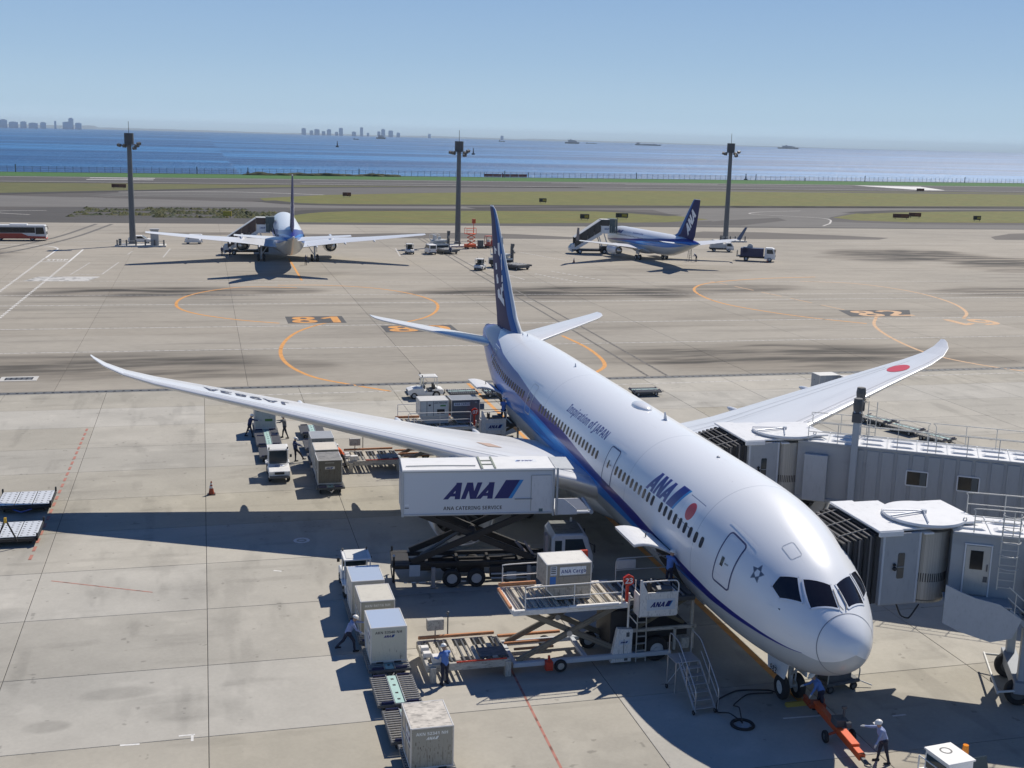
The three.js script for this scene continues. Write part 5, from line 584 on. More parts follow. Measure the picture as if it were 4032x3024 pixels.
function cone(label, x, z) { const t = thing('traffic_cone', label, 'cone', x, z, 0, 'traffic cones on the apron'); part(t, 'base', box(.48, .05, .48, 0, .025, 0), K.black); part(t, 'body', cyl(.19, .03, .82, 0, .46, 0, 'y', 18), M(.30, .05, .015, .6)); part(t, 'band', [cyl(.135, .105, .14, 0, .5, 0, 'y', 18), cyl(.085, .06, .1, 0, .7, 0, 'y', 18)], M(.65, .62, .58, .5)); return t; }
cone('traffic cone standing alone in the middle of the open concrete left', -23.04, -38.25); cone('traffic cone off the left wing tip of the small airliner', 43.4, -176); cone('traffic cone beside the fuel truck', 82.4, -175.6);
{ // tow bar, pushback tractor, ground power cart, hose pit
  const t = thing('tow_bar', 'orange aircraft tow bar running from the nose wheel to the lower right', 'tow bar', .16, -1.5, -.1), dir = 1; part(t, 'head', [box(.7, .16, .5, 0, .42, -2.25), box(.12, .3, .5, -.3, .5, -2.45), box(.12, .3, .5, .3, .5, -2.45)], M(.45, .07, .02, .5, 0, { map: grimy })); part(t, 'main_beam', [box(.26, .26, 4.3, 0, .45, -.05), box(.34, .14, 1.2, 0, .6, .9)], M(.68, .1, .02, .45)); part(t, 'winch', [box(.5, .3, .5, .1, .72, -.2), bar([.25, .6, -.2], [.25, 1.25, -.2], .05), box(.2, .12, .1, .25, 1.28, -.2), cyl(.14, .14, .2, .3, .72, .1, 'x', 12)], K.dgrey); for (const x of [-.55, .55]) { wheel(t, .24, .14, x, .24, .05, K.dgrey); part(t, 'wheel_arm', bar([x * .9, .3, .05], [0, .45, .05], .05), M(.5, .07, .02, .5)); } part(t, 'eye', [box(.16, .12, .4, 0, .42, 2.3), new THREE.TorusGeometry(.12, .035, 8, 16).rotateX(Math.PI / 2).translate(0, .42, 2.6)], K.dgrey);
  const p = thing('pushback_tractor', 'white pushback tractor with orange beacon cut off by the bottom edge', 'tractor', 2.1, 4.2, .1); part(p, 'body', [box(2.4, .75, 4.4, 0, .75, .6), box(2.5, .3, .5, 0, .6, -1.4)], K.white); part(p, 'cab', [box(1.05, .95, 1.2, -.55, 1.5, -.75), box(1.15, .06, 1.3, -.55, 2.0, -.75)], K.white); part(p, 'cab_window', [box(.95, .5, .02, -.55, 1.6, -1.36), box(.02, .5, 1.0, -1.09, 1.6, -.75)], K.glassB); part(p, 'roof_emblem', new THREE.RingGeometry(.16, .22, 28).rotateX(-Math.PI / 2).translate(-.55, 2.036, -.95), K.dgrey); part(p, 'glass_screen', box(1.2, .5, .03, .6, 1.35, -.8, -.3, 0, 0), K.glassB); part(p, 'beacon', [cyl(.1, .12, .08, .35, 1.75, -1.0), cyl(.12, .1, .28, .35, 1.93, -1.0)], K.amber); part(p, 'beacon_post', box(.06, .6, .06, .35, 1.42, -1.0), K.lgrey); part(p, 'front_rail', [bar([-1.1, .9, -1.6], [-1.1, 1.6, -1.6], .03), bar([-1.1, 1.6, -1.6], [-1.1, 1.6, -.2], .025), box(.5, .12, .3, -.6, 1.1, -1.5)], K.white); for (const x of [-1.15, 1.15]) for (const z of [-.7, 1.9]) wheel(p, .45, .32, x, .45, z, K.lgrey);
  const c = thing('ground_power_cart', 'low dark ground power cart behind the nose, in front of the boarding bridge', 'cart', 2.4, -5.7, .15); part(c, 'chassis', [box(1.7, .14, 1.0, 0, .42, 0), box(1.2, .3, .7, -.1, .62, 0)], K.dgrey); part(c, 'rail', [tube([[.8, .45, .45], [.8, 1.0, .45], [.8, 1.0, -.45], [.8, .45, -.45]], .03), tube([[-.8, .45, .45], [-.8, 1.35, .45], [-.8, 1.35, -.45], [-.8, .45, -.45]], .03), bar([-.8, .95, .45], [-.8, .95, -.45], .025)], M(.45, .43, .38, .5)); part(c, 'cable_reel', [cyl(.26, .26, .4, .2, .85, 0, 'z', 16), box(.3, .1, .5, .65, .8, 0)], K.lgrey); for (const x of [-.6, .6]) for (const z of [-.4, .4]) wheelZ(c, .18, .1, x, .18, z, K.dgrey); part(c, 'draw_bar', bar([.8, .35, 0], [1.5, .1, .5], .03), K.lgrey);
  const h = thing('hose_pit', 'round black rimmed pit in the apron with a hose coming out', 'pit', -2.96, -3.39); part(h, 'rim', new THREE.TorusGeometry(.42, .07, 8, 30).rotateX(Math.PI / 2).translate(0, .03, 0), K.rubber); part(h, 'lid', [cyl(.28, .28, .03, .02, .02, 0, 'y', 20), box(.16, .03, .1, -.08, .05, .02)], K.grey); solo('hose', 'thin black hose lying from the round pit to the nose wheel', 'hose', [tube([[-2.9, .06, -3.5], [-3.3, .3, -3.9], [-3.5, .03, -4.6], [-3.0, .03, -5.6], [-1.9, .03, -6.2], [-.6, .03, -6.0], [-.3, .05, -5.6]], .03, 6, 60), tube([[-2.95, .06, -3.45], [-2.9, .5, -3.9], [-2.6, .04, -5.0], [-1.6, .03, -5.8], [-.5, .04, -5.7]], .025, 6, 50)], K.rubber);
  const ch = thing('wheel_chock', 'dull chock pushed against the nose wheel', 'chock', -.05, -4.55); part(ch, 'block', poly([[-.12, 0], [.12, 0], [.05, .16], [-.05, .16]], .9).rotateY(Math.PI / 2), M(.35, .27, .05, .7)); part(ch, 'rope', tube([[.45, .05, 0], [.7, .1, .2], [.5, .03, .5]], .02), K.yellow);
}
// ------------------------------------------------------------------ boarding bridges
const bridgeGrey = M(.36, .385, .415, .5, .05, { map: soil }), bridgeRoof = M(.74, .75, .76, .42, 0, { map: soil }), ribbed = M(.48, .475, .455, .42, .25, { map: mapTex(512, 32, (x, y) => { const v = .84 + .10 * Math.sin(x / 512 * Math.PI * 2 * 110) + .30 * (vn(x / 3.1, y / 60) - .5); return [v, v * .99, v * .96]; }) }), rub = M(.025, .024, .024, .8), bridgeWall = M(.36, .385, .41, .5, .05, { map: soil });
function bridge(label, o) { // cab at the aircraft, rotunda, then a tunnel leaving at angle o.turn (towards +x and the viewer)
  const t = thing('boarding_bridge', label, 'bridge', o.x, o.z, 0, 'passenger boarding bridges'), y0 = 4.05, y1 = 7.1;
  // rubber hood: pleated frames shrinking towards the fuselage
  const hood = []; for (let i = 0; i < 7; i++) { const x = -2.75 - i * .24, s = 1 - i * .012, z0 = -2.55 * s, z1 = 1.15 * s; hood.push([x, z0, z1, y1 - .1 - i * .05, y0 + .02]); }
  const hp = part(t, 'hood', hood.map(([x, z0, z1, a, b], i) => [box(.2, .06, z1 - z0, x, a, (z0 + z1) / 2), box(.2, a - b, .05, x, (a + b) / 2, z0), box(.2, a - b, .05, x, (a + b) / 2, z1)]), M(.05, .05, .052, .8)); for (let i = 0; i < 6; i++) { const [x, z0, z1, a, b] = hood[i]; part(hp, 'hood_rib', [tube([[x - .12, b, z1 + .02], [x - .12, a - .1, z1 + .06], [x - .12, a + .04, z1 - .15], [x - .12, a + .06, z0 + .15], [x - .12, a - .1, z0 - .05], [x - .12, b, z0 - .02]], .045, 6, 40)], i % 2 ? M(.15, .14, .135, .7) : rub); } part(hp, 'hood_strap', [0, 1, 2].map(i => bar([-2.7, y1 + .02, -2.1 + i * 1.3], [-4.2, y1 - .28, -2.0 + i * 1.25], .035)), M(.2, .19, .18, .7));
  // cab
  const cab = part(t, 'cab', [box(1.75, y1 - y0, .12, -1.72, (y0 + y1) / 2, 1.24), box(1.75, y1 - y0, .12, -1.72, (y0 + y1) / 2, -2.6), box(.12, y1 - y0, 3.8, -2.58, (y0 + y1) / 2, -.68), box(1.75, .14, 3.9, -1.72, y0 + .02, -.68)], bridgeGrey); part(cab, 'cab_roof', [box(1.1, .1, 4.1, -2.3, y1 + .12, -.68), box(1.3, .09, 3.8, -1.2, y1 + .1, -.7), box(1.1, .22, .1, -2.3, y1 + .02, 1.36), box(.45, .08, .5, -.55, y1 - .06, 1.15)], bridgeRoof);
  part(cab, 'cab_window', poly([[-.12, -.55], [.12, -.55], [.15, -.5], [.15, .5], [.12, .55], [-.12, .55], [-.15, .5], [-.15, -.5]], .03).translate(-1.7, y0 + 1.65, 1.31), K.glassB); part(cab, 'window_bar', box(.3, .03, .04, -1.7, y0 + 1.6, 1.33), K.grey); parts(cab, 'corner_post', [box(.1, y1 - y0, .1, -2.55, (y0 + y1) / 2, 1.28), box(.1, y1 - y0, .1, -.9, (y0 + y1) / 2, 1.28)], M(.5, .53, .56, .45)); part(cab, 'warning_horn', [ball(.09, -2.0, y0 + 1.55, 1.36), ball(.07, -2.02, y0 + 1.72, 1.36)], K.black); part(cab, 'loose_cable', tube([[-1.7, y0, 1.2], [-1.45, y0 - .55, 1.25], [-1.05, y0 - .7, 1.25], [-.6, y0 - .15, 1.2]], .035, 6, 24), K.black);
  // rotunda
  const ro = part(t, 'rotunda', [cyl(1.04, 1.04, y1 - y0 - .1, 0, (y0 + y1) / 2 - .05, .2, 'y', 40), cyl(1.12, 1.12, .16, 0, y0 - .1, 0, 'y', 40)], ribbed); parts(ro, 'rotunda_casing', [box(.2, y1 - y0, .14, -.98, (y0 + y1) / 2, 1.05), box(.7, y1 - y0 + .05, .3, 1.15, (y0 + y1) / 2, 1.0), box(2.6, y1 - y0, .14, .2, (y0 + y1) / 2, -1.3)], bridgeGrey); part(ro, 'rotunda_ring', cyl(1.1, 1.16, .14, 0, y0 - .06, 0, 'y', 40), K.dgrey); part(ro, 'rotunda_roof', [cyl(1.72, 1.7, .1, .1, y1 + .28, -.1, 'y', 48), cyl(1.5, 1.72, .14, .1, y1 + .16, -.1, 'y', 48), box(1.3, .1, 3.0, 1.35, y1 + .25, -.25)], bridgeRoof); part(ro, 'vent_slot', [...Array(15).keys()].map(i => { const a = R(-38 + i * 5.4); return box(.035, .38, .02, Math.sin(a) * 1.046, y0 + .98, Math.cos(a) * 1.046 + .2, 0, a, 0); }), K.black); part(ro, 'roof_arm', [bar([-1.7, y1 + .42, .3], [.1, y1 + .42, -.1], .04), bar([-.6, y1 + .4, 1.3], [.05, y1 + .42, -.05], .03), bar([-1.6, y1 + .42, -.5], [.1, y1 + .42, -.15], .03), cyl(.12, .12, .14, .1, y1 + .4, -.1)], M(.42, .45, .5, .4, .4));
  part(ro, 'lifting_eye', new THREE.TorusGeometry(.08, .025, 6, 14).translate(1.25, y1 + .36, 1.12), K.steel);
  // tunnel in its own turned frame
  const tu = new THREE.Group(); tu.name = 'tunnel'; tu.rotation.y = -o.turn; tu.position.z = o.dz || 0; t.add(tu); const L = 21, w = o.w || 2.6, c0 = 1.1;
  const wall = part(tu, 'tunnel_shell', [box(L, y1 - y0, .1, c0 + L / 2, (y0 + y1) / 2 - .03, w / 2 - .06), box(L, y1 - y0, .1, c0 + L / 2, (y0 + y1) / 2 - .03, -w / 2 + .06), box(L, .16, w, c0 + L / 2, y0 - .05, 0), box(L, .12, .12, c0 + L / 2, y1 + .02, w / 2), box(L, .12, .12, c0 + L / 2, y1 + .02, -w / 2), box(L, .14, .16, c0 + L / 2, y0 + .02, w / 2)], bridgeWall);
  const skip = new Set(o.noPanels || []); for (let i = 0; i < 27; i++) { const x = c0 + .5 + i * .76; if (x < (o.panelFrom || 0)) continue; part(tu, 'wall_panel', box(.60, y1 - y0 - .28, .09, x + .3, (y0 + y1) / 2 + .02, w / 2 + .005), bridgeWall); }
  const roofG = [box(.62, .07, w - .1, 0, 0, 0)]; for (let i = 0; i < 14; i++) { const x = c0 + .75 + i * 1.5; const m = part(tu, 'roof_panel', [box(1.46, .06, w - .1, x, y1 + .02, 0), ...[-.42, .42].flatMap(z => [poly([[-.6, 0], [.6, 0], [.42, .09], [-.42, .09]], .42).translate(x, y1 + .05, z * 1.25)])], bridgeRoof); part(m, 'panel_joint', box(.05, .09, w - .05, x + .74, y1 + .05, 0), M(.6, .62, .64, .5)); }
  for (const x of o.windows || []) { const fr = part(tu, 'tunnel_window', poly([[-.5, -.42], [.5, -.42], [.56, -.36], [.56, .36], [.5, .42], [-.5, .42], [-.56, .36], [-.56, -.36]], .05).translate(x, y0 + 1.72, w / 2 + .06), M(.6, .62, .64, .4)); part(fr, 'pane', [box(.98, .7, .03, x, y0 + 1.72, w / 2 + .078)], K.glass); part(fr, 'blind', box(.3, .68, .01, x + .3, y0 + 1.72, w / 2 + .096), M(.08, .1, .11, .3)); }
  for (const z of [-w / 2 + .05, w / 2 - .05]) for (const [a, b] of o.rails) part(tu, 'roof_rail', [tube([[a, y1 + .1, z], [a, y1 + .95, z], [a + .15, y1 + 1.1, z], [b - .15, y1 + 1.1, z], [b, y1 + .95, z], [b, y1 + .1, z]], .024, 6, 60), bar([a, y1 + .6, z], [b, y1 + .6, z], .02), ...[...Array(Math.max(1, Math.floor((b - a) / 1.5) - 1)).keys()].map(i => bar([a + (i + 1) * 1.5, y1 + .05, z], [a + (i + 1) * 1.5, y1 + 1.1, z], .022))], K.rail);
  // lift columns with drive bogie
  const gx = o.column; for (const z of [-w / 2 - .22, w / 2 + .22]) { const c = part(tu, 'lift_column', [box(.34, o.colTop - .9, .34, gx, (o.colTop - .9) / 2 + .9, z)], M(.36, .4, .44, .45, 0, { map: soil })); part(c, 'column_cap', [cyl(.2, .26, .55, gx, o.colTop + .1, z, 'y', 8), cyl(.26, .22, .3, gx, o.colTop + .5, z, 'y', 8), box(.5, .5, .5, gx, o.colTop - .35, z)], M(.07, .072, .075, .6)); } parts(tu, 'cross_beam', [box(.5, .4, w + 1, gx, y0 - .35, 0), box(.6, .5, w + 1.2, gx, .9, 0), box(.3, .3, w + .8, gx, o.colTop - .5, 0)], M(.28, .31, .35, .5, 0, { map: soil })); for (const z of [-w / 2 - .1, w / 2 + .1]) for (const dx of [-.05]) wheelZ(tu, .55, .4, gx + dx, .55, z, K.dgrey); part(tu, 'bogie_guard', [box(.08, .12, w + 1.6, gx - .95, .7, 0), bar([gx - .95, .7, w / 2 + .7], [gx, .8, w / 2 + .5], .05), bar([gx - .95, .7, -w / 2 - .7], [gx, .8, -w / 2 - .5], .05)], K.offwhite); part(tu, 'service_ladder', [bar([gx + .45, 4.2, -w / 2 - .35], [gx + .45, 9, -w / 2 - .35], .025), bar([gx + .9, 4.2, -w / 2 - .35], [gx + .9, 9, -w / 2 - .35], .025), ...[...Array(11).keys()].map(i => bar([gx + .45, 4.5 + i * .4, -w / 2 - .35], [gx + .9, 4.5 + i * .4, -w / 2 - .35], .018))], K.rail);
  part(tu, 'end_pedestal', [cyl(.6, .6, y0, c0 + L - 1, y0 / 2, 0, 'y', 24), box(2.2, .3, 2.2, c0 + L - 1, .15, 0)], bridgeGrey);
  return { t, tu, y0, y1, w, c0 };
}
const B1 = bridge('near grey boarding bridge with stair and door at the first cabin door', { x: 6.0, z: -6.0, turn: R(28), rails: [[1.9, 6.4], [6.9, 14]], windows: [9, 12], column: 4.3, colTop: 5.6, panelFrom: 4.2, w: 2.5 });
{
  const { tu, y0, y1, w } = B1; const z = w / 2; const d = part(tu, 'service_door', box(.95, 2.1, .06, 2.15, y0 + 1.55, z + .02), M(.46, .47, .46, .4, .3, { map: soil })); part(d, 'door_window', box(.5, .8, .02, 2.1, y0 + 2.0, z + .06), K.glass); part(d, 'door_handle', [box(.05, .3, .04, 2.53, y0 + 1.7, z + .07), box(.16, .24, .03, 2.5, y0 + 1.2, z + .06)], K.dgrey); part(tu, 'door_frame', [box(.06, 2.3, .06, 1.64, y0 + 1.5, z + .03), box(.06, 2.3, .06, 2.66, y0 + 1.5, z + .03), box(1.1, .06, .06, 2.15, y0 + 2.65, z + .03)], bridgeRoof);
  part(tu, 'landing_shield', poly([[.3, -.9], [.3, .75], [.9, .5], [1.5, .3], [2.4, .15], [3.3, -.4], [3.0, -1.25], [2.2, -1.5], [1.0, -1.2]], .06).translate(.6, y0 + .4, z + 1.0), M(.46, .49, .52, .45, 0, { map: soil })); part(tu, 'landing', box(2.6, .08, 1.0, 2.2, y0 + .42, z + .5), K.grey); const st = part(tu, 'stair', [beam([3.4, y0 + .3, z + .2], [8.4, .2, z + .2], .06, .2), beam([3.4, y0 + .3, z + .95], [8.4, .2, z + .95], .06, .2)], M(.3, .33, .36, .5)); for (let i = 0; i < 16; i++) part(st, 'tread', box(.28, .03, .75, 3.5 + i * .31, y0 + .2 - i * .255, z + .58), K.grey); part(st, 'stair_rail', [bar([3.3, y0 + 1.3, z + .98], [8.3, 1.2, z + .98], .025), bar([3.3, y0 + .85, z + .98], [8.3, .75, z + .98], .02), ...[0, 1, 2, 3, 4].map(i => bar([3.6 + i * 1.15, y0 + .1 - i * .94, z + .98], [3.6 + i * 1.15, y0 + 1.05 - i * .94, z + .98], .02))], K.rail);
  part(tu, 'roof_ladder', [bar([2.95, y0 + .9, z + .25], [2.95, y1 + 1.1, z + .25], .03), bar([3.6, y0 + .9, z + .25], [3.6, y1 + 1.1, z + .25], .03), ...[0, 1, 2, 3, 4].map(i => new THREE.TorusGeometry(.38, .02, 5, 16, Math.PI).rotateX(Math.PI / 2).translate(3.28, y0 + 1.9 + i * .55, z + .3)), ...[...Array(10).keys()].map(i => bar([2.95, y0 + 1 + i * .32, z + .25], [3.6, y0 + 1 + i * .32, z + .25], .018))], K.rail);
}
const B2 = bridge('far grey boarding bridge with two windows at the second cabin door', { x: 7.0, z: -20.7, turn: R(33), rails: [[1.6, 7.6], [8.0, 15], [15.4, 20]], windows: [7.2, 9.7], column: 4.0, dz: -.4, colTop: 9.1, panelFrom: 3.2 });
part(B2.tu, 'equipment_cabinet', [box(1.2, 2.5, .35, 2.1, 5.3, B2.w / 2 + .2)], M(.42, .45, .48, .45, 0, { map: soil }));
// ------------------------------------------------------------------ people
function figure(P, res, col) {
  const q = (x, y, z) => V(x, y, z), rot = (v, pitch, spread) => v.clone().applyAxisAngle(V(1, 0, 0), -pitch).applyAxisAngle(V(0, 0, 1), spread);
  const pel = q(0, 0, 0), lean = P.lean || 0, up = rot(q(0, 1, 0), -lean, P.side || 0), chest = pel.clone().addScaledVector(up, .33), neck = pel.clone().addScaledVector(up, .52), headUp = rot(q(0, 1, 0), -(lean * .5 + (P.nod || 0)), 0), head = neck.clone().addScaledVector(headUp, .16).add(q(0, 0, .03)), J = { pel, chest, neck, head }, feet = [];
  for (const s of [-1, 1]) { // s = -1: right side of the figure (-x when facing +z)
    const a = s < 0 ? P.ra : P.la, l = s < 0 ? P.rl : P.ll, sh = neck.clone().addScaledVector(up, -.07).add(q(s * .19, 0, 0)), dir = rot(q(0, -1, 0), a[0], s * a[1]), el = sh.clone().addScaledVector(dir, .29), fd = rot(q(0, -1, 0), a[0] + a[2], s * a[1] * .6), wr = el.clone().addScaledVector(fd, .25), hd = wr.clone().addScaledVector(fd, .09);
    const hip = q(s * .09, -.02, 0), td = rot(q(0, -1, 0), l[0], s * l[1]), kn = hip.clone().addScaledVector(td, .44), sd = rot(q(0, -1, 0), l[0] - l[2], s * l[1]), an = kn.clone().addScaledVector(sd, .42); J[s < 0 ? 'R' : 'L'] = { sh, el, wr, hd, fd, hip, kn, an, toe: an.clone().add(q(0, -.05, .17)), heel: an.clone().add(q(0, -.05, -.04)) }; feet.push(an.y - .09);
  }
  const B = []; const cap = (a, b, r0, r1, c) => B.push([a, b, r0, r1, c]); const { R: A, L } = J;
  cap(pel, chest, .145, .155, 0); cap(chest, neck.clone().addScaledVector(up, -.08), .155, .12, 0); cap(A.sh, L.sh, .075, .075, 0); cap(neck.clone().addScaledVector(up, -.06), head, .055, .055, 2); cap(head.clone().addScaledVector(headUp, -.05), head.clone().addScaledVector(headUp, .06), .085, .1, 2);
  cap(pel.clone().add(q(-.07, -.04, 0)), pel.clone().add(q(.07, -.04, 0)), .13, .13, 1); const fwd = headUp.clone().cross(q(1, 0, 0)).negate(); cap(head.clone().addScaledVector(fwd, .09).addScaledVector(headUp, .005), head.clone().addScaledVector(fwd, .118).addScaledVector(headUp, -.02), .016, .02, 2); cap(head.clone().add(q(-.1, 0, 0)), head.clone().add(q(.1, 0, 0)), .024, .024, 2);
  for (const S of [A, L]) { cap(S.sh, S.el, .062, .05, 0); cap(S.el, S.wr, .048, .034, 0); cap(S.wr, S.hd, .034, .036, 3); cap(S.hip, S.kn, .092, .066, 1); cap(S.kn, S.an, .064, .045, 1); cap(S.heel, S.toe, .046, .04, 4); }
  const lift = -Math.min(...feet), hs = 1.02, c0 = q(0, .92 - lift, .1), mc = new MarchingCubes(res, new THREE.MeshBasicMaterial(), false, false, 60000); mc.isolation = 0; const n = res, f = mc.field, p = V(0, 0, 0);
  const cp = (P0, b) => { const ax = b[1].x - b[0].x, ay = b[1].y - b[0].y, az = b[1].z - b[0].z, px = P0.x - b[0].x, py = P0.y - b[0].y, pz = P0.z - b[0].z, t = clamp((px * ax + py * ay + pz * az) / (ax * ax + ay * ay + az * az + 1e-9), 0, 1); return Math.hypot(px - ax * t, py - ay * t, pz - az * t) - (b[2] + (b[3] - b[2]) * t); };
  for (let k = 0; k < n; k++) for (let j = 0; j < n; j++) for (let i = 0; i < n; i++) { p.set((i - n / 2) / (n / 2) * hs + c0.x, (j - n / 2) / (n / 2) * hs + c0.y, (k - n / 2) / (n / 2) * hs + c0.z); let d = .4; for (const b of B) { const e = cp(p, b), h = Math.max(.03 - Math.abs(d - e), 0) / .03; d = Math.min(d, e) - h * h * .0075; } f[i + j * n + k * n * n] = -d; }
  mc.update(); const cnt = mc.count, pa = mc.positionArray.slice(0, cnt * 3), g = new THREE.BufferGeometry(), cl = new Float32Array(cnt * 3);
  for (let i = 0; i < cnt; i++) { p.set(pa[i * 3] * hs + c0.x, pa[i * 3 + 1] * hs + c0.y, pa[i * 3 + 2] * hs + c0.z); let m = 9, c = 0; for (const b of B) { const e = cp(p, b); if (e < m) { m = e; c = b[4]; } } const eye = c === 2 && Math.abs(p.clone().sub(head).dot(headUp) - .02) < .014 && Math.abs(Math.abs(p.x - head.x) - .035) < .014 && p.clone().sub(head).dot(fwd) > .06, K2 = eye ? [.02, .015, .012] : col[c]; cl.set(K2, i * 3); pa.set([p.x, p.y + lift, p.z], i * 3); }
  g.setAttribute('position', new THREE.BufferAttribute(pa, 3)); g.setAttribute('color', new THREE.BufferAttribute(cl, 3)); g.setAttribute('uv', new THREE.BufferAttribute(new Float32Array(cnt * 2), 2));
  // smooth normals by shared position
  const nm = new Map(), key = i => `${Math.round(pa[i * 3] * 2e3)},${Math.round(pa[i * 3 + 1] * 2e3)},${Math.round(pa[i * 3 + 2] * 2e3)}`; g.computeVertexNormals(); const N = g.attributes.normal; for (let i = 0; i < cnt; i++) { const k = key(i), v = nm.get(k) || V(0, 0, 0); v.x += N.getX(i); v.y += N.getY(i); v.z += N.getZ(i); nm.set(k, v); } for (let i = 0; i < cnt; i++) { const v = nm.get(key(i)).clone().normalize(); N.setXYZ(i, v.x, v.y, v.z); }
  // fingers
  const tint = (h, c) => { const a = norm(h), m = a.attributes.position.count, k = new Float32Array(m * 3); for (let i = 0; i < m; i++) k.set(c, i * 3); a.setAttribute('color', new THREE.BufferAttribute(k, 3)); return a; }, gs = [g];
  for (const [S, s] of [[A, -1], [L, 1]]) { const side = q(1, 0, 0), o = S.hd.clone().add(q(0, lift, 0)), bend = S.fd.clone().cross(side).normalize().multiplyScalar(-1); for (let i = 0; i < 4; i++) { const b0 = o.clone().addScaledVector(side, (i - 1.5) * .019), len = [.062, .075, .078, .066][i], b1 = b0.clone().addScaledVector(S.fd, len * .6), b2 = b1.clone().addScaledVector(S.fd, len * .3).addScaledVector(bend, len * .4); gs.push(tint(bar(b0.toArray(), b1.toArray(), .009, 5), col[3]), tint(bar(b1.toArray(), b2.toArray(), .008, 5), col[3])); } const t0 = S.wr.clone().add(q(0, lift, 0)).addScaledVector(S.fd, .03); gs.push(tint(bar(t0.toArray(), t0.clone().addScaledVector(side, -s * .045).addScaledVector(S.fd, .055).toArray(), .01, 5), col[3])); }
  return { geo: mergeGeometries(gs.map(a => { const b = a.index ? a.toNonIndexed() : a; return b; }), false), head: head.clone().add(q(0, lift, 0)), headUp, chest: chest.clone().add(q(0, lift, 0)), up };
}
const skin = [.40, .25, .17], glove = [.62, .62, .60], shoe = [.015, .015, .017], bodyMat = new THREE.MeshStandardMaterial({ vertexColors: true, roughness: .85 });
const outfits = { blue: [[.10, .20, .50], [.018, .022, .045], skin, glove, shoe], navy: [[.03, .045, .12], [.015, .018, .035], skin, glove, shoe], grey: [[.16, .155, .15], [.03, .03, .034], skin, glove, shoe], pale: [[.26, .32, .52], [.018, .022, .045], skin, glove, shoe], orange: [[.75, .13, .03], [.04, .03, .03], skin, glove, shoe] };
function person(label, x, z, turn, pose, outfit, o = {}) {
  const t = thing('person', label, 'person', x, z, turn, 'ground crew', o.y || 0), f = figure(pose, o.res || 84, outfits[outfit]); part(t, 'body', f.geo, bodyMat);
  const hel = part(t, 'helmet', [new THREE.SphereGeometry(.128, 18, 10, 0, Math.PI * 2, 0, 1.7).scale(1, .95, 1.14), cyl(.135, .135, .018, 0, -.015, .03, 'y', 18), box(.15, .015, .09, 0, -.012, .16)], M(.74, .73, .70, .35)); hel.position.copy(f.head).addScaledVector(f.headUp, .045); hel.quaternion.setFromUnitVectors(UPV, f.headUp);
  if (o.vest) part(t, 'vest_stripe', [0].map(() => new THREE.TorusGeometry(.17, .012, 6, 20).rotateX(Math.PI / 2).scale(1, 1, .85).translate(f.chest.x, f.chest.y, f.chest.z)), M(.6, .62, .55, .4)); return t;
}
const stand = { lean: .08, nod: .3, ra: [.25, .15, .3], la: [.2, .15, .4], rl: [.04, .06, .04], ll: [-.04, .06, .02] };
const reach = { lean: .22, nod: .1, ra: [1.35, .1, .1], la: [1.1, .15, .3], rl: [.35, .08, .2], ll: [-.3, .08, .1] };
person('crew member stooping beside the clean silver container of the near train', -17.35, -13.3, Math.PI * .52, { lean: .45, nod: .2, ra: [.5, .2, .5], la: [1.3, .05, .15], rl: [.55, .1, .5], ll: [-.45, .1, .35] }, 'pale', { res: 96 });
person('crew member in blue shirt standing at the low deck of the near loader', -13.8, -9.2, Math.PI + .3, { ...stand, ra: [.7, .3, .9], la: [.5, .2, .8] }, 'blue', { res: 96 });
person('crew member bending over the tow bar at the nose wheel', .62, -3.8, -Math.PI * .6, { lean: .55, nod: .35, ra: [.75, .15, .4], la: [.3, .1, .2], rl: [.1, .1, .05], ll: [-.1, .08, .05] }, 'blue', { res: 96 });
person('crew member by the tow bar pointing with an outstretched arm', .95, .35, -Math.PI * .55, { lean: .42, nod: -.1, ra: [1.6, .1, .1], la: [.35, .1, .1], rl: [.15, .1, .05], ll: [-.2, .08, .05] }, 'pale', { res: 96 });
person('crew member on the near loader reaching to the forward cargo hold', -3.4, -10.6, Math.PI * .62, { ...stand, ra: [.6, .2, .4], la: [1.25, .2, .15] }, 'blue', { y: 2.99, res: 84 });
person('crew member operating the far loader beside the rear cargo door', -3.2, -42.2, Math.PI * .85, { ...stand, ra: [1.1, .3, .3], la: [.8, .3, .5] }, 'blue', { y: 2.99, res: 70 });
person('crew member in grey pushing the container with the green label', -17.6, -51.9, -Math.PI * .6, { ...reach, lean: .1, ra: [1.35, .05, .1] }, 'grey', { res: 70 });
person('crew member in navy pulling the grey roofed container', -17.3, -45.1, Math.PI * .55, { lean: -.12, nod: .3, ra: [.9, .1, .3], la: [.9, .1, .3], rl: [.75, .1, .25], ll: [.05, .06, .05] }, 'navy', { res: 70, vest: 1 });
person('crew member in orange vest leaning on the cream roofed container', -14.3, -43.2, -Math.PI * .58, { lean: .6, nod: -.1, ra: [1.5, .1, .1], la: [1.4, .1, .1], rl: [-.3, .08, .05], ll: [-.65, .08, .05] }, 'orange', { res: 70 });
person('crew member in dark blue at the left side of the container with the green label', -20.15, -52.7, Math.PI * .5, reach, 'navy', { res: 64 });
person('crew member left of another, below the wing of the tail on airliner', -20, -187.4, .4, stand, 'navy', { res: 44 }); person('crew member right of another, below the wing of the tail on airliner', -18.6, -184.9, -.4, stand, 'navy', { res: 44 });
person('crew member standing by the right main wheels of the tail on airliner', -6.2, -171.7, .2, { ...stand, ra: [2.3, .3, .4], la: [1.9, .3, .9] }, 'navy', { res: 44 }); person('crew member standing in front of the far parked loader', 22.6, -189, 0, stand, 'navy', { res: 44 });
person('crew member stooping beside a ladder under the small airliner tail', 68.4, -177.4, -1.2, { ...stand, lean: .7, ra: [1, .1, .3], la: [1, .1, .3] }, 'navy', { res: 44 });
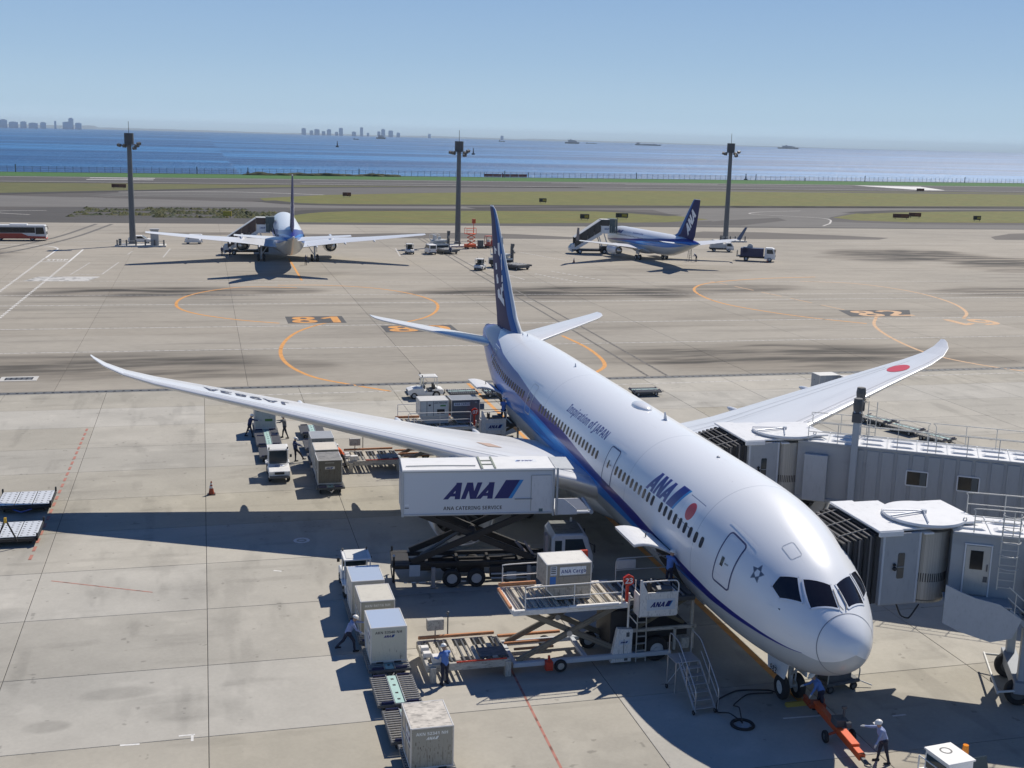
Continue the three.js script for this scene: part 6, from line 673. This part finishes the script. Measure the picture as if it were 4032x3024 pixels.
// ------------------------------------------------------------------ far side of the apron
function mast(label, x, z, h) {
  const t = thing('light_mast', label, 'light mast', x, z, 0, 'apron light masts'), S = M(.13, .14, .15, .5, .2, { map: soil }); part(t, 'pole', cyl(.62, .40, h - 1, 0, (h - 1) / 2, 0, 'y', 16), S); part(t, 'head', [cyl(.9, .9, 2.0, 0, h - 1.2, 0, 'y', 10), cyl(1.2, 1.2, .15, 0, h - 2.3, 0, 'y', 14), box(3.9, .12, .14, 0, h - 2.6, 0), box(.14, .12, 2.6, 0, h - 2.6, 0)], M(.07, .075, .08, .6)); part(t, 'lightning_rod', bar([0, h - .2, 0], [0, h + 2, 0], .05), K.dgrey);
  for (const [a, b, c] of [[-1.8, 0, .2], [1.8, .35, .5], [-.9, -.15, -.9], [1.0, -.5, .9], [1.4, -.05, -.6]]) part(t, 'floodlight', box(.75, .5, .5, a, h - 2.5 + b, c, .4, a * .3, 0), K.dgrey); part(t, 'foot', [cyl(.85, .75, .6, 0, .3, 0, 'y', 16)], K.dgrey); return t;
}
mast('left one of three tall grey apron light masts', -36.5, -207.8, 21.6); mast('middle one of three tall grey apron light masts, behind the tail fin', 28.4, -210, 21.6); mast('right one of three tall grey apron light masts, behind the small airliner', 95.4, -224, 22.6);
function island(label, x, z, w, kiosk) { const t = thing('mast_island', label, 'kerb island', x, z, 0, 'concrete islands around the light masts'); part(t, 'platform', box(w, .3, 4.2, 0, .15, 0), M(.55, .54, .51, .8, 0, { map: soil })); for (let i = 0; i < 6; i++) part(t, 'bollard', cyl(.14, .14, 1.1, -w / 2 + .4 + i * (w - .8) / 5, .8, 1.8, 'y', 8), K.dgrey); part(t, 'guard_rail', [bar([-w / 2 + .3, 1.15, 1.85], [w / 2 - .3, 1.15, 1.85], .06), bar([-w / 2 + .3, .7, 1.85], [w / 2 - .3, .7, 1.85], .05)], K.grey); if (kiosk) part(t, 'kiosk', [box(1.5, 3.0, 1.3, kiosk, 1.8, 1), box(1.8, .16, 1.6, kiosk, 3.35, 1)], M(.42, .43, .43, .6, 0, { map: soil })); part(t, 'extinguisher_stand', box(.5, 1.2, .4, -w / 2 + .9, .9, 1.2), K.dgrey); return t; }
island('concrete island with grey kiosk round the left light mast', -34.9, -206.3, 9.4, 2.6); island('concrete island with railing round the middle light mast', 29, -207.5, 12, 0); island('concrete island round the right light mast', 95.5, -222, 7, 0);
// road vehicles, each facing +x
function vehicle(name, label, cat, L, H, W, x, z, turn, o) {
  const t = thing(name, label, cat, x, z, turn, o.group || null), b = part(t, 'body', poly(o.side, W, .06), o.mat || K.white); for (const s of [-1, 1]) { for (const wn of o.windows) part(b, 'side_window', poly(wn, .03).translate(0, 0, s * W / 2), K.glass); for (const wx of o.wheels) wheelZ(t, o.r || .32, .22, wx, o.r || .32, s * (W / 2 - .12), K.lgrey); part(b, 'headlight', box(.06, .14, .3, L / 2 - .02, o.lamp || .75, s * (W / 2 - .25)), K.lamp); part(b, 'tail_light', box(.05, .3, .12, -L / 2 + .01, o.lamp || .8, s * (W / 2 - .12)), K.tail); part(b, 'mirror', box(.1, .18, .2, L * .28, o.mirror || 1.1, s * (W / 2 + .1)), K.black); }
  part(b, 'windscreen', poly(o.ws, W - .3).translate(0, 0, 0), K.glassB); if (o.rear) part(b, 'rear_window', poly(o.rear, W - .4), K.glassB); part(b, 'bumper', [box(.14, .2, W - .1, L / 2, .42, 0), box(.14, .2, W - .1, -L / 2, .42, 0)], o.bump || K.dgrey); return { t, b };
}
vehicle('car', 'white estate car behind the left light mast', 'car', 4.6, 1.55, 1.75, -35.3, -212.2, 0, { side: [[-2.28, .3], [-2.3, 1.0], [-1.9, 1.5], [.3, 1.55], [1.1, 1.02], [2.15, .85], [2.3, .3]], windows: [[[-1.95, 1.02], [-1.75, 1.42], [-.75, 1.46], [-.75, 1.02]], [[-.65, 1.02], [-.65, 1.46], [.25, 1.46], [.85, 1.02]]], wheels: [-1.4, 1.4], ws: [[.38, 1.52], [1.08, 1.06], [1.14, 1.06], [.46, 1.53]], lamp: .78 });
function miniVan(label, x, z, turn) { return vehicle('minivan', label, 'van', 3.4, 1.9, 1.5, x, z, turn, { side: [[-1.7, .3], [-1.7, 1.82], [-1.5, 1.9], [.75, 1.9], [1.35, 1.2], [1.68, 1.0], [1.7, .3]], windows: [[[-1.55, 1.2], [-1.5, 1.75], [-.55, 1.75], [-.55, 1.2]], [[-.45, 1.2], [-.45, 1.75], [.3, 1.75], [.3, 1.2]], [[.4, 1.2], [.4, 1.75], [.75, 1.75], [1.15, 1.2]]], wheels: [-1.1, 1.1], ws: [[.85, 1.84], [1.36, 1.24], [1.42, 1.24], [.92, 1.84]], rear: [[-1.72, 1.15], [-1.72, 1.75], [-1.69, 1.75], [-1.69, 1.15]], lamp: .8, r: .28, group: 'small white vans' }); }
miniVan('small white van standing left of the tail on airliner', -25.1, -211.8, Math.PI); miniVan('small white van seen from behind, between tractor and parked loader', 19.3, -191.8, Math.PI / 2 + .1);
{ // bus
  const { t, b } = vehicle('bus', 'red and white airport bus cut off by the left edge', 'bus', 11, 3.1, 2.5, -58.9, -218.2, 0, { side: [[-5.5, .4], [-5.5, 2.9], [-5.3, 3.05], [5.2, 3.05], [5.4, 2.9], [5.55, 1.2], [5.5, .4]], mat: M(.70, .70, .69, .35, 0, { map: soil }), windows: [[[-5.3, 1.55], [-5.3, 2.65], [3.5, 2.65], [3.5, 1.55]], [[3.6, 1.3], [3.6, 2.65], [5.05, 2.65], [5.25, 1.35]]], wheels: [-3.1, 2.9], ws: [[5.32, 2.75], [5.53, 1.2], [5.58, 1.2], [5.36, 2.75]], lamp: .75, r: .48, mirror: 2.2, bump: K.red }); for (const s of [-1, 1]) { part(b, 'red_panel', poly([[-5.5, .42], [-5.5, 1.48], [1.0, 1.48], [2.2, .95], [5.4, .85], [5.48, .42]], .03).translate(0, 0, s * 1.26), M(.42, .045, .022, .4, 0, { map: soil })); for (let i = 0; i < 7; i++) part(b, 'window_pillar', box(.08, 1.1, .02, -4.2 + i * 1.2, 2.1, s * 1.27), K.black); } part(b, 'air_conditioner', box(3.2, .22, 1.7, .4, 3.14, 0), K.white); part(b, 'mirror_arm', tube([[5.3, 2.85, 1.0], [5.85, 2.8, 1.1], [5.95, 2.3, 1.15]], .05), K.black);
}
function stairs(label, x, z, turn, glaze) { // passenger stairs climbing towards +x, top at x = 4.2
  const t = thing('passenger_stairs', label, 'stairs truck', x, z, turn, 'covered passenger stairs'), top = 4.3; part(t, 'chassis', [box(7.6, .4, 2.1, -.3, .7, 0), box(1.9, 1.0, 2.1, 2.9, 1.0, 0)], K.black); const cab = part(t, 'cab', poly([[-4.4, .5], [-4.5, 1.1], [-4.0, 1.9], [-2.9, 1.95], [-2.7, 1.0], [-2.7, .5]], 1.9, .05), K.white); part(cab, 'windscreen', poly([[-4.5, 1.2], [-4.06, 1.85], [-4.0, 1.85], [-4.42, 1.15]], 1.6), K.glassB);
  part(t, 'stair_flight', [beam([-4.3, .6, 1.0], [1.8, top, 1.0], .1, .9), beam([-4.3, .6, -1.0], [1.8, top, -1.0], .1, .9)], K.white); for (let i = 0; i < 14; i++) part(t, 'tread', box(.3, .05, 1.9, -4.1 + i * .44, .55 + i * .26, 0), K.grey);
  const cv = part(t, 'canopy', [beam([-3.6, 3.2, 0], [1.6, 6.75, 0], 2.3, .1), box(2.5, .1, 2.3, 2.9, 6.85, 0)], K.offwhite); for (const s of [-1, 1]) { for (let i = 0; i < 4; i++) { const a = -3.5 + i * 1.3; part(cv, 'glazing', poly([[a, a * .61 + 3.45], [a + 1.22, (a + 1.22) * .61 + 3.45], [a + 1.22, (a + 1.22) * .68 + 5.6], [a, a * .68 + 5.6]].map(([p, q]) => [p, q]), .04).translate(0, 0, s * 1.12), glaze); } part(cv, 'landing_side', poly([[1.75, top - .2], [4.1, top - .2], [4.1, 5.6], [1.75, 5.6]], .05).translate(0, 0, s * 1.12), K.white); part(cv, 'landing_glazing', poly([[1.75, 5.62], [3.3, 5.62], [3.3, 6.8], [1.75, 6.8]], .04).translate(0, 0, s * 1.12), glaze); part(cv, 'landing_marking', new THREE.PlaneGeometry(1.3, .5).rotateY(s > 0 ? 0 : Math.PI).translate(2.9, 5.0, s * 1.16), logoPlate(1.3, .5, 40)); }
  part(t, 'hood', [0, 1, 2, 3].map(i => [box(.35, .1, 2.4 + i * .08, 3.6 + i * .4, 6.95, 0), box(.35, 2.7, .08, 3.6 + i * .4, 5.6, 1.22 + i * .04), box(.35, 2.7, .08, 3.6 + i * .4, 5.6, -1.22 - i * .04)]), M(.10, .13, .13, .8)); part(t, 'support', [beam([2.2, 1.2, .9], [1.2, top - .3, .9], .14, .2), beam([2.2, 1.2, -.9], [1.2, top - .3, -.9], .14, .2), beam([3.4, 1.2, .9], [2.4, top - .3, .9], .14, .2), box(2.6, .16, 2.2, 2.9, top - .15, 0)], K.offwhite); for (const wx of [-2.4, 2.6]) for (const s of [-.95, .95]) wheelZ(t, .45, .3, wx, .45, s, K.lgrey); return t;
}
stairs('white covered stairs with brown glazing at the tail on airliner', -15.4, -190.4, 0, M(.075, .045, .04, .25)); stairs('white covered stairs with dark glazing at the small airliner', 52.3, -193.4, -.1, M(.03, .035, .04, .2));
function parkedLoader(label, x, z, turn) { const t = thing('parked_loader', label, 'loader', x, z, turn, 'lowered loaders parked on the apron'); part(t, 'deck', [box(2.8, .5, 4.2, 0, .6, 2), box(.3, .3, 4.6, -1.6, .75, 2), box(.3, .3, 4.6, 1.6, .75, 2)], K.dgrey); for (let i = 0; i < 9; i++) part(t, 'roller_bar', box(2.5, .08, .2, 0, .9, .2 + i * .46), i % 2 ? K.offwhite : K.dgrey); part(t, 'chassis', [box(2.9, 1.1, 3.2, 0, 1.1, -1.7), box(3.1, .5, 1.2, 0, 1.9, -1.6)], K.offwhite); part(t, 'bridge', [box(2.6, .3, 2.6, 0, 2.2, -1.7), box(.6, .9, .6, -.9, 2.8, -1.6), box(.5, .7, .5, .3, 2.6, -2.0)], K.lgrey); part(t, 'lift_post', [box(.4, 3.6, .5, 1.5, 1.9, -.4), beam([1.5, 3.6, -.4], [1.2, 2.6, .6], .25, .25), box(.5, .5, .5, 1.5, 3.9, -.3)], K.dgrey); part(t, 'rail', [tube([[-1.4, 2.2, -.5], [-1.4, 3.3, -.5], [-1.4, 3.3, -2.8], [-1.4, 2.2, -2.8]], .05), tube([[-1.4, 3.3, -2.8], [.6, 3.3, -2.8], [.6, 2.2, -2.8]], .05)], K.white); part(t, 'engine_bay', [box(2.6, .9, .1, 0, .9, -.05), box(.1, .8, 2.6, -1.5, .9, -1.7)], K.black); for (const a of [-1.3, 1.3]) { wheel(t, .45, .3, a, .45, -2.3, K.lgrey); wheel(t, .3, .2, a, .3, 3.6, K.lgrey); } return t; }
parkedLoader('lowered loader with white deck behind the small white van', 22.2, -195, .25); parkedLoader('lowered loader with dark deck right of the tail fin', 28.4, -167, .55);
{ const t = thing('scissor_lift', 'orange scissor lift with basket beside the middle light mast', 'lift', 29.6, -203.2, .2); part(t, 'base', box(2.2, .6, 1.3, 0, .6, 0), K.orange); for (let i = 0; i < 3; i++) part(t, 'scissor_arm', [beam([-.9, .9 + i * .7, .5], [.9, 1.6 + i * .7, .5], .1, .14), beam([.9, .9 + i * .7, .5], [-.9, 1.6 + i * .7, .5], .1, .14)], K.orange); part(t, 'basket', [box(2.2, .12, 1.3, 0, 3.0, 0), ...[-1, 1].flatMap(a => [tube([[a * 1.05, 3, .6], [a * 1.05, 4.1, .6], [a * 1.05, 4.1, -.6], [a * 1.05, 3, -.6]], .04), bar([-1.05, 4.1, a * .6], [1.05, 4.1, a * .6], .04), bar([-1.05, 3.6, a * .6], [1.05, 3.6, a * .6], .03)])], K.orange); part(t, 'mast', [bar([.9, 3.0, -.5], [.95, 5.4, -.5], .06), box(.6, .9, .6, .95, 5.5, -.5)], M(.5, .09, .02, .5)); for (const a of [-.8, .8]) for (const b of [-.55, .55]) wheelZ(t, .26, .16, a, .26, b, K.dgrey);
  const r = thing('towable_unit', 'red towable maintenance unit on the island of the middle light mast', 'trailer', 34.2, -204.4, .1); part(r, 'chassis', box(2.4, .3, 1.4, 0, .6, 0), M(.35, .05, .03, .5)); part(r, 'frame', [tube([[-1.1, .7, .6], [-1.1, 2.3, .6], [.3, 2.4, .6], [.3, .7, .6]], .06), tube([[-1.1, .7, -.6], [-1.1, 2.3, -.6], [.3, 2.4, -.6], [.3, .7, -.6]], .06), box(1.5, .1, 1.4, -.4, 2.45, 0)], M(.42, .08, .05, .5)); part(r, 'engine', [box(.9, .9, 1.1, .8, 1.2, 0), box(.5, .5, .8, -.5, 1.0, 0)], M(.5, .12, .08, .5)); part(r, 'seat', box(.5, .5, .5, -.6, 1.5, 0), K.offwhite); for (const a of [-.8, .8]) for (const b of [-.6, .6]) wheelZ(r, .3, .18, a, .3, b, K.dgrey);
  const c = thing('equipment_box', 'grey equipment box between the orange lift and the red unit', 'box', 31.8, -203.4); part(c, 'cabinet', [box(1.1, 1.4, .9, 0, .95, 0)], K.dgrey); part(c, 'feet', box(1.3, .25, 1.0, 0, .12, 0), K.black); }
{ // fuel truck
  const t = thing('fuel_truck', 'dark blue fuel truck with white cab right of the small airliner', 'truck', 81.6, -178.6, -.5); part(t, 'chassis', box(6.6, .3, 1.6, 0, .75, 0), K.black); const cab = part(t, 'cab', poly([[1.5, .5], [1.5, 2.5], [1.7, 2.7], [2.9, 2.7], [3.25, 2.5], [3.5, 1.5], [3.55, .5]], 2.2, .06), K.white); part(cab, 'windscreen', poly([[3.27, 2.45], [3.5, 1.55], [3.55, 1.55], [3.33, 2.45]], 1.9), K.glassB); for (const s of [-1, 1]) { part(cab, 'side_window', poly([[1.9, 1.6], [1.9, 2.4], [2.95, 2.4], [3.2, 1.6]], .03).translate(0, 0, s * 1.1), K.glassB); part(cab, 'mirror', box(.1, .4, .2, 3.5, 2.1, s * 1.3), K.black); part(cab, 'headlight', box(.06, .2, .4, 3.54, .9, s * .8), K.lamp); } part(cab, 'grille', box(.05, .35, 1.2, 3.55, 1.15, 0), K.black); part(t, 'tank_body', [box(4.4, 1.6, 2.2, -.95, 1.7, 0), cyl(.5, .5, 2.2, -2.2, 2.1, 0, 'z', 14)], K.navy); part(t, 'hose_reel', [cyl(.55, .55, .5, -1.4, 2.75, 0, 'z', 16), box(.8, .3, 1.2, -2.3, 2.6, 0)], K.lgrey); part(t, 'rear_platform', [box(.8, .2, 2.2, -3.5, .9, 0), tube([[-3.8, .9, 1], [-3.8, 1.9, 1], [-3.8, 1.9, -1], [-3.8, .9, -1]], .05)], K.dgrey); for (const a of [-2, 2.5]) for (const s of [-.95, .95]) wheelZ(t, .46, .3, a, .46, s, K.lgrey);
  const b = thing('lavatory_truck', 'low white service truck behind the wing of the small airliner', 'truck', 82.6, -197.6, -.3); part(b, 'chassis', box(5, .35, 1.8, 0, .65, 0), K.black); part(b, 'cab', poly([[.9, .4], [.9, 1.9], [1.9, 1.95], [2.4, 1.3], [2.5, .4]], 1.8, .05), K.white); part(b, 'side_glass', poly([[1.05, 1.2], [1.05, 1.8], [1.8, 1.8], [2.2, 1.2]], 1.84), K.glassB); part(b, 'body', [box(3.2, .9, 1.8, -.8, 1.2, 0), box(1.6, .3, 1.6, -.6, 1.8, 0)], K.lgrey); for (const a of [-1.6, 1.5]) for (const s of [-.8, .8]) wheelZ(b, .36, .22, a, .36, s, K.lgrey);
  const l = thing('step_ladder', 'thin step ladder standing under the tail of the small airliner', 'ladder', 67.2, -177.8, .3); part(l, 'stile', [bar([-.3, 0, .2], [-.3, 2.6, 0], .04), bar([.3, 0, .2], [.3, 2.6, 0], .04), bar([-.3, 0, -.5], [-.3, 2.6, 0], .03), bar([.3, 0, -.5], [.3, 2.6, 0], .03)], K.dgrey); for (let i = 0; i < 6; i++) part(l, 'rung', bar([-.3, .4 + i * .4, .17 - i * .03], [.3, .4 + i * .4, .17 - i * .03], .03), K.dgrey); }
for (const [x, z, w, y, lab] of [[-17, -287, 2.2, 1, 'yellow sign board at the right end of the blackened shoulder'], [81.8, -290, 2.6, 0, 'black and yellow sign board left of its neighbour on the near grass'], [95.1, -296, 3.6, 0, 'wide black and yellow sign board on the near grass, nearest the small airliner'], [93.1, -374, 2.6, 0, 'black and yellow sign board on the middle grass'], [26.8, -397, 3, 2, 'dark red sign board at the left tip of the middle grass'], [-53.3, -437, 5.4, 2, 'dark red sign board on the left grass, behind the left mast'], [193.5, -307, 5.2, 2, 'dark red sign board on the right hand grass, left of its neighbour'], [203, -314, 4, 2, 'dark red sign board on the right hand grass, right of its neighbour'], [217.2, -301, 2.4, 0, 'black sign board near the right edge on the near grass'], [341, -525, 4, 2, 'dark sign board beside the runway near the right edge']]) { const t = thing('taxiway_sign', lab, 'sign', x, z, -.25, 'taxiway guidance signs'); part(t, 'board', box(w, 1.3, .3, 0, 1.0, 0), [M(.03, .028, .02, .5), M(.5, .38, .03, .5), M(.11, .03, .015, .5)][y]); part(t, 'face', box(w * .42, .7, .02, w * .2, 1.0, .16), [M(.45, .33, .03, .5), M(.55, .42, .04, .5), M(.2, .06, .02, .5)][y]); part(t, 'foot', [box(.12, .5, .2, -w * .35, .15, 0), box(.12, .5, .2, w * .35, .15, 0)], K.dgrey); }
// low bushes and rubble at the seawall, red work barrier
{ const r = rng(21), scrub = []; for (let i = 0; i < 26; i++) { const k = i / 25, x = lerp(2, 76, k), z = -602 - k * 13 + r() * 3, g = new THREE.IcosahedronGeometry(1, 3), p = g.attributes.position; for (let j = 0; j < p.count; j++) { const v = V(p.getX(j), p.getY(j), p.getZ(j)), s = .7 + .6 * fbm(v.x * 2.4 + i * 7, v.y * 2.4 + v.z * 1.7, 3); p.setXYZ(j, v.x * s, Math.max(0, v.y) * s, v.z * s); } g.computeVertexNormals(); g.scale(4 + r() * 3.5, .7 + r() * 1.1, 1.6).translate(x, -.05, z); scrub.push(g); }
  const sc = solo('scrub', 'dark band of low scrub along the seawall behind the tail on airliner', 'scrub', scrub, M(.06, .06, .024, 1)); sc.userData.kind = 'stuff';
  const b = thing('work_barrier', 'dark red work barrier by the seawall behind the middle mast', 'barrier', 146, -640, .17); for (let i = 0; i < 5; i++) part(b, 'panel', box(5, 1.6, .6, -11 + i * 5.4, .8, 0), M(.22, .02, .025, .6)); parts(b, 'post', [cyl(.15, .15, 2.4, -13.6, 1.2, 0, 'y', 6), cyl(.15, .15, 2.8, 14, 1.4, 0, 'y', 6)], K.dgrey); }
// buoys and beacons
for (const [x, z, s, lab] of [[5.7, -770, 1, 'small dark buoy floating left of the middle light mast'], [173.6, -760, 1, 'small dark buoy floating right of the middle light mast'], [378, -815, 1.3, 'small dark buoy floating right of the right light mast'], [396, -755, 1.1, 'small dark buoy nearest the right light mast along the fence'], [372, -1750, 2.6, 'thin dark beacon far out right of the middle light mast'], [228, -2300, 3, 'thin dark beacon far out left of the middle light mast']]) { const t = thing('buoy', lab, 'buoy', x, z, 0, 'buoys and beacons on the bay', -5); part(t, 'float', cyl(.9 * s, 1.1 * s, 1 * s, 0, .3 * s, 0, 'y', 12), K.hull); part(t, 'tower', [cyl(.5 * s, .2 * s, 2.6 * s, 0, 2 * s, 0, 'y', 8), ball(.35 * s, 0, 3.4 * s, 0)], K.hull); }
// far shore, ships and towers, placed by bearing (degrees right of the stand axis) and distance
const away = (az, d) => [-23.1 + Math.sin(R(az)) * d, 36.4 - Math.cos(R(az)) * d];
{ const P = [], I = [], n = 240; for (let i = 0; i <= n; i++) { const az = lerp(-14, 34, i / n), [x, z] = away(az, 10900), [x2, z2] = away(az, 11150), h = (4 + 18 * fbm(az * .5 + 9, 1.5, 4) + (az < -4.5 ? 14 : 0)) * sstep(34, 16, az) + 2; P.push(x, -6, z, x2, h - 5, z2); if (i) { const k = i * 2; I.push(k - 2, k, k - 1, k - 1, k, k + 1); } } const g = new THREE.BufferGeometry(); g.setAttribute('position', new THREE.Float32BufferAttribute(P, 3)); g.setIndex(I); g.computeVertexNormals(); structure('far_shore', g, M(.20, .26, .31, 1)); }  // distance haze is mixed into this blue-grey shore colour
{ const r = rng(61), tw = (az, w, h, lab, grp, d = 10600) => { const [x, z] = away(az, d), t = thing('distant_tower', lab, 'building', x, z, R(-az), grp, -5); part(t, 'shaft', box(w, h * .85, w * .7, 0, h * .425, 0), M(.5, .58, .66, .8)); part(t, 'top', box(w * .6, h * .07, w * .4, 0, h * .88, 0), M(.48, .56, .64, .8)); };  // tower colours paled and blued to paint in the haze
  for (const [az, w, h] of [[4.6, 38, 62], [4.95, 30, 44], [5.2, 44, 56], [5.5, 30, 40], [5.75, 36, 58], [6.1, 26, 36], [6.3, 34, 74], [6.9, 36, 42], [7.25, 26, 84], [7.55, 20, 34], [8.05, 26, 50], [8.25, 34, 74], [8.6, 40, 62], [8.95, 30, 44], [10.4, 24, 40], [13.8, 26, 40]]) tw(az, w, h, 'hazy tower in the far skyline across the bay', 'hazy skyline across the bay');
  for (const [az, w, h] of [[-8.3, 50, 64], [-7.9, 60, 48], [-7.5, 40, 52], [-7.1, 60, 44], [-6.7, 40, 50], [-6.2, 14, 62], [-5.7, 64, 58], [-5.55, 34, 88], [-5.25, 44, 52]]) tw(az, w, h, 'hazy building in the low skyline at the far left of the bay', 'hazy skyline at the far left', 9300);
  for (const [az, d, L, h, k, lab] of [[17.1, 6600, 80, 20, 1, 'hazy cargo ship right of the middle mast, with high superstructure'], [18.0, 7300, 70, 6, 0, 'faint low barge right behind the cargo ship'], [20.65, 6900, 150, 14, 0, 'long hazy cargo ship left of the right light mast'], [27.05, 7600, 130, 18, 1, 'hazy ship right of the right light mast'], [8.15, 6400, 50, 18, 1, 'small hazy ship in front of the far skyline'], [13.8, 6700, 36, 8, 0, 'tiny hazy boat right of the middle light mast'], [7.0, 5200, 24, 5, 0, 'tiny dark boat out in front of the skyline']]) { const [x, z] = away(az, d), t = thing('ship', lab, 'ship', x, z, R(-az - 4), 'ships far out on the bay', -5); part(t, 'hull', poly([[-L / 2, h * .45], [-L / 2 + L * .03, -1], [L / 2 - L * .05, -1], [L / 2, h * .55], [L / 2 - L * .02, h * .45]], L * .16), K.hull); part(t, 'superstructure', k ? [box(L * .45, h * .6, L * .12, -L * .05, h * .7, 0), box(L * .12, h * .4, L * .1, L * .25, h * .6, 0), box(L * .08, h * .3, L * .08, -L * .1, h * 1.1, 0)] : [box(L * .12, h * .7, L * .12, -L * .38, h * .75, 0), box(L * .5, h * .18, L * .1, L * .08, h * .5, 0)], M(.26, .28, .3, .7)); part(t, 'mast', [cyl(.8, .5, h * .8, L * .2, h * .8, 0, 'y', 6), cyl(.8, .5, h * .7, -L * .3, h * 1.1, 0, 'y', 6)], K.hull); } }
renderer.render(scene, camera);
